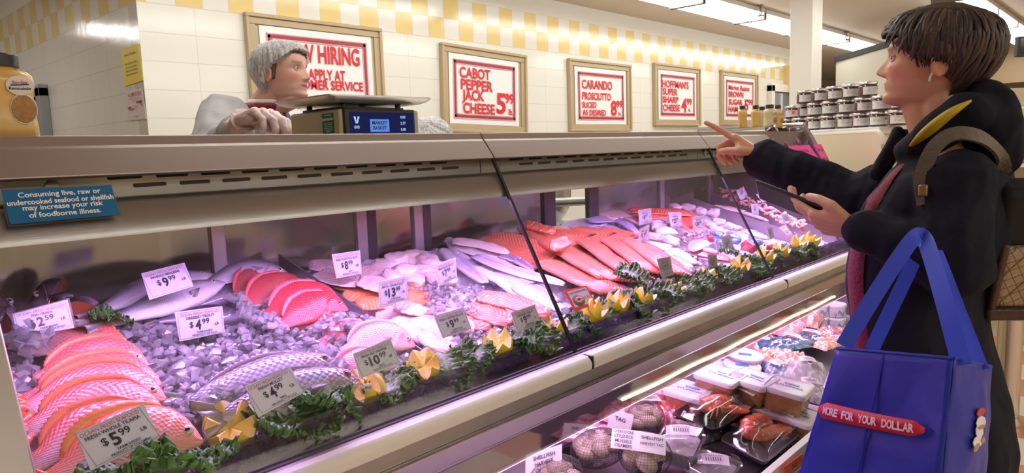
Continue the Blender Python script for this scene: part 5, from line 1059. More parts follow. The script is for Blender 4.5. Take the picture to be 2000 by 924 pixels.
mb = MB(); nf = -nr; ff = (c+nf*.008, _n(np.cross((0, 0, 1), nf)), np.array([0, 0, 1.]), nf); mb.lathe([(.001, .0008), (.0135, .0005), (.014, 0)], n=20, fr=ff); build('disc', mb, P('sticker_orange', (.92, .12, .04), .5), tkn); mb = MB(); put(mb, '4.99', ff[0]+nf*.001, ff[1], ff[2], .006, .018, 0, .02, 0, .0004); build('lettering', mb, ink, tkn, recalc=False, smooth=False)
# jars lying in the clear end bin
for i, (px, py, r3) in enumerate(((1507, 262, .3), (1530, 262, 1.2), (1552, 264, 2.0), (1497, 280, .9), (1525, 279, 2.2), (1549, 282, .2), (1536, 297, 1.5), (1516, 296, 2.6))):
    c = onplane(px, py, 1.16, 1.31, 1.0); o = copy_tree(jp); o.location = (c[0], c[1]+.02, c[2]); o.rotation_euler = (1.1+.3*math.sin(i*2), .4*math.cos(i), r3); o.scale = (.62, .62, .62)
    o['label'] = ['small jar lying in the clear end bin, back left', 'small jar lying in the clear end bin, back middle', 'small jar lying in the clear end bin, back right', 'small jar lying in the clear end bin, middle left', 'small jar lying in the clear end bin, in the centre', 'small jar lying in the clear end bin, middle right', 'small jar lying in the clear end bin, front right', 'small jar lying in the clear end bin, front left'][i]; o['group'] = 'small jars lying in the clear end bin'
# cream end panel behind the case end
a = PD(1592, 258, 3.35); b = PD(1716, 254, 2.85); pn = thing('end_screen', 'cream rounded screen panel at the end of the case', 'panel', (a[0], a[1], 0)); ed = _n([b[0]-a[0], b[1]-a[1], 0]); nn = np.array([-ed[1], ed[0], 0]); nn = nn if nn[0] > 0 else -nn; Lp = float(np.linalg.norm((b-a)[:2]))+.02; tp = 1.345
pts = [(-.10, .9), (-.02, tp)]+[(Lp-.05+.05*math.sin(q), tp-.05+.05*math.cos(q)) for q in np.linspace(0, PI/2, 8)]+[(Lp, .9)]
mb = MB(); mb.loft([[np.array([a[0], a[1], 0])+ed*u+nn*k+np.array([0, 0, v]) for u, v in pts] for k in (0, .02)]); build('board', mb, P('screen_cream', (.80, .66, .44), .45), pn, smooth=False)
mb = MB(); mb.tube([np.array([a[0], a[1], 0])+ed*u+nn*.01+np.array([0, 0, v]) for u, v in pts], .011, 8); build('edge_trim', mb, P('trim_cream', (.70, .64, .54), .4), pn)
mb = MB(); mb.box((0, .0, 0), (Lp, .02, .95), fr=((a[0], a[1], 0), ed, nn, (0, 0, 1))); build('lower_board', mb, MATS['screen_cream'], pn, smooth=False)

# ================================================================ LOWER DECK
LN_ = _n([0, -.12, 1]); film = CLEAR('cling_film', (.97, .96, .97), .10, .10); stick = P('sticker_white_paper', (.82, .80, .80), .5)
foam_b = P('black_foam', (.02, .02, .022), .35, bump=.3, bscale=120); foam_g = P('grey_foam', (.30, .28, .29), .45); bin_m = P('black_bin', (.018, .018, .022), .38)
def sheet(mb, c, ex, ey, w, h, n=8, bow=.004, mi=0):
    nn = np.cross(ex, ey); v = []
    for i in range(n+1):
        for s in (-1, 1): v.append(c+ex*w*(i/n-.5)+ey*h*.5*s+nn*bow*math.sin(i/n*PI)*(1+.3*s))
    mb.add(v, [(2*i, 2*i+2, 2*i+3, 2*i+1) for i in range(n)], mi)
def stick_label(parent, c, ex, ey, w, h, lines, name='label', m=None):
    mb = MB(); sheet(mb, c, ex, ey, w, h); build(name, mb, m or stick, parent, recalc=False)
    nn = np.cross(ex, ey); mb = MB()
    for i, (s, u, v, hh, ww) in enumerate(lines): put(mb, s, c+ex*w*u+ey*h*v+nn*.0055, ex, ey, h*hh, w*ww, 0, .015)
    build('lettering', mb, ink, parent, recalc=False, smooth=False)
def tub(lab, px, py, e, w=.115, hh=.075, yaw=0., food=(.42, .25, .08), text=True, grp='square tubs of seafood stuffing with white lids'):
    c = L(px, py, e+hh); c = c-np.array([0, 0, hh]); ca, sa = math.cos(yaw), math.sin(yaw); ex = np.array([ca, sa, .12*sa]); ey = np.array([-sa, ca, .12*ca]); ez = LN_
    t = thing('stuffing_tub', lab, 'tub', c, grp)
    def ring(s, z, r=.25, n=8):
        o = []; a = s*w/2
        for sx, sy, a0 in ((1, 1, 0), (-1, 1, PI/2), (-1, -1, PI), (1, -1, 1.5*PI)):
            for k in range(n): q = a0+PI/2*k/(n-1); o.append(c+ex*(a*(1-r)*sx+a*r*math.cos(q))+ey*(a*(1-r)*sy+a*r*math.sin(q))+ez*z*hh)
        return o
    mb = MB(); mb.loft([ring(.80, 0), ring(.84, .04), ring(.95, .80), ring(.96, .84)]); build('tub_body', mb, P('stuffing_%d%d' % (food[0]*100, food[1]*100), food, .25, bump=.9, bscale=55, var=.45, vscale=70, coat=.8), t, angle=60)
    mb = MB(); mb.loft([ring(1.0, .80), ring(1.04, .82), ring(1.04, .95), ring(1.0, .99), ring(.93, 1.0), ring(.90, .97), ring(.4, .97)]); build('lid', mb, P('tub_lid', (.78, .77, .79), .35), t, angle=40)
    if text:
        o = c+ez*(hh*.975); fx, fy = -ey, ex; mb = MB(); rect(mb, o+fx*w*.05-fy*0+fy*w*.12, fx, fy, w*.34, w*.10, 0, .0006); build('lid_band', mb, P('lid_blue', (.05, .25, .55), .4), t, recalc=False, smooth=False)
        mb = MB(); put(mb, 'seafood', o+fx*w*.05+fy*w*.12, fx, fy, w*.06, w*.3, 1, .01, 0, .0012); put(mb, 'STUFFING', o+fx*w*.03-fy*w*.06, fx, fy, w*.10, w*.62, 0, .02, 0, .0008); put(mb, 'NET WT 12 OZ', o-fx*w*.05-fy*w*.26, fx, fy, w*.035, w*.3, 0, 0, 0, .0008)
        build('lettering', mb, [P('tub_ink', (.15, .15, .18), .5), letter_w], t, recalc=False, smooth=False)
    return t
letter_w = MATS['letter_white']
tub('stuffing tub nearest the blue bag, brown filling in front', 1534, 750, .07, yaw=.1)
tub('stuffing tub in the middle of the three lidded tubs', 1465, 734, .07, yaw=-.05)
tub('stuffing tub farthest back left of the three lidded tubs', 1402, 728, .07, yaw=.05, food=(.50, .22, .14))
tub('pink-lit stuffing tub behind the black lobster tray', 1340, 757, .035, yaw=.15, food=(.55, .24, .16))
tub('lower stuffing tub under the nearest one', 1548, 803, .005, yaw=.0)
tub('lower stuffing tub under the middle one', 1490, 786, .005, yaw=.12)
def round_tub(lab, px, py, e, r=.058, hh=.05):
    c = L(px, py, e+hh)-np.array([0, 0, hh]); t = thing('round_tub', lab, 'tub', c, 'round pale tubs at the back of the lower deck'); ex = np.array([1, 0, 0.]); ey = np.cross(LN_, ex); f = (c, ex, ey, LN_)
    mb = MB(); mb.lathe([(r*.8, 0), (r*.85, .002), (r*.95, hh*.85)], n=28, fr=f); build('tub_body', mb, P('round_body', (.70, .60, .64), .3), t)
    mb = MB(); mb.lathe([(r, hh*.8), (r*1.03, hh*.85), (r*1.03, hh*.95), (r*.98, hh), (r*.9, hh*.99), (r*.86, hh*.95)], n=28, fr=f); build('lid', mb, P('round_lid', (.80, .74, .80), .28), t)
    mb = MB(); rect(mb, c+LN_*(hh*.96), _n([.5, -.8, -.1]), np.cross(LN_, _n([.5, -.8, -.1])), r*.7, r*.28, 0, .0008); build('label', mb, MATS['lid_blue'], t, recalc=False, smooth=False)
round_tub('round pale tub with a blue label, farther back', 1452, 690, .05); round_tub('round pale tub with a blue label, in front of the other', 1446, 711, .035)
round_tub('round pale tub half under the deck edge at the back', 1415, 702, .03)
# trays
lob = ORG('lobster_shell', 'grain', .25, .6, .6, 1.4, (.92, .42, .22), .4)
def tray(lab, c4, e, mat, depth=.022, grp=None):
    q = [L(p[0], p[1], e) for p in c4]; c = sum(q)/4
    def pt(u, v, z): return (q[0]*(1-u)*(1-v)+q[1]*u*(1-v)+q[2]*u*v+q[3]*(1-u)*v)+LN_*z
    def ring(s, z, n=8, r=.22):
        o = []
        for sx, sy, a0 in ((1, 1, 0), (-1, 1, PI/2), (-1, -1, PI), (1, -1, 1.5*PI)):
            for k in range(n): a = a0+PI/2*k/(n-1); o.append(pt(.5+.5*s*((1-r)*sx+r*math.cos(a)), .5+.5*s*((1-r)*sy+r*math.sin(a)), z))
        return o
    t = thing('foam_tray', lab, 'food tray', c-LN_*depth, grp); mb = MB(); mb.loft([ring(.78, -depth), ring(.82, -depth+.002), ring(.97, -.001), ring(1.0, 0), ring(.99, .003), ring(.94, .001), ring(.80, -depth+.005), ring(.3, -depth+.005)]); build('tray_body', mb, mat, t, angle=60)
    return t, pt, c
def film_over(t, pt, hgt, seed):
    mb = MB(); n = 16; vs = []
    for i in range(n+1):
        for j in range(n+1):
            u, v = i/n, j/n; b = (16*u*(1-u)*v*(1-v))**.45; vs.append(pt(.01+.98*u, .01+.98*v, .003+hgt*b+.004*mnoise.noise(Vector((u*7, v*7, seed)))*b))
    mb.add(vs, [(i*(n+1)+j, (i+1)*(n+1)+j, (i+1)*(n+1)+j+1, i*(n+1)+j+1) for i in range(n) for j in range(n)]); build('film', mb, film, t, angle=180, recalc=False)
def lobster_tail(name, lab, path, r0, nseg=8, col=(.80, .10, .04)):
    """curved, ringed tail ending in a fan"""
    c = path[len(path)//2]; t = thing('lobster', lab, 'lobster', c); sp = bez(path, 60); rings, cols = [], []
    for i, p in enumerate(sp):
        s = i/59; tg = sp[min(59, i+1)]-sp[max(0, i-1)]; tg /= np.linalg.norm(tg); a = np.cross(LN_, tg); a /= np.linalg.norm(a); b = np.cross(tg, a); fr_ = (s*nseg) % 1
        r = r0*(1-.45*s)*(.88+.16*fr_**.6); rings.append([p+r*(a*math.cos(2*PI*k/18)*1.1+b*math.sin(2*PI*k/18)*.8) for k in range(18)]); cols.append([mixc(col, (.90, .38, .18), .6*(1-fr_)) for k in range(18)])
    mb = MB(); mb.loft(rings, True, True, 0, cols); build('shell', mb, lob, t, angle=180)
    return t, sp
def claw(t, base, d, s, ln, w):
    n_ = LN_; d = _n(d); s = _n(s-np.dot(s, d)*d); mb = MB()
    mb.sphere(base+d*ln*.32, (ln*.36, w*.5, w*.36), 16, 10, col=(.80, .10, .04), fr=(d, s, np.cross(d, s))); mb.tube(bez([base+d*ln*.5+s*w*.18, base+d*ln*.78+s*w*.34, base+d*ln*1.0+s*w*.12], 8), [w*.26, w*.24, w*.2, w*.19, w*.17, w*.14, w*.1, w*.03], 10, col=(.84, .16, .06)); mb.tube(bez([base+d*ln*.5-s*w*.22, base+d*ln*.72-s*w*.36, base+d*ln*.92-s*w*.08], 8), [w*.17, w*.16, w*.15, w*.14, w*.12, w*.1, w*.07, w*.03], 10, col=(.84, .18, .08)); mb.tube([base-d*ln*.25, base+d*ln*.05], [w*.16, w*.24], 10, col=(.86, .30, .14)); build('claw', mb, lob, t, angle=180)
def leg(t, pts, r=.004): mb = MB(); mb.tube(bez(pts, 10), [r*(1-.06*i) for i in range(10)], 7, col=(.84, .20, .10)); build('leg', mb, lob, t, angle=180)
tr1, p1, c1 = tray('black foam tray of lobster pieces lying tilted on top', [(1309, 809), (1398, 842), (1483, 789), (1415, 750)], .085, foam_b, .024)
lt, sp = lobster_tail('lobster', 'red lobster piece under film in the black foam tray', [p1(.35, .30, .012), p1(.45, .52, .018), p1(.60, .70, .012)], .024)
X1 = _n(p1(1, .5, 0)-p1(0, .5, 0)); Y1 = _n(p1(.5, 1, 0)-p1(.5, 0, 0))
claw(lt, p1(.55, .35, .012), Y1, X1, .075, .042); claw(lt, p1(.75, .45, .01), Y1*.6+X1*.4, X1, .065, .036); claw(lt, p1(.30, .60, .01), Y1, -X1, .06, .034)
for k in range(5): leg(lt, [p1(.5+.06*k, .3+.05*k, .012), p1(.62+.05*k, .30+.03*k, .022), p1(.70+.03*k, .16+.10*k, .006)])
film_over(tr1, p1, .032, 1); stick_label(tr1, p1(.72, .90, .034), X1, Y1, .070, .05, [('COOKED LOBSTER', 0, .28, .14, .8), ('|||||||||||', 0, -.02, .3, .7), ('NET WT  PRICE', 0, -.32, .1, .7)])
tr2, p2, c2 = tray('grey foam tray with a bright red curled lobster tail, near the white lip', [(1402, 858), (1495, 906), (1572, 841), (1500, 801)], .045, foam_g, .024)
X2 = _n(p2(1, .5, 0)-p2(0, .5, 0)); Y2 = _n(p2(.5, 1, 0)-p2(.5, 0, 0))
lt, sp = lobster_tail('lobster', 'bright red curled lobster tail under film in the grey tray', [p2(.34, .62, .02), p2(.26, .40, .024), p2(.42, .24, .024), p2(.60, .34, .02), p2(.62, .50, .016)], .028, 9, (.82, .09, .03))
claw(lt, p2(.60, .48, .014), Y2*.9+X2*.2, X2, .085, .04); claw(lt, p2(.72, .52, .012), Y2+X2*.1, -X2, .075, .034)
for k in range(5): leg(lt, [p2(.55+.04*k, .40, .02), p2(.66+.05*k, .50+.02*k, .026), p2(.72+.04*k, .74+.03*k, .010)])
film_over(tr2, p2, .042, 4); stick_label(tr2, p2(.55, .93, .036), X2, Y2, .060, .045, [('LOBSTER TAIL', 0, .26, .14, .8), ('|||||||||||', 0, -.02, .3, .7), ('PER LB', 0, -.32, .12, .4)])
# black bins under the loose packs
def bin_(lab, c4, e, depth=.07):
    q = [L(p[0], p[1], e) for p in c4]; c = sum(q)/4; t = thing('black_bin', lab, 'bin', c-np.array([0, 0, depth])); mb = MB()
    def ring(s, z): return [c+(p-c)*s+np.array([0, 0, z]) for p in q]
    mb.loft([ring(.90, -depth), ring(.97, -.004), ring(1.03, -.004), ring(1.03, .002), ring(.95, .002), ring(.88, -depth+.004)]); build('shell', mb, bin_m, t, smooth=False, bevel=.003)
    mb = MB()
    for i in range(4):
        a, b = q[i], q[(i+1) % 4]; a = c+(a-c)*1.035; b = c+(b-c)*1.035; mb.tube([a, b], .0035, 8)
    build('rim', mb, bin_m, t); return t
bin_('black bin holding the left net bag of clams', [(1083, 882), (1182, 960), (1300, 890), (1200, 830)], .04)
bin_('black bin under the grey lobster tray', [(1330, 880), (1440, 960), (1520, 890), (1420, 830)], .015)
# net bags of clams
clam_m = ORG('clam_shell', 'grain', .45, .1, .5, 2, (.40, .33, .26), .4); net_m = P('bag_net', (.10, .08, .06), .5)
def clam(t, c, d, w, rr, seed):
    rnd = random.Random(seed); n, m = 18, 10; d = _n(d); a = np.cross(d, (.3, .2, 1)); a = _n(a); b = np.cross(d, a); rings, cols = [], []
    for i in range(m):
        ph = PI*(i+.5)/m; r, cc = [], []
        for k in range(n):
            th = 2*PI*k/n; rdg = 1+.03*math.sin(ph*22); x = math.sin(ph)*math.cos(th); y = math.sin(ph)*math.sin(th)*.86; z = -math.cos(ph)*.52*(1 if abs(math.cos(ph)) > .15 else .8)
            r.append(c+rr*rdg*(a*x+b*y+d*z)); cc.append(mixc((.62, .52, .38), (.40, .32, .24), .5+.5*math.sin(ph*16)) if rnd.random() > .05 else (.3, .25, .2))
        rings.append(r); cols.append(cc)
    mb = MB(); mb.loft(rings, True, True, 0, cols); build('clam', mb, clam_m, t, angle=180)
def netbag(lab, px, py, e, w, h, yaw, n, seed, label=None):
    c = L(px, py, e); t = thing('clam_bag', lab, 'bag of clams', c, 'net bags of clams on the lower deck'); rnd = random.Random(seed); ca, sa = math.cos(yaw), math.sin(yaw); ex = np.array([ca, sa, .12*sa]); ey = np.array([-sa, ca, .12*ca])
    for k in range(n):
        a = 2*PI*k/n*1.7; r = (k/n)**.6; p = c+ex*w*.36*r*math.cos(a)+ey*h*.36*r*math.sin(a)+LN_*(.018+.022*(1-r)+rnd.uniform(0, .008)); clam(t, p, (rnd.gauss(0, .5), rnd.gauss(-.4, .5), 1), 0, rnd.uniform(.024, .031), seed*31+k)
    mb = MB(); nu, nv = 46, 22; rings = []
    for i in range(nv+1):
        ph = PI*(.06+.88*i/nv); rings.append([c+ex*w*.52*math.sin(ph)*math.cos(2*PI*k/nu)+ey*h*.52*math.sin(ph)*math.sin(2*PI*k/nu)+LN_*(.024-.044*math.cos(ph)) for k in range(nu)])
    rings.append([c+ex*w*(.10)+ey*h*(.52+.0)+ex*.012*math.cos(2*PI*k/nu)+ey*.012*math.sin(2*PI*k/nu)+LN_*(.06+.0) for k in range(nu)])
    mb.loft(rings[:-1], True, False); o = build('net', mb, net_m, t, recalc=False); wm = o.modifiers.new('w', 'WIREFRAME'); wm.thickness = .0008
    if label: 
        lc, lx, ly, lw, lh, lines = label; stick_label(t, lc, lx, ly, lw, lh, lines)
    return t
lx = _n([.55, -.80, -.12]); ly = _n(np.cross((-.5, -.55, .9), lx)); ly = ly if ly[2] > 0 else -ly
netbag('net bag of cream clams with a white checklist label, nearest', 1258, 905, .045, .15, .12, .4, 11, 2, (L(1247, 863, .115), lx, ly, .125, .050, [('CHERRYSTONE', -.28, .34, .16, .36), ('LITTLENECK', -.28, .10, .16, .36), ('MUSSELS', -.28, -.14, .16, .30), ('STEAMERS', -.28, -.38, .16, .32), ('SHELLFISH', .24, .2, .16, .4), ('HARVEST TAG', .24, -.1, .14, .42)]))
netbag('net bag of pale clams lying in the left black bin', 1168, 893, .045, .15, .10, -.2, 10, 3, (L(1135, 845, .075), lx, ly, .09, .04, [('SHELLFISH', 0, .15, .2, .6), ('KEEP COLD', 0, -.2, .16, .5)]))
netbag('net bag of darker clams behind the checklist label', 1258, 835, .06, .12, .09, .1, 8, 4, (L(1212, 822, .10), _n([.3, -.9, -.2]), _n([.2, -.1, .9]), .06, .05, [('TAG', 0, .1, .2, .5)]))
netbag('net bag at the bottom edge of the photo under a leaning tag', 1085, 950, .03, .14, .10, .0, 8, 5, (L(1062, 903, .09), _n([.75, -.6, .2]), _n([.3, .2, .9]), .085, .055, [('SHELLFISH', 0, .25, .16, .6), ('HARVEST', 0, 0, .16, .5), ('DEALER', 0, -.25, .14, .4)]))
# clear clamshell
def clamshell(lab, px, py, e, w, h, hh, yaw):
    c = L(px, py, e); t = thing('clear_clamshell', lab, 'plastic container', c); ex = np.array([math.cos(yaw), math.sin(yaw), .12*math.sin(yaw)]); ey = np.cross(LN_, ex)
    def ring(s, z, r=.3, n=7):
        o = []
        for sx, sy, a0 in ((1, 1, 0), (-1, 1, PI/2), (-1, -1, PI), (1, -1, 1.5*PI)):
            for k in range(n): q = a0+PI/2*k/(n-1); o.append(c+ex*w/2*s*((1-r)*sx+r*math.cos(q))+ey*h/2*s*((1-r)*sy+r*math.sin(q))+LN_*z)
        return o
    mb = MB(); mb.loft([ring(.8, 0), ring(.98, hh*.6), ring(1.06, hh*.62), ring(1.06, hh*.68), ring(.98, hh*.7), ring(.93, hh*.95), ring(.88, hh), ring(.3, hh)]); build('shell', mb, CLEAR('clear_plastic', (.93, .92, .95), .12, .06), t, angle=50)
    mb = MB(); mb.loft([ring(.7, .006), ring(.85, hh*.5), ring(.3, hh*.55)]); build('contents', mb, P('pale_contents', (.72, .66, .68), .5, bump=1, bscale=60), t)
    stick_label(t, c+LN_*(hh+.001)-ex*w*.04, _n([.5, -.85, 0]), np.cross(LN_, _n([.5, -.85, 0])), w*.55, h*.5, [('SCALLOPS', 0, .2, .16, .6), ('|||||||', 0, -.15, .3, .5)])
clamshell('clear plastic clamshell beside the checklist clam bag', 1325, 892, .035, .13, .10, .07, .3)
clamshell('clear plastic clamshell at the bottom edge of the photo', 1390, 935, .02, .13, .10, .05, .1)
# soft packs: pillow bags
def pack(lab, px, py, e, w, h, th, yaw, cols, seed, mat=None, label=None, grp='soft plastic packs of seafood on the lower deck', name='seafood_pack'):
    c = L(px, py, e); ex = np.array([math.cos(yaw), math.sin(yaw), .12*math.sin(yaw)]); ey = np.cross(LN_, ex); t = thing(name, lab, 'package', c, grp); n, m = 24, 18; top, bot, ct, cb = [], [], [], []
    for i in range(n+1):
        for j in range(m+1):
            u, v = i/n*2-1, j/m*2-1; b = ((1-u**4)*(1-v**4))**.6; k = mnoise.noise(Vector((u*2.6+seed, v*2.6, seed*1.7))); k2 = mnoise.noise(Vector((u*6, v*6+seed, 2))); cr = .5*(1-abs(mnoise.noise(Vector((u*4+seed, v*3, 7))))*2)
            p = c+ex*w/2*u*(1-.05*abs(v)+.03*k2)+ey*h/2*v*(1+.04*k2); top.append(p+LN_*th*(.12+b*(.75+.35*k+.22*k2+.12*cr))); bot.append(p-LN_*th*.12*b)
            x = (k+k2*.6)*.9+.5; q = max(0, min(.999, x))*(len(cols)-1); i0 = int(q); ct.append(mixc(cols[i0], cols[min(i0+1, len(cols)-1)], max(0, min(1, (q-i0)*2.2-.6))))
    f = [(i*(m+1)+j, (i+1)*(m+1)+j, (i+1)*(m+1)+j+1, i*(m+1)+j+1) for i in range(n) for j in range(m)]
    mb = MB(); mb.add(top, f, 0, ct); mb.add(bot, [g[::-1] for g in f], 0, ct); build('bag', mb, mat or pkm, t, angle=180)
    if label: stick_label(t, c+LN_*(th*1.25)+ex*label[1]*w+ey*label[2]*h, _n(ex*label[5]+ey*label[6]), np.cross(LN_, _n(ex*label[5]+ey*label[6])), label[3], label[4], [(label[0], 0, .2, .2, .75), ('|||||||||', 0, -.18, .3, .6)])
    return t
pkm = ORG('glossy_pack', 'grain', .15, .9, .9, .8, (.95, .92, .95), .18)
RED = (.78, .08, .07); PNK = (.80, .38, .44); WHT = (.80, .76, .80); TEAL = (.03, .10, .16); ORN = (.86, .30, .08); BRN = (.42, .20, .12); GRY = (.48, .46, .48); BLU = (.06, .16, .45)
for a in (
 ('red and pink film pack left of the black lobster tray', 1275, 800, .05, .16, .12, .03, .4, (PNK, RED, WHT), 1, ('FRESH CRAB', -.1, .1, .06, .045, .5, -.8)),
 ('red packed piece with silver film between tray and clams', 1322, 828, .04, .12, .09, .04, .3, (RED, (.5, .05, .1), WHT), 2, None),
 ('pink white pack under the deck edge at the left', 1215, 812, .05, .14, .10, .03, .2, (WHT, PNK, RED), 3, None),
 ('flat pink pack behind the left black bin', 1145, 842, .03, .18, .11, .02, .1, ((.72, .08, .14), PNK, WHT), 4, None),
 ('pink pack behind the first tub', 1300, 765, .03, .16, .10, .03, .3, (PNK, WHT, (.7, .5, .7)), 5, None),
 ('pale film pack under the black lobster tray', 1370, 780, .01, .18, .14, .03, .3, (WHT, PNK, GRY), 6, None),
 ('grey film pack in front of the black tray', 1350, 850, .0, .16, .12, .03, -.2, (GRY, (.2, .18, .2), WHT), 7, None),
 ('clear wrapped pack between the two lobster trays', 1462, 812, .025, .14, .10, .025, .5, (WHT, GRY, RED), 8, ('SEAFOOD', .1, .1, .05, .035, .5, -.8)),
 ('bag with bright red claws behind the tubs', 1503, 706, .055, .16, .10, .04, -.5, (RED, ORN, WHT), 9, None),
 ('clear bag with orange pieces left of the blue bag', 1545, 712, .05, .13, .10, .04, .3, (WHT, ORN, GRY), 10, None),
 ('clear crumpled bag with a round logo beside the nearest tub', 1572, 735, .06, .12, .12, .045, .2, (WHT, GRY, WHT), 11, ('O', 0, 0, .05, .04, .4, -.9)),
 ('clear bag lying behind the nearest tub', 1515, 727, .055, .12, .08, .03, .7, (WHT, (.1, .3, .5), GRY), 12, ('O', -.1, 0, .05, .035, .4, -.9)),
 ('white bag at the edge of the blue bag, lower', 1578, 775, .05, .10, .10, .04, .1, (WHT, GRY, WHT), 13, ('O', 0, 0, .05, .04, .4, -.9)),
 ('dark teal pack stacked in the middle of the far packs', 1530, 676, .07, .20, .10, .025, -.3, (TEAL, (.06, .20, .28), TEAL), 14, ('SHRIMP', .25, .1, .06, .03, .4, -.9)),
 ('dark teal pack farther back under the cans', 1568, 664, .06, .20, .10, .02, -.2, (TEAL, TEAL, (.3, .35, .4)), 15, ('SHRIMP', .25, 0, .06, .03, .4, -.9)),
 ('purple white printed pack behind the round tubs', 1488, 677, .055, .18, .10, .025, -.2, ((.35, .28, .45), WHT, (.5, .2, .2)), 16, ('WILD', 0, 0, .06, .03, .4, -.9)),
 ('pink pack at the back under the deck edge', 1500, 660, .04, .16, .10, .025, -.1, (PNK, (.3, .2, .3), BRN), 17, None),
 ('bag of brown shrimp leaning at the back', 1535, 646, .06, .20, .12, .045, .1, (BRN, PNK, ORN), 18, None),
 ('bag of red-brown shrimp below the white cans', 1572, 628, .07, .18, .12, .045, .2, ((.6, .25, .18), BRN, (.75, .6, .5)), 19, None),
 ('olive bag left of the white cans', 1590, 650, .04, .16, .10, .03, .1, ((.25, .22, .16), (.4, .35, .28), (.15, .15, .2)), 20, None),
 ('orange printed bag in front of the white cans', 1622, 656, .05, .18, .10, .03, -.1, (ORN, (.7, .3, .12), (.3, .2, .3)), 21, None),
 ('white orange bag right of the far teal pack', 1615, 672, .05, .18, .09, .025, -.2, ((.80, .66, .52), ORN, WHT), 22, None),
 ('blue printed pack by the woman\'s coat', 1648, 668, .05, .14, .10, .025, .1, (BLU, (.75, .72, .7), TEAL), 23, None),
 ('violet film pack right of the round tubs', 1475, 697, .03, .14, .09, .02, .2, ((.55, .40, .62), (.12, .2, .6), WHT), 24, None)):
    pack(*a[:10], label=a[10])
# round tins
tinw = P('tin_white', (.66, .67, .68), .4); tinb = P('tin_print', (.22, .30, .40), .45); tino = P('tin_orange', (.80, .42, .16), .4)
def tin(lab, px, py, e, top=tinw, r=.040, hh=.052):
    c = L(px, py, e); t = thing('round_can', lab, 'can', c, 'white printed cans at the far end of the lower deck'); mb = MB(); mb.lathe([(r*.97, 0), (r, .003), (r, hh-.012), (r*1.03, hh-.011), (r*1.03, hh-.002), (r*.98, hh), (r*.9, hh-.002)], c, 28); build('can_body', mb, top, t, angle=50)
    mb = MB()
    for k, (a0, a1, z0, z1) in enumerate(((-2.6, -1.9, .2, .5), (-1.8, -1.2, .3, .65), (-2.9, -2.7, .1, .3), (-1.1, -.8, .15, .4))):
        n = 6; v = [(c[0]+(r+.0005)*math.cos(lerp(a0, a1, i/n)), c[1]+(r+.0005)*math.sin(lerp(a0, a1, i/n)), c[2]+hh*(z+(.12*math.sin(i*1.1+k)))) for z in (z0, z1) for i in range(n+1)]; mb.add(v, [(i, i+1, n+2+i, n+1+i) for i in range(n)])
    build('print', mb, tinb, t, recalc=False)
for px, py, e, lab, m in ((1597, 641, .015, 'lower white can of the left stack', tinw), (1597, 641, .069, 'upper white can of the left stack', tinw), (1631, 642, .015, 'lower white can of the right stack', tinw), (1631, 642, .069, 'upper white can of the right stack', tinw), (1662, 640, .015, 'white can half hidden by the coat', tinw), (1640, 622, .015, 'orange-topped can at the back', tino), (1655, 624, .069, 'orange-topped can on the back can', tino)):
    c0 = L(px, py, .015); r_ = ray(px, py); o_ = e
    # stacked cans share the position of the lowest one
    p_ = R.T @ (c0+np.array([0, 0, e-.015])-CAM); tin(lab, 1000+F*p_[0]/-p_[2], 462-F*p_[1]/-p_[2], e, m)
# red shelf sticker on the price rail
q = [atY(px, py, .5985) for px, py in ((1532, 912), (1568, 886), (1570, 905), (1534, 932))]; ctr, ex, ey, n, w, h = frame4(*q); t = thing('shelf_sticker', 'red price sticker on the shelf front below the grey tray', 'sticker', ctr)
mb = MB(); mb.slab(q[3], q[2], q[1], q[0], .001); build('sheet', mb, P('sticker_red', (.72, .10, .05), .5), t, smooth=False); mb = MB(); put(mb, 'SALE', ctr, ex, ey, h*.4, w*.8); build('lettering', mb, ink, t, recalc=False, smooth=False)

# ================================================================ RIGHT BACKGROUND
sh = PD(2000, 280, 4.4); gs = thing('store_shelf', 'shelf of jars and packs at the far right behind the woman', 'shelf', (sh[0], sh[1], 0)); rx = _n([R[0, 0], R[1, 0], 0]); rz = np.array([0, 0, 1.]); ry = np.cross(rz, rx)
def SB(px, py, d=4.4): return PD(px, py, d)
mb = MB()
for z in (1.38, 1.13, .80, .45): mb.box((-.35, 0, z-.02), (.6, .4, z), fr=((sh[0], sh[1], 0), rx, ry, rz))
build('board', mb, white_metal, gs, smooth=False); mb = MB(); mb.box((-.35, .38, 0), (.6, .42, 1.62), fr=((sh[0], sh[1], 0), rx, ry, rz)); build('back_panel', mb, P('shelf_back', (.62, .52, .36), .5), gs, smooth=False)
ylid = P('yellow_lid', (.80, .62, .20), .4); pale_j = P('pale_jar', (.72, .66, .50), .3)
for i in range(7):
    p = np.array([sh[0], sh[1], 1.38])+rx*(-.18+.075*i)+ry*.06; t = thing('food_jar', f'{ordn[i]} pale jar with a yellow lid from the left on the far shelf', 'jar', p, 'pale jars on the far shelf'); mb = MB(); mb.lathe([(.028, 0), (.031, .005), (.031, .07), (.026, .08)], p, 20); build('jar_body', mb, pale_j, t); mb = MB(); mb.lathe([(.029, .079), (.030, .08), (.030, .097), (.027, .1)], p, 20); build('lid', mb, ylid, t)
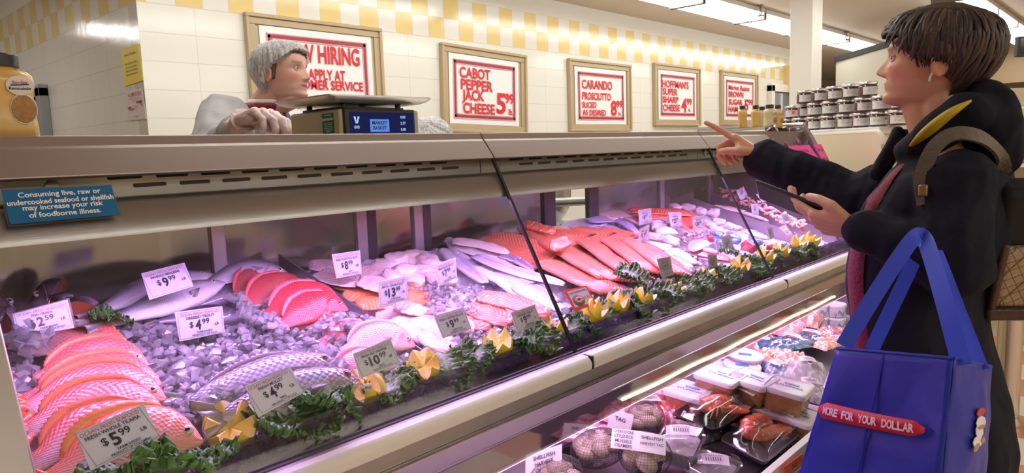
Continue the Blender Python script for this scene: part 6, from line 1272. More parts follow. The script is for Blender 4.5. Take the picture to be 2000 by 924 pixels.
for i, (u, z, w, h, c, lab) in enumerate(((-.16, 1.13, .09, .12, (.80, .16, .04), 'orange pack on the far shelf'), (-.06, 1.13, .08, .11, (.60, .42, .26), 'tan pack beside the orange pack'), (.03, 1.13, .10, .13, (.72, .20, .06), 'second orange pack on the far shelf'), (.14, 1.13, .1, .1, (.30, .38, .10), 'green pack on the far shelf'), (-.14, .80, .12, .16, (.46, .34, .24), 'brown bread pack on the lower far shelf'), (.0, .80, .13, .14, (.60, .50, .40), 'pale bread pack on the lower far shelf'), (.14, .80, .1, .12, (.20, .18, .18), 'dark pack on the lower far shelf'))):
    p = np.array([sh[0], sh[1], z])+rx*u+ry*.10; t = thing('food_pack', lab, 'package', p, 'packs on the far shelf'); mb = MB(); mb.loft([[p+rx*w/2*s*a+ry*.03*s*b+rz*h*zz for a, b in ((-1, -1), (1, -1), (1, 1), (-1, 1))] for zz, s in ((0, .9), (.1, 1), (.85, 1), (1, .7))]); build('pack_body', mb, P('pack_%d' % i, c, .4, var=.3, vscale=40), t, bevel=.006); mb = MB(); mb.box((-.03, -.032, h*.3), (.03, -.0305, h*.6), fr=(p, rx, ry, rz)); build('label', mb, P('pack_label', (.72, .70, .62), .5), t)
# steel post standing on the floor
p = atZ(1964, 828, 0); t = thing('steel_post', 'round stainless steel post on the checkered floor behind the woman', 'post', p); rr_ = 21/F*np.dot(R.T @ (p-CAM), (0, 0, -1)); mb = MB(); mb.lathe([(rr_, 0), (rr_, .86), (rr_*.96, .875), (rr_*.5, .88)], p, 28); build('tube', mb, P('post_steel', (.62, .60, .56), .25, .95), t); mb = MB(); mb.lathe([(rr_*1.25, 0), (rr_*1.25, .02), (rr_*1.02, .04)], p, 28); build('base_ring', mb, MATS['post_steel'], t)
# hanging monitor and small frame
p = PD(2012, 90, 5.0); t = thing('wall_monitor', 'black screen hanging at the right edge of the photo', 'monitor', p); mb = MB(); mb.box((-.085, 0, -.07), (.3, .04, .07), fr=(p, rx, ry, rz)); build('case', mb, dk, t, bevel=.006); mb = MB(); mb.box((-.07, -.002, -.055), (.285, .001, .055), fr=(p, rx, ry, rz)); build('screen', mb, P('dark_screen', (.02, .02, .025), .1), t); mb = MB(); mb.tube([p+ry*.02+rz*.07, np.array([p[0], p[1], 2.6])+ry*.02], .012, 8); build('hanger', mb, dk, t)
p = atX(1946, 190, 11.49); t = thing('wall_picture', 'small dark framed notice on the cream partition wall', 'frame', p); mb = MB(); mb.box((p[0]-.01, p[1]-.10, p[2]-.14), (p[0]+.015, p[1]+.10, p[2]+.14)); build('frame', mb, dk, t, bevel=.004); mb = MB(); mb.box((p[0]-.012, p[1]-.08, p[2]-.12), (p[0]-.009, p[1]+.08, p[2]+.12)); build('print', mb, paper, t)
# small items beside the counter man's hand
for (px, py, d, c, lab, w) in ((538, 262, 1.95, (.55, .02, .03), 'red item half hidden under the gloved hand on the case top', .05), (578, 264, 1.85, (.75, .55, .05), 'small yellow item beside the deli scale', .02)):
    p = PD(px, py, d); p[2] = 1.366; t = thing('counter_item', lab, 'counter item', p); mb = MB(); mb.box((p[0]-w, p[1]-.02, 1.366), (p[0]+w, p[1]+.03, 1.366+w*.42)); build('body', mb, P('item_%d' % px, c, .4), t, bevel=.006)
# meat slicer on the back counter, seen through the open rear door
p = PD(1085, 425, 2.75); cz = p[2]-.12; bc = thing('back_counter', 'steel work counter behind the fish case', 'counter', (p[0], p[1]+.2, 0)); mb = MB(); mb.box((1.6, p[1]-.05, cz-.04), (5.5, p[1]+.62, cz)); build('worktop', mb, ss, bc, smooth=False); mb = MB(); mb.box((1.65, p[1], 0), (5.45, p[1]+.6, cz-.04)); build('cabinet', mb, ss_dark, bc, smooth=False)
t = thing('meat_slicer', 'grey meat slicer with a black knob seen through the open rear door', 'slicer', (p[0], p[1]+.1, cz)); mb = MB(); mb.box((p[0]-.22, p[1], cz), (p[0]+.26, p[1]+.32, cz+.09)); build('base', mb, P('slicer_grey', (.55, .55, .52), .35, .5), t, bevel=.03, seg=4)
mb = MB(); mb.lathe([(.002, 0), (.11, .004), (.12, .012), (.11, .02), (.002, .02)], n=36, fr=((p[0]+.12, p[1]+.12, cz+.20), (1, 0, 0), (0, 0, 1), (0, -1, 0))); build('blade', mb, MATS['polished_steel'], t)
mb = MB(); mb.tube([(p[0]-.16, p[1]-.01, cz+.09), (p[0]-.15, p[1]-.01, cz+.16), (p[0]-.02, p[1]-.01, cz+.18), (p[0]+.2, p[1]-.01, cz+.17)], .018, 10); build('arm', mb, MATS['slicer_grey'], t)
mb = MB(); mb.sphere((p[0]-.10, p[1]-.04, cz+.12), .032); build('knob', mb, cap_b, t)

# ================================================================ PEOPLE
HF = [(0, .070), (.006, .088), (.02, .094), (.035, .089), (.045, .092), (.06, .092), (.07, .094), (.09, .095), (.11, .092), (.125, .097), (.15, .098), (.175, .09), (.195, .07), (.21, .042), (.22, .003)]
HB = [(0, .004), (.02, .02), (.045, .05), (.07, .07), (.1, .085), (.13, .093), (.16, .092), (.185, .08), (.205, .052), (.22, .003)]
HW = [(0, .020), (.006, .032), (.02, .046), (.045, .056), (.07, .063), (.1, .069), (.13, .074), (.16, .074), (.185, .062), (.205, .04), (.22, .003)]
def g1(x, m, s): return math.exp(-((x-m)/s)**2)
def head_pt(a, z, infl=0., feat=True, open_=0.):
    f, b, w = interp(z, *zip(*HF)), interp(z, *zip(*HB)), interp(z, *zip(*HW)); ca, sa = math.cos(a), math.sin(a); p = 2.3; q = (abs(ca)**p+abs(sa)**p)**(-1/p)
    x = ca*q*((f if ca > 0 else b)+infl); y = sa*q*(w+infl)
    if feat and ca > 0:
        ay = abs(y)
        nose = interp(z, (.064, .070, .078, .10, .118, .13), (0, .019, .026, .013, .005, 0)); x += nose*g1(y, 0, .0095)
        x += .009*(g1(ay, .013, .006))*g1(z, .073, .007)
        x -= .009*g1(ay, .031, .015)*g1(z, .111, .011)
        x += .005*g1(ay, .028, .016)*g1(z, .130, .008)
        x += .0065*g1(y, 0, .020)*g1(z, .0525+open_*.3, .005)+.006*g1(y, 0, .017)*g1(z, .040-open_*.5, .0055)
        x -= (.004+open_)*g1(y, 0, .019)*g1(z, .0468, .0025+open_*.4)
        x += .005*g1(y, 0, .018)*g1(z, .016, .011)
        x += .005*g1(ay, .043, .018)*g1(z, .088, .016)
    return x, y, z
def add_head(mb, M, open_=0.):
    nz_, na = 84, 72; rings = []
    for i in range(nz_+1):
        z = .0005+.219*(i/nz_); rings.append([M @ Vector(head_pt(2*PI*k/na, z, open_=open_)) for k in range(na)])
    mb.loft(rings)
    for s in (-1, 1):
        c = M @ Vector((-.010, .073*s, .100)); ax = [np.array(M.to_3x3() @ Vector(v)) for v in ((1, 0, -.2), (.25, 1*s, 0), (.2, 0, 1))]
        mb.sphere(c, (.017, .007, .030), 14, 9, fr=ax); pts = [M @ Vector((-.010+.017*math.cos(q)-.004, (.080+.003*math.sin(q))*s, .101+.030*math.sin(q))) for q in np.linspace(-1.6, 3.4, 14)]; mb.tube(pts, .0055, 8)
def head_color(M, base, lip, brow, blush):
    Mi = M.inverted()
    def f(p):
        q = Mi @ Vector(p)
        c = base
        if q.z < -.06: return c
        if q.x > .03:
            ay = abs(q.y); c = mixc(c, blush, .55*g1(ay, .042, .022)*g1(q.z, .080, .022)+.5*g1(q.y, 0, .014)*g1(q.z, .077, .012))
            c = mixc(c, lip, min(1, 1.2*g1(q.y, 0, .022)*max(g1(q.z, .0525, .005), g1(q.z, .041, .006)))); c = mixc(c, (.10, .03, .03), .8*g1(q.y, 0, .02)*g1(q.z, .0468, .0025))
            c = mixc(c, brow, min(.7, .9*g1(q.z, .1325-.02*max(0, ay-.035), .0042)*(1 if .012 < ay < .052 else 0))); c = mixc(c, mixc(c, (.2, .08, .06), .5), .6*g1(ay, .031, .014)*g1(q.z, .113, .006))
        if abs(q.y) > .06 and q.x < .03: c = mixc(c, blush, .5)
        return c
    return f
iris_m = P('iris_brown', (.05, .025, .015), .1, coat=1); eyew = P('eye_white', (.60, .52, .48), .2, coat=1)
def eyes(M, parent, look=(1, 0, .05), lidc=(.52, .27, .18)):
    for s in (-1, 1):
        c = np.array(M @ Vector((.0770, .031*s, .110))); d = _n(M.to_3x3() @ Vector(look)); mb = MB(); mb.sphere(c, .0103, 16, 10); u = _n(np.cross(d, (0, 0, 1))); v = np.cross(u, d); mb.sphere(c+d*.0072, (.0052, .0052, .0041), 12, 8, 1, fr=(u, v, d)); build('eye', mb, [eyew, iris_m], parent, angle=180)
        d0 = _n(np.array(M.to_3x3() @ Vector((1, .25*s, 0)))); lf = _n(np.cross((0, 0, 1), d0)); vv = np.cross(d0, lf); mb = MB()
        for sg, top_ in ((1, 74), (-1, 58)):
            rg = []
            for i in range(7):
                q = math.radians(4+(top_-4)*i/6); rg.append([c+.0115*(vv*sg*math.cos(q)+math.sin(q)*(d0*math.cos(2*PI*k/24)+lf*math.sin(2*PI*k/24))) for k in range(24)])
            mb.loft(rg, True, True, 0, [[lidc]*24 for _ in range(7)])
        build('eyelid', mb, skin_m, parent, angle=180)
def hair_cap(M, low, infl, name, mat, parent, grooves=60, amp=.003, col=(.05, .03, .02), streak=(.18, .10, .06), crown=.0, noise_amp=.004, seed=0, fringe=None):
    """shell of hair over the skull; low(a) = lower hem height for azimuth a (0 = face)"""
    na, nr = 160, 36; rings, cols = [], []
    for i in range(nr+1):
        r, cc = [], []
        for k in range(na):
            a = 2*PI*k/na; aa = a if a < PI else a-2*PI; z0 = low(aa)+.006*mnoise.noise(Vector((a*9, seed, 1)))+.004*math.sin(a*57); z = lerp(z0, .2195, math.sin(i/nr*PI/2)); t_ = i/nr
            x, y, zz = head_pt(a, max(.02, z), infl=infl*(1 if not callable(infl) else 1)+amp*math.sin(a*grooves+6*math.sin(zz_ := z*30))*(.4+.6*(1-t_))+noise_amp*mnoise.noise(Vector((math.cos(a)*3, math.sin(a)*3, z*14+seed))), feat=False)
            zz = z+crown*max(0, (z-.14)/.08)**1.0
            if i == 0: x *= .93; y *= .93
            r.append(M @ Vector((x, y, zz))); st = .5+.5*mnoise.noise(Vector((a*14, z*6, seed))); cc.append(mixc(col, streak, st*st*1.3))
        rings.append(r); cols.append(cc)
    mb = MB(); mb.loft(rings, True, True, 0, cols); o = build(name, mb, mat, parent, angle=180); return o
def hand(mb, wrist, d, s, curls, thumb, sc=1.0, spread=.05):
    """d towards fingers, s towards the thumb; back of hand = normal; curls per finger (index..little)"""
    d = _n(d); s = _n(np.array(s, float)-np.dot(s, d)*d); n = np.cross(d, s) ; w = np.array(wrist, float)
    back = hand_back[0]*n; kn = [(.088, .030), (.092, .010), (.088, -.010), (.079, -.028)]; ln = [(.042, .026, .020), (.046, .029, .022), (.042, .027, .021), (.033, .021, .018)]
    for (kd, ks) in kn: mb.cone(w+s*ks*.45*sc, .017*sc, w+(d*kd+s*ks)*sc+back*.002, .0125*sc)
    mb.cone(w+d*.02*sc+s*.018*sc, .018*sc, w+(d*.06+s*.028)*sc-back*.006*sc, .016*sc); mb.cone(w+d*.02*sc-s*.018*sc, .016*sc, w+(d*.06-s*.024)*sc-back*.006*sc, .015*sc)
    for i in range(4):
        p = w+(d*kn[i][0]+s*kn[i][1])*sc; ang = 0; r = [.0098, .0102, .0096, .0085][i]*sc; sp_d = _n(d+s*spread*(1.5-i))
        for j in range(3):
            ang += curls[i][j]; q = p+(sp_d*math.cos(ang)-back*math.sin(ang))*ln[i][j]*sc; mb.cone(p, r, q, r*.92); p = q; r *= .92
    p = w+(d*.022+s*.026)*sc; r = .0135*sc
    for v, l in thumb: q = p+_n(d*v[0]+s*v[1]-back*v[2])*l*sc; mb.cone(p, r, q, r*.88); p = q; r *= .9
hand_back = [1]
def person_mesh(name, parent, mb, vox, colf, mat, smooth=3):
    v, f = voxel(mb, vox, smooth); m2 = MB(); m2.add(v, f, 0, [colf(p) for p in v]); return build(name, m2, mat, parent, angle=180, recalc=False)
def cloth(name, parent, mb, vox, mat, smooth=5, wr=.004, fr=16, colf=None, cut=None):
    v, f = voxel(mb, vox, smooth); v = [np.array(p)+np.array([mnoise.noise(Vector(p)*fr), mnoise.noise(Vector(p)*fr+Vector((9, 0, 0))), mnoise.noise(Vector(p)*fr*1.3+Vector((0, 7, 0)))])*wr+np.array([.7, .3, 0])*wr*.55*(1-2*abs(mnoise.noise(Vector((p[0]*fr*1.4, p[1]*fr*2.2, p[2]*fr*1.1+p[1]*fr)))))*(1 if p[0] > 1.75 else -1) for p in v]
    m2 = MB(); m2.add(v, f, 0, [colf(p) for p in v] if colf else (1, 1, 1)); return build(name, m2, mat, parent, angle=180, recalc=False)
skin_m = ORG('skin', 'none', .42, .05, sss=.12); hair_m = ORG('hair', 'none', .55, .06)
def mtx(o, fwd, up):
    fwd = _n(fwd); up = _n(np.array(up, float)-np.dot(up, fwd)*fwd); lf = np.cross(up, fwd); m = Matrix.Identity(4)
    for i in range(3): m[i][0] = fwd[i]; m[i][1] = lf[i]; m[i][2] = up[i]; m[i][3] = o[i]
    return m
# ---------------------------------------------------------------- the woman
WXc = 1.70
def WX(px, py, dx=0.): return atX(px, py, WXc+dx)
wm = thing('person', 'person in a dark navy coat pointing over the case and holding a phone', 'person', (WXc, .36, 0))
pitch = math.radians(7); fw = np.array([-.10, math.cos(pitch), math.sin(pitch)]); upv = np.array([0, -math.sin(pitch), math.cos(pitch)])
chin = WX(1726, 204); Mh = mtx((0, 0, 0), fw, upv); S_ = Matrix.Diagonal((1.0, .97, .90, 1)); Mh = Mh @ S_
off = np.array(chin)-np.array(Mh @ Vector((.092, 0, .004))); Mh = Matrix.Translation(Vector(off)) @ Mh
def HW_(x, y, z): return np.array(Mh @ Vector((x, y, z)))
B = MB(); add_head(B, Mh)
nk0 = HW_(-.012, 0, .055); nkb = np.array([WXc, .335, 1.27]); B.cone(nk0, .052, nkb, .056); B.cone(HW_(.03, 0, .02), .036, nkb+[0, .02, .01], .045)
B.cone((WXc-.10, .33, 1.22), .055, (WXc+.10, .35, 1.22), .055); B.cone((WXc, .35, 1.22), .10, (WXc, .36, .85), .105); B.cone((WXc-.05, .36, .9), .09, (WXc+.05, .36, .9), .09)
# arms
shN = np.array([WXc-.145, .31, 1.245]); elN = WX(1868, 520, -.19); wrN = WX(1683, 448, -.19)
shF = np.array([WXc+.14, .37, 1.235]); elF = WX(1672, 396, .15); wrF = WX(1492, 310, .12)
B.chain([shN, elN, wrN], [.045, .036, .026]); B.chain([shF, elF, wrF], [.045, .036, .026])
# pointing hand (back of the hand up, thumb towards the camera)
tipF = WX(1410, 252, .12); dF = _n(tipF-wrF); hand_back[0] = -1; sF = np.array([-1, 0, .25])
nF = np.cross(dF, _n(sF-np.dot(sF, dF)*dF)); hand_back[0] = 1 if nF[2] > 0 else -1
hand(B, wrF, dF, sF, [(.05, .06, .05), (1.05, 1.2, .7), (1.15, 1.25, .7), (1.2, 1.2, .7)], [((.75, .50, .45), .040), ((.85, -.10, .55), .030), ((.7, -.4, .5), .022)], 1.0)
# phone hand (palm up)
phA = WX(1502, 378, -.17); phB = WX(1592, 413, -.17); dN = _n(WX(1575, 428, -.18)-wrN); sN = np.array([-.8, 0, .6]); nN = np.cross(dN, _n(sN-np.dot(sN, dN)*dN)); hand_back[0] = 1 if nN[2] < 0 else -1
hand(B, wrN, dN, sN, [(.35, .35, .25), (.4, .4, .3), (.45, .45, .3), (.5, .5, .3)], [((.75, .55, .35), .042), ((.95, .0, .30), .032), ((.95, -.2, .2), .024)], 1.0)
for s in (-1, 1): B.chain([(WXc+.075*s, .36, .86), (WXc+.08*s, .365, .46), (WXc+.08*s, .35, .10)], [.075, .052, .040]); B.cone((WXc+.08*s, .35, .06), .036, (WXc+.08*s, .46, .04), .03)
bc_ = head_color(Mh, (.66, .36, .22), (.50, .14, .13), (.10, .05, .035), (.64, .25, .18))
person_mesh('body', wm, B, .0036, bc_, skin_m)
eyes(Mh, wm, (1, .45, .15), (.44, .22, .13))
def low_w(a):
    aa = abs(a)
    if aa < .42: return .176+.012*math.sin(a*9)
    if aa < 1.15: return lerp(.176, .118, (aa-.42)/.73)
    if aa < 1.75: return lerp(.118, .108, (aa-1.15)/.6)
    if aa < 2.2: return lerp(.108, .045, (aa-1.75)/.45)
    return .030
hair_cap(Mh, low_w, .017, 'hair', hair_m, wm, 84, .0013, (.018, .011, .009), (.075, .042, .028), crown=.016, seed=3)
mb = MB(); rndh = random.Random(8)
for k in range(26):
    a = rndh.uniform(-2.6, .9) if k % 2 else rndh.uniform(-.9, .9); z = rndh.uniform(.165, .215); x, y, zz = head_pt(a, z, .018, False); e = rndh.uniform(.010, .022)
    p0 = HW_(x*.98, y*.98, zz+.014*max(0, (z-.14)/.08)); p1_ = HW_(x*1.03+.004, y*1.05, zz+.012*max(0, (z-.14)/.08)+.004); p2_ = HW_(x*1.06+.006*rndh.uniform(-1, 1.5), y*1.1, zz+.010*max(0, (z-.14)/.08)-.006+e*rndh.uniform(-.2, .4)); mb.tube(bez([p0, p1_, p2_], 7), [.00045]*5+[.0003, .0002], 4, col=(.07, .04, .03))
for k in range(44):                 # sideburn and temple locks in front of the ear
    q = k/43; y = .0745+.004*math.sin(k*2.3); p0 = HW_(.058-.075*q*.5, -0+y*1.03, .15+.01*math.sin(k)); p1_ = HW_(.045-.075*q*.5, y*1.09, .125); p2_ = HW_(.028-.07*q*.5+.006*math.sin(k*1.7), y*1.06, .098+.012*math.sin(k*2.1)); mb.tube(bez([p0, p1_, p2_], 7), [.0034, .0034, .003, .0028, .0022, .0014, .0004], 5, col=mixc((.016, .010, .008), (.05, .03, .02), (k % 5)/5))
for k in range(330):                # overlapping locks combed down from the crown
    a = rndh.uniform(-PI, PI); aa = abs(a); zl = low_w(a); z1 = rndh.uniform(.150, .213); z2 = max(zl-.006+rndh.uniform(-.012, .010), z1-rndh.uniform(.05, .13)) if rndh.random() < .6 else zl+rndh.uniform(-.014, .006); dr_ = rndh.uniform(-.22, .22)+(.35 if aa < .7 else 0)*(1 if a > 0 else -1); pts = []
    for i in range(9):
        q = i/8; z = lerp(z1, z2, q); x, y, zz = head_pt(a+dr_*q*q, max(.02, z), .0175+.0035*math.sin(PI*q)-.004*(i == 0)-.003*q, False); pts.append(HW_(x, y, zz+.016*max(0, (z-.14)/.08)))
    w0 = rndh.uniform(.0035, .0065); st_ = rndh.random(); mb.tube(pts, [w0*f_ for f_ in (.3, .7, .95, 1, 1, .9, .75, .5, .12)], 6, col=mixc((.016, .010, .008), (.085, .048, .032), st_*st_), flat=.5, nrm=pts[4]-HW_(0, 0, .1))
build('hair_strands', mb, hair_m, wm, angle=180)
mb = MB(); c = HW_(.0, .078, .070); mb.tube([c+[-.002, 0, .006], c+[-.004, .003, -.002], c+[-.003, .004, -.010]], .0022, 8); build('earring', mb, P('earring_pearl', (.75, .72, .70), .2, .4), wm)
# coat
coat_m = P('navy_coat', (.008, .009, .017), .85, bump=.3, bscale=22, spec=.25)
J = MB()
prof = [(1.275, .335, .075, .115), (1.245, .335, .105, .165), (1.19, .350, .135, .185), (1.12, .362, .148, .19), (1.04, .387, .135, .19), (.94, .387, .126, .19), (.82, .372, .142, .195), (.66, .352, .158, .205), (.50, .350, .165, .215)]
J.loft([[(WXc+rx_*math.sin(2*PI*k/40), yc+ry_*math.cos(2*PI*k/40), z) for k in range(40)] for z, yc, ry_, rx_ in prof])
shN2 = np.array([WXc-.15, .295, 1.225]); J.chain([shN2, lerp(shN2, elN, .5), elN, lerp(elN, wrN, .55), lerp(elN, wrN, .93)], [.074, .070, .066, .058, .050])
J.chain([shF, elF, lerp(elF, wrF, .6), lerp(elF, wrF, .98)], [.085, .076, .066, .056])
for (a, b_, ra, rb) in ((WX(1775, 300, -.05), WX(1822, 268, -.085), .030, .036), (WX(1822, 268, -.085), WX(1890, 222, -.075), .036, .044), (WX(1890, 222, -.075), WX(1938, 218, -.02), .044, .050), (WX(1938, 218, -.02), WX(1930, 220, .06), .050, .048), (WX(1930, 220, .06), WX(1850, 235, .10), .045, .036), (WX(1850, 235, .10), WX(1765, 285, .07), .036, .028), (WX(1940, 245, -.03), WX(1935, 290, .0), .050, .06), (WX(1920, 185, -.02), WX(1938, 200, .03), .030, .036), (WX(1752, 255, .06), WX(1722, 335, .06), .014, .026)):
    J.cone(a, ra, b_, rb)
cloth('coat', wm, J, .006, coat_m, 4, .011, 11)
mb = MB(); pth = bez([WX(1782, 283, -.115), WX(1815, 254, -.138), WX(1855, 222, -.138), WX(1896, 197, -.118)], 22); mb.tube(pth, [.004+.019*math.sin(PI*min(1, i/21*.9+.08)) for i in range(22)], 12, flat=.45, nrm=(0, .55, 1)); build('hood_lining', mb, P('mustard_lining', (.50, .36, .012), .6, bump=.3, bscale=30), wm, angle=180)
mb = MB(); 
def coat_x(y, z):
    yc = interp(-z, [-p[0] for p in prof], [p[1] for p in prof]); ry_ = interp(-z, [-p[0] for p in prof], [p[2] for p in prof]); rx_ = interp(-z, [-p[0] for p in prof], [p[3] for p in prof]); u = max(-.985, min(.985, (y-yc)/ry_)); return WXc-rx_*math.sqrt(1-u*u)
rings = []
for i, (px, py) in enumerate(bez([(1768, 286, 0), (1735, 335, 0), (1705, 385, 0), (1686, 430, 0), (1676, 490, 0), (1676, 560, 0), (1688, 640, 0), (1700, 700, 0), (1715, 800, 0)], 46) if False else [tuple(q[:2]) for q in bez([(1768, 286, 0), (1735, 335, 0), (1705, 385, 0), (1686, 430, 0), (1676, 490, 0), (1676, 560, 0), (1688, 640, 0), (1700, 700, 0), (1715, 800, 0)], 46)]):
    p = WX(px, py, -.12); wv = .008+.016*min(1, i/12); z = p[2]; yy = p[1]; row = []
    for k in range(9):
        v = k/8*2-1; y = yy-.004+v*wv; x = coat_x(y, z)-.010*(1-v*v)-.004; row.append((x, y, z))
    for k in range(8, -1, -1):
        v = k/8*2-1; y = yy-.004+v*wv; row.append((coat_x(y, z)+.02, y, z))
    rings.append(row)
mb.loft(rings); build('sweater', mb, P('maroon_knit', (.17, .008, .028), .75, bump=.4, bscale=120), wm, angle=60)
T = MB()
for s in (-1, 1): T.chain([(WXc+.075*s, .36, .80), (WXc+.08*s, .365, .46), (WXc+.08*s, .35, .10)], [.088, .066, .056])
cloth('trousers', wm, T, .008, P('dark_trousers', (.02, .02, .025), .7), 3, .004)
T = MB()
for s in (-1, 1): T.cone((WXc+.08*s, .34, .052), .050, (WXc+.08*s, .49, .042), .040); 
cloth('shoes', wm, T, .006, P('black_shoe', (.015, .015, .016), .4), 3, 0)
# phone
ph = thing('smartphone', 'dark smartphone held flat in the raised palm', 'phone', (phA+phB)/2); ex = _n(phA-phB); ey = _n(np.array([-.75, 0, .62])-np.dot([-.75, 0, .62], ex)*ex); ez = np.cross(ex, ey); ez = ez if ez[2] > 0 else -ez; lp = .150
c = (phA+phB)/2+ex*.005; mb = MB(); mb.box((-lp/2, -.036, -.004), (lp/2, .036, .004), fr=(c, ex, ey, ez)); build('case', mb, P('phone_black', (.03, .03, .04), .35), ph, bevel=.003, seg=3); mb = MB(); mb.box((-lp/2+.005, -.033, .0041), (lp/2-.005, .033, .0046), fr=(c, ex, ey, ez)); build('screen', mb, P('phone_glass', (.16, .13, .22), .06, coat=1), ph, smooth=False)
# backpack on her back
canv = bpy.data.materials.new('lattice_canvas'); canv.use_nodes = True; N, K = nodes(canv); b_ = N['Principled BSDF']; b_.inputs['Roughness'].default_value = .55
tc = N.new('ShaderNodeTexCoord'); mp = N.new('ShaderNodeMapping'); mp.inputs['Rotation'].default_value = (0, .8, .78); mp.inputs['Scale'].default_value = (62, 62, 62); K.new(tc.outputs['Object'], mp.inputs[0]); vr = N.new('ShaderNodeTexVoronoi'); vr.inputs['Scale'].default_value = 1.0; vr.inputs['Randomness'].default_value = 0; vr.feature = 'DISTANCE_TO_EDGE'; K.new(mp.outputs[0], vr.inputs['Vector'])
v2 = N.new('ShaderNodeTexVoronoi'); v2.inputs['Randomness'].default_value = 0; K.new(mp.outputs[0], v2.inputs['Vector'])
m1 = N.new('ShaderNodeMath'); m1.operation = 'LESS_THAN'; m1.inputs[1].default_value = .045; K.new(vr.outputs['Distance'], m1.inputs[0]); m2_ = N.new('ShaderNodeMath'); m2_.operation = 'COMPARE'; m2_.inputs[1].default_value = .27; m2_.inputs[2].default_value = .05; K.new(v2.outputs['Distance'], m2_.inputs[0]); m3 = N.new('ShaderNodeMath'); m3.operation = 'MAXIMUM'; K.new(m1.outputs[0], m3.inputs[0]); K.new(m2_.outputs[0], m3.inputs[1])
mx = N.new('ShaderNodeMix'); mx.data_type = 'RGBA'; mx.inputs[6].default_value = (.40, .30, .17, 1); mx.inputs[7].default_value = (.13, .085, .045, 1); K.new(m3.outputs[0], mx.inputs[0]); K.new(mx.outputs[2], b_.inputs['Base Color'])
leath = P('brown_leather', (.065, .032, .022), .4, bump=.2, bscale=150)
bk = thing('backpack', 'tan lattice canvas bag with brown leather trim on the person\'s back', 'backpack', WX(1990, 560, .10)); o = WX(1972, 622, .0); e1 = _n([.55, -.80, 0]); e3 = _n(np.array([-.18, -.30, 1])-np.dot([-.18, -.30, 1], e1)*e1); e2 = np.cross(e3, e1)
fr = (o, e1, e2, e3)
mb = MB(); mb.box((-.04, 0, .02), (.26, .10, .155), fr=fr); build('body', mb, canv, bk, bevel=.018, seg=4)
mb = MB(); mb.box((-.046, -.006, -.005), (.266, .106, .024), fr=fr); build('leather_base', mb, leath, bk, bevel=.008, seg=3)
mb = MB(); mb.box((-.046, -.005, .02), (-.030, .105, .165), fr=fr); build('leather_edge', mb, leath, bk, bevel=.006)
mb = MB(); mb.box((.03, -.016, .065), (.20, .0, .125), fr=fr); build('pocket', mb, leath, bk, bevel=.010, seg=3)
mb = MB(); mb.box((-.052, .01, .15), (.25, .10, .27), fr=fr); build('open_flap', mb, P('black_lining', (.012, .011, .012), .8), bk, bevel=.02, seg=3)
mb = MB(); mb.tube(bez([o+e1*.05+e3*.26, o+e1*.05+e3*.34, o+e1*.09+e3*.38, o+e1*.14+e3*.34, o+e1*.15+e3*.26], 20), .007, 8, flat=.6); build('handle', mb, leath, bk)
strap_m = P('striped_strap', (.12, .098, .068), .6, bump=.4, bscale=100); pth = bez([WX(1806, 400, -.205), WX(1800, 350, -.20), WX(1822, 292, -.20), WX(1862, 262, -.19), WX(1915, 268, -.16), WX(1952, 300, -.09), WX(1962, 340, -.02)], 44); mb = MB()
rings = []
for i, p in enumerate(pth):
    tg = _n(pth[min(43, i+1)]-pth[max(0, i-1)]); wdir = _n(np.cross(tg, (-1, -.1, .5))); nn = np.cross(tg, wdir); rings.append([p+wdir*.013*a+nn*.003*b2_ for a, b2_ in ((-1, -1), (1, -1), (1, 1), (-1, 1))])
mb.loft(rings); build('shoulder_strap', mb, strap_m, bk, angle=40)
mb = MB(); c = WX(1803, 372, -.215); mb.box((-.008, -.011, -.004), (.008, .011, .004), fr=(c, (0, 1, 0), (0, 0, 1), (1, 0, 0))); build('buckle', mb, P('brass_buckle', (.30, .21, .09), .35, .7), bk, bevel=.003)
# blue tote hanging from her forearm
tb = P('tote_blue', (.018, .032, .34), .42, bump=.25, bscale=14); strap_b = P('tote_strap', (.03, .06, .55), .5); tt = thing('tote_bag', 'blue reusable shopping tote with a red banner hanging from the forearm', 'bag', PD(1740, 900, 1.08))
TL, TR, BL, BR = PD(1635, 680, 1.20), PD(1862, 700, 1.04), PD(1562, 925, 1.22), PD(1835, 985, 1.02); TG, BG = PD(1936, 716, 1.12), PD(1922, 985, 1.10)
up_ = (TL-BL); BL = BL-up_*.25; BR = BR-(TR-BR)*.05; TK = TL+(TG-TR); BK = BL+(BG-BR)
def bil(a, b, c, d, u, v): return a*(1-u)*(1-v)+b*u*(1-v)+c*u*v+d*(1-u)*v
def wall(name, a, b, c, d, th=.0025, bow=.008, seed=0, mat=tb):
    n = 20; nn = _n(np.cross(b-a, d-a)); vs = [bil(a, b, c, d, i/n, j/n)+nn*(bow*math.sin(PI*i/n)*math.sin(PI*j/n)+.004*mnoise.noise(Vector((i*.25, j*.2, seed)))*math.sin(PI*j/n)**.5) for j in range(n+1) for i in range(n+1)]
    mb = MB(); mb.add(vs, [(j*(n+1)+i, j*(n+1)+i+1, (j+1)*(n+1)+i+1, (j+1)*(n+1)+i) for j in range(n) for i in range(n)]); o = build(name, mb, mat, tt, angle=180, recalc=False); sm = o.modifiers.new('s', 'SOLIDIFY'); sm.thickness = th; sm.offset = 0; return vs
wall('front_panel', TL, TR, BR, BL, seed=1); wall('gusset', TR, TG, BG, BR, bow=-.012, seed=2); wall('back_panel', TG, TK, BK, BG, seed=3); wall('gusset', TK, TL, BL, BK, bow=-.01, seed=4); wall('base_panel', BL, BR, BG, BK, bow=0, seed=5)
mb = MB(); 
for a, b in ((TL, TR), (TR, TG), (TG, TK), (TK, TL)): mb.tube([a, b], .0028, 6)
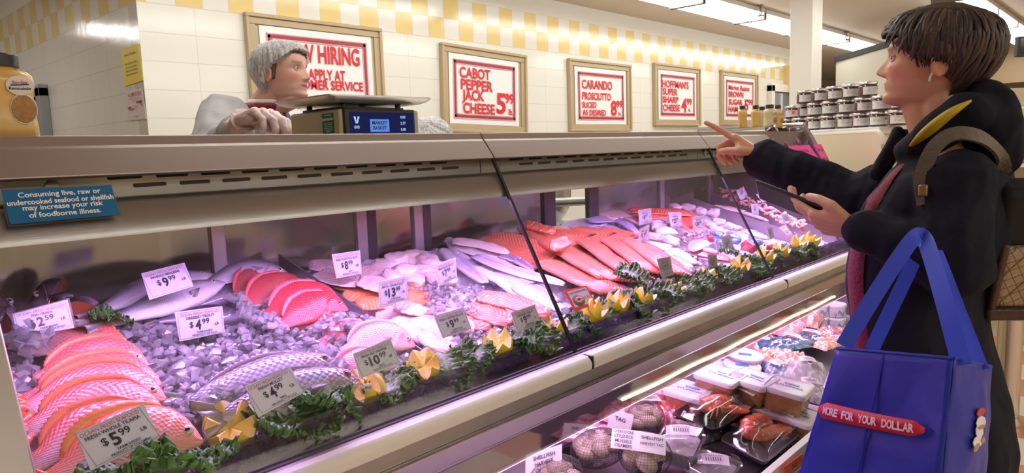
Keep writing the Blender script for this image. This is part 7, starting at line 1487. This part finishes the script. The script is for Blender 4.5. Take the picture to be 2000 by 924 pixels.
for q in (.44, .445): mb.tube([bil(TL, TR, BR, BL, q, v)+_n(np.cross(TR-TL, BL-TL))*-.0 for v in (0, .5, 1)], .0016, 5)
build('piping', mb, tb, tt)
nF_ = _n(np.cross(TR-TL, BL-TL)); nF_ = nF_ if nF_.dot(CAM-TL) > 0 else -nF_
def on(u, v, k=.0): return bil(TL, TR, BR, BL, u, v)+nF_*(.013*math.sin(PI*u)*math.sin(PI*v)+k)
def bpx(px, py):
    best = min(((u/60, v/60) for u in range(61) for v in range(61)), key=lambda q: (lambda c: (1000+F*c[0]/-c[2]-px)**2+(462-F*c[1]/-c[2]-py)**2)(R.T @ (bil(TL, TR, BR, BL, q[0], q[1])-CAM))); return best
u0, v0 = bpx(1605, 800); u1, v1 = bpx(1812, 842)
mb = MB(); n = 24; hw = .050
rows = []
for k in range(n+1):
    u = lerp(u0, u1, k/n); v = lerp(v0, v1, k/n); t_ = min(1, min(k, n-k)/2.0); rows.append((on(u, v-hw*(.35+.65*t_), .006), on(u, v+hw*(.35+.65*t_), .006)))
mb.add([p for r in rows for p in r], [(2*k, 2*k+2, 2*k+3, 2*k+1) for k in range(n)]); o = build('banner', mb, P('banner_red', (.62, .015, .05), .5), tt, recalc=False); sm = o.modifiers.new('s', 'SOLIDIFY'); sm.thickness = .0008; sm.offset = 0
mb = MB(); txt = 'MORE FOR YOUR DOLLAR'; 
for i, ch in enumerate(txt):
    if ch == ' ': continue
    q = (i+.5)/len(txt); q = .07+.86*q; u = lerp(u0, u1, q); v = lerp(v0, v1, q); exx = _n(on(lerp(u0, u1, q+.02), lerp(v0, v1, q+.02))-on(u, v)); eyy = on(u, v-.02)-on(u, v); eyy = _n(eyy-np.dot(eyy, exx)*exx); sgn = np.cross(exx, eyy).dot(nF_); put(mb, ch, on(u, v, .0085), exx, eyy,   .0125, .0078, 0, .03, 0, .0004*(1 if sgn > 0 else -1))
build('lettering', mb, P('banner_white', (.82, .72, .74), .5), tt, recalc=False, smooth=False)
gN = _n(np.cross(TG-TR, BR-TR)); gN = gN if gN.dot(CAM-TR) > 0 else -gN
gs_ = 1 if _n(np.cross(TG-TR, BR-TR)).dot(gN) > 0 else -1
def og(u, v, k=.004): return bil(TR, TG, BG, BR, u, v)+gN*(-.012*gs_*math.sin(PI*u)*math.sin(PI*v)+k)
gx = _n(TG-TR); gy = _n((TR-BR)-np.dot(TR-BR, gx)*gx)
for nm, mat_, items in (('emblem_red', P('emblem_red', (.55, .06, .06), .5), [(.50, .33, .030, .013, .25)]), ('emblem_white', P('emblem_white', (.78, .76, .76), .5), [(.50, .40, .034, .02, .1), (.47, .46, .028, .02, -.2), (.45, .53, .034, .018, .15)]), ('emblem_navy', P('emblem_gold', (.40, .28, .18), .5), [(.50, .43, .026, .006, .2), (.42, .57, .022, .010, .5), (.56, .52, .014, .010, 0)])):
    mb = MB()
    for (u, v, w_, h_, a) in items: c = og(u, v,   .0055 if nm == 'emblem_navy' else .0045); ex_ = gx*math.cos(a)+gy*math.sin(a); ey_2 = -gx*math.sin(a)+gy*math.cos(a); mb.lathe([(.0005, .001), (.5, .001), (.5, 0)], n=8, fr=(c, ex_*w_, ey_2*h_, gN))
    build(nm, mb, mat_, tt, recalc=False, smooth=False)
def strap(pts, wv=.013):
    pth = bez(pts, 30); rings = []
    for i, p in enumerate(pth):
        tg = _n(pth[min(29, i+1)]-pth[max(0, i-1)]); wd = _n(np.cross(tg, CAM-p)); nn = np.cross(tg, wd); rings.append([p+wd*wv*a+nn*.0012*b for a, b in ((-1, -1), (1, -1), (1, 1), (-1, 1))])
    mb = MB(); mb.loft(rings); build('strap', mb, strap_b, tt, angle=40)
top1 = PD(1798, 462, 1.26); 
strap([PD(1648, 676, 1.19), PD(1700, 590, 1.20), PD(1758, 500, 1.22), PD(1788, 462, 1.25), PD(1802, 462, 1.26), PD(1815, 490, 1.22), PD(1845, 590, 1.12), PD(1878, 712, 1.045)])
strap([PD(1702, 684, 1.28), PD(1742, 600, 1.30), PD(1780, 520, 1.31), PD(1800, 470, 1.32), PD(1814, 468, 1.32), PD(1830, 500, 1.28), PD(1868, 600, 1.19), PD(1915, 722, 1.10)], .012)

# ---------------------------------------------------------------- the counter man
mn = thing('person', 'person in a hairnet and grey smock with a gloved hand by the scale', 'person', (1.42, 2.55, 0))
fwm = _n([.49, -.82, .08]); hc = PD(548, 142, 2.62); Mm = mtx((0, 0, 0), fwm, (.05, .05, 1)); Mm = Matrix.Translation(Vector(hc-np.array(Mm @ Vector((.0, 0, .112))))) @ Mm
B = MB(); add_head(B, Mm, .004); tc_ = np.array(Mm @ Vector((-.02, 0, .05))); base = PD(508, 218, 2.66); B.cone(tc_, .058, base, .062); B.cone(np.array(Mm @ Vector((.035, 0, .012))), .04, base, .05)
chest = PD(458, 262, 2.72); hipM = PD(425, 430, 2.78);  side = _n(np.cross((0, 0, 1), fwm)); shR = lerp(base, chest, .45)-side*.16-np.array([0, 0, .0]); shL = lerp(base, chest, .45)+side*.16-np.array([0, 0, .0])
B.cone(shR, .06, shL, .06); B.cone(chest-[0, 0, .03], .11, hipM, .11); 
for s in (-1, 1): B.chain([hipM+side*.09*s, A_([hipM[0], hipM[1], .5])+side*.09*s, A_([hipM[0], hipM[1], .09])+side*.09*s], [.09, .06, .045]); B.cone(A_([hipM[0], hipM[1], .06])+side*.09*s, .04, A_([hipM[0], hipM[1], .045])+side*.09*s+fwm*.12, .035)
wrR = PD(472, 240, 2.0); elR = PD(405, 330, 2.28); wrL = base+fwm*.30+side*.10-np.array([0, 0, .38]); elL = shL+fwm*.05-np.array([0, 0, .28])
B.chain([shR, elR, wrR], [.05, .042, .032]); B.chain([shL, elL, wrL], [.05, .042, .032])
dM = _n(PD(548, 214, 1.93)-wrR); sM = np.array([.45, .85, -.25]); nM = np.cross(dM, _n(sM-np.dot(sM, dM)*dM)); hand_back[0] = 1 if nM[2] > 0 else -1
G2 = MB(); hand(G2, wrR, dM, sM, [(.55, .7, .4), (.6, .75, .4), (.65, .75, .4), (.7, .8, .4)], [((.7, .5, .4), .040), ((.9, .1, .4), .030), ((.95, -.1, .3), .024)], 1.1, .015)
hand_back[0] = 1; hand(B, wrL, _n(fwm-[0, 0, .2]), -side, [(.3, .4, .3)]*4, [((.6, .7, .2), .04), ((.9, .3, .2), .03), ((.9, .1, .2), .024)], 1.0)
for q in (G2.v, ): B.add(G2.v, G2.f)
person_mesh('body', mn, B, .004, head_color(Mm, (.66, .37, .29), (.40, .13, .14), (.16, .09, .06), (.72, .28, .23)), skin_m)
eyes(Mm, mn, (1, -.1, .1), (.55, .29, .23))
gv, gf = voxel(G2, .0028, 2); gm = MB(); me_c = np.mean(np.array(gv), 0); gm.add([np.array(p) for p in gv], gf); o = build('glove', gm, P('vinyl_glove', (.80, .62, .60), .3, bump=.5, bscale=60, coat=.4), mn, angle=180, recalc=False); dm = o.modifiers.new('d', 'DISPLACE'); dm.strength = .0022; dm.mid_level = 0
mb = MB(); d_ = _n(wrR-elR); mb.tube([wrR-d_*.05, wrR-d_*.01, wrR+d_*.02], [.045, .037, .036], 16); build('glove_cuff', mb, MATS['vinyl_glove'], mn)
def low_m(a):
    aa = abs(a)
    if aa < .6: return .166
    if aa < 1.2: return lerp(.166, .150, (aa-.6)/.6)
    if aa < 1.45: return lerp(.150, .080, (aa-1.2)/.25)
    if aa < 1.62: return .080
    if aa < 1.8: return lerp(.080, .130, (aa-1.62)/.18)
    if aa < 2.2: return lerp(.130, .05, (aa-1.8)/.4)
    return .042
hair_cap(Mm, low_m, .008, 'hair', hair_m, mn, 60, .0015, (.07, .045, .028), (.20, .13, .08), crown=.004, seed=5)
def low_n(a): aa = abs(a); return .172 if aa < .6 else lerp(.172, .118, (aa-.6)/.9) if aa < 1.5 else lerp(.118, .035, min(1, (aa-1.5)/.7))
netm = bpy.data.materials.new('hairnet_mesh'); netm.use_nodes = True; N, K = nodes(netm); pb = N['Principled BSDF']; pb.inputs['Base Color'].default_value = (.72, .72, .72, 1); pb.inputs['Roughness'].default_value = .6
tp_ = N.new('ShaderNodeBsdfTransparent'); ms = N.new('ShaderNodeMixShader'); wv = N.new('ShaderNodeTexNoise'); wv.inputs['Scale'].default_value = 26; wv.inputs['Distortion'].default_value = 2.5; tcn = N.new('ShaderNodeTexCoord'); mpn = N.new('ShaderNodeMapping'); mpn.inputs['Scale'].default_value = (3, 3, .6); K.new(tcn.outputs['Object'], mpn.inputs[0]); K.new(mpn.outputs[0], wv.inputs['Vector']); mrn = N.new('ShaderNodeMapRange'); mrn.inputs[1].default_value = .35; mrn.inputs[2].default_value = .65; mrn.inputs[3].default_value = .45; mrn.inputs[4].default_value = .88; K.new(wv.outputs[0], mrn.inputs[0]); K.new(mrn.outputs[0], ms.inputs[0]); K.new(tp_.outputs[0], ms.inputs[1]); K.new(pb.outputs[0], ms.inputs[2]); K.new(ms.outputs[0], N['Material Output'].inputs[0])
hair_cap(Mm, low_n, .017, 'hairnet', netm, mn, 34, .0025, (.8, .8, .8), (.8, .8, .8), crown=.010, noise_amp=.010, seed=9)
smock = P('grey_smock', (.48, .47, .49), .7, bump=.3, bscale=14); J = MB()
spn = [lerp(base, chest, .15), lerp(base, chest, .5), chest, lerp(chest, hipM, .5), hipM, hipM-np.array([0, 0, .25])]
J.loft([[c_+fwm*ry_*math.cos(2*PI*k/36)+side*rx_*math.sin(2*PI*k/36) for k in range(36)] for c_, (ry_, rx_) in zip(spn, ((.075, .09), (.105, .16), (.135, .205), (.14, .21), (.145, .20), (.15, .215)))])
J.chain([shR, lerp(shR, elR, .5), elR, lerp(elR, wrR, .86)], [.098, .084, .066, .050]); J.chain([shL, elL, wrL], [.085, .066, .05])
cloth('smock', mn, J, .008, smock, 4, .007, 14)
def neckring(z0, z1, r0, r1, m, name, th=.006):
    mb = MB(); rings = []
    for i in range(5):
        q = i/4; ax = lerp(base, tc_, lerp(z0, z1, q)); rr2 = lerp(r0, r1, q); rings.append([ax+fwm*rr2*1.05*math.cos(2*PI*k/32)+side*rr2*math.sin(2*PI*k/32)+np.array([0, 0, .012*math.cos(2*PI*k/32)*-1]) for k in range(32)])
    mb.loft(rings, True, False); o = build(name, mb, m, mn, recalc=True); sm = o.modifiers.new('s', 'SOLIDIFY'); sm.thickness = th
neckring(-.05, .52, .076, .068, P('shirt_collar', (.70, .67, .60), .6), 'shirt_collar'); neckring(-.25, .36, .098, .079, P('maroon_apron', (.22, .012, .03), .6), 'apron_strap')
mb = MB(); c = base+fwm*.105+np.array([0, 0, -.02]); mb.loft([[c+side*w_*a+fwm*(.004*b+k)+np.array([0, 0, z]) for a, b in ((-1, -1), (1, -1), (1, 1), (-1, 1))] for z, w_, k in ((.03, .014, -.02), (0, .018, 0), (-.02, .014, .01), (-.2, .03, .045))]); build('necktie', mb, P('dark_tie', (.02, .025, .04), .5), mn)
T = MB()
for s in (-1, 1): T.chain([hipM+side*.09*s, A_([hipM[0], hipM[1], .5])+side*.09*s, A_([hipM[0], hipM[1], .09])+side*.09*s], [.10, .075, .06])
cloth('trousers', mn, T, .01, P('black_trousers', (.02, .02, .022), .7), 3, .004)
T = MB()
for s in (-1, 1): q = A_([hipM[0], hipM[1], .055])+side*.09*s; T.cone(q, .052, q+fwm*.14-np.array([0, 0, .012]), .042)
cloth('shoes', mn, T, .008, MATS['black_shoe'], 3, 0)
# ---------------------------------------------------------------- second worker, only the capped head shows
p2n = PD(836, 292, 2.55); wk = thing('person', 'person with only a hairnet showing above the case right of the scale', 'person', (p2n[0], p2n[1], 0)); fw2 = _n([-.75, -.45, -.55]); M2 = mtx((0, 0, 0), fw2, (-.25, -.2, 1)); M2 = Matrix.Translation(Vector(p2n-np.array(M2 @ Vector((0, 0, .12))))) @ M2
B = MB(); add_head(B, M2); b2 = p2n+np.array([.10, .07, -.24]); B.cone(np.array(M2 @ Vector((-.02, 0, .05))), .055, b2, .06); sd2 = _n(np.cross((0, 0, 1), fw2)); B.cone(b2-sd2*.15-[0, 0, .06], .06, b2+sd2*.15-[0, 0, .06], .06); B.cone(b2-[0, 0, .1], .12, b2+np.array([.08, .05, -.5]), .12)
hip = b2+np.array([.08, .05, -.5])
for s in (-1, 1):
    B.chain([hip+sd2*.09*s, np.array([hip[0], hip[1], .42])+sd2*.1*s+fw2*.06, np.array([hip[0], hip[1], .08])+sd2*.1*s], [.09, .06, .045]); B.chain([b2+sd2*.17*s-[0, 0, .07], b2+sd2*.2*s-[0, 0, .33], b2+sd2*.12*s+fw2*.2-[0, 0, .32]], [.05, .04, .03]); hand(B, b2+sd2*.12*s+fw2*.2-[0, 0, .32], fw2, -sd2*s, [(.3, .4, .3)]*4, [((.6, .7, .2), .04), ((.9, .3, .2), .03), ((.9, .1, .2), .024)])
person_mesh('body', wk, B, .006, head_color(M2, (.50, .26, .17), (.38, .13, .12), (.08, .05, .04), (.52, .22, .16)), skin_m); eyes(M2, wk, (1, 0, 0), (.40, .2, .13))
hair_cap(M2, low_m, .008, 'hair', hair_m, wk, 60, .0015, (.05, .03, .02), (.25, .17, .12), seed=6); hair_cap(M2, low_n, .018, 'hairnet', netm, wk, 30, .003, crown=.012, noise_amp=.012, seed=11)
J = MB(); J.cone(b2-sd2*.16-[0, 0, .07], .085, b2+sd2*.16-[0, 0, .07], .085); J.cone(b2-[0, 0, .12], .15, hip, .15); J.cone(hip, .14, hip-[0, 0, .2], .15)
for s in (-1, 1): J.chain([b2+sd2*.17*s-[0, 0, .07], b2+sd2*.2*s-[0, 0, .33], b2+sd2*.13*s+fw2*.17-[0, 0, .32]], [.075, .06, .05])
cloth('smock', wk, J, .01, smock, 4, .006)
T = MB()
for s in (-1, 1): T.chain([hip+sd2*.09*s, np.array([hip[0], hip[1], .42])+sd2*.1*s+fw2*.06, np.array([hip[0], hip[1], .10])+sd2*.1*s], [.10, .075, .06])
cloth('trousers', wk, T, .01, MATS['black_trousers'], 3, .004)
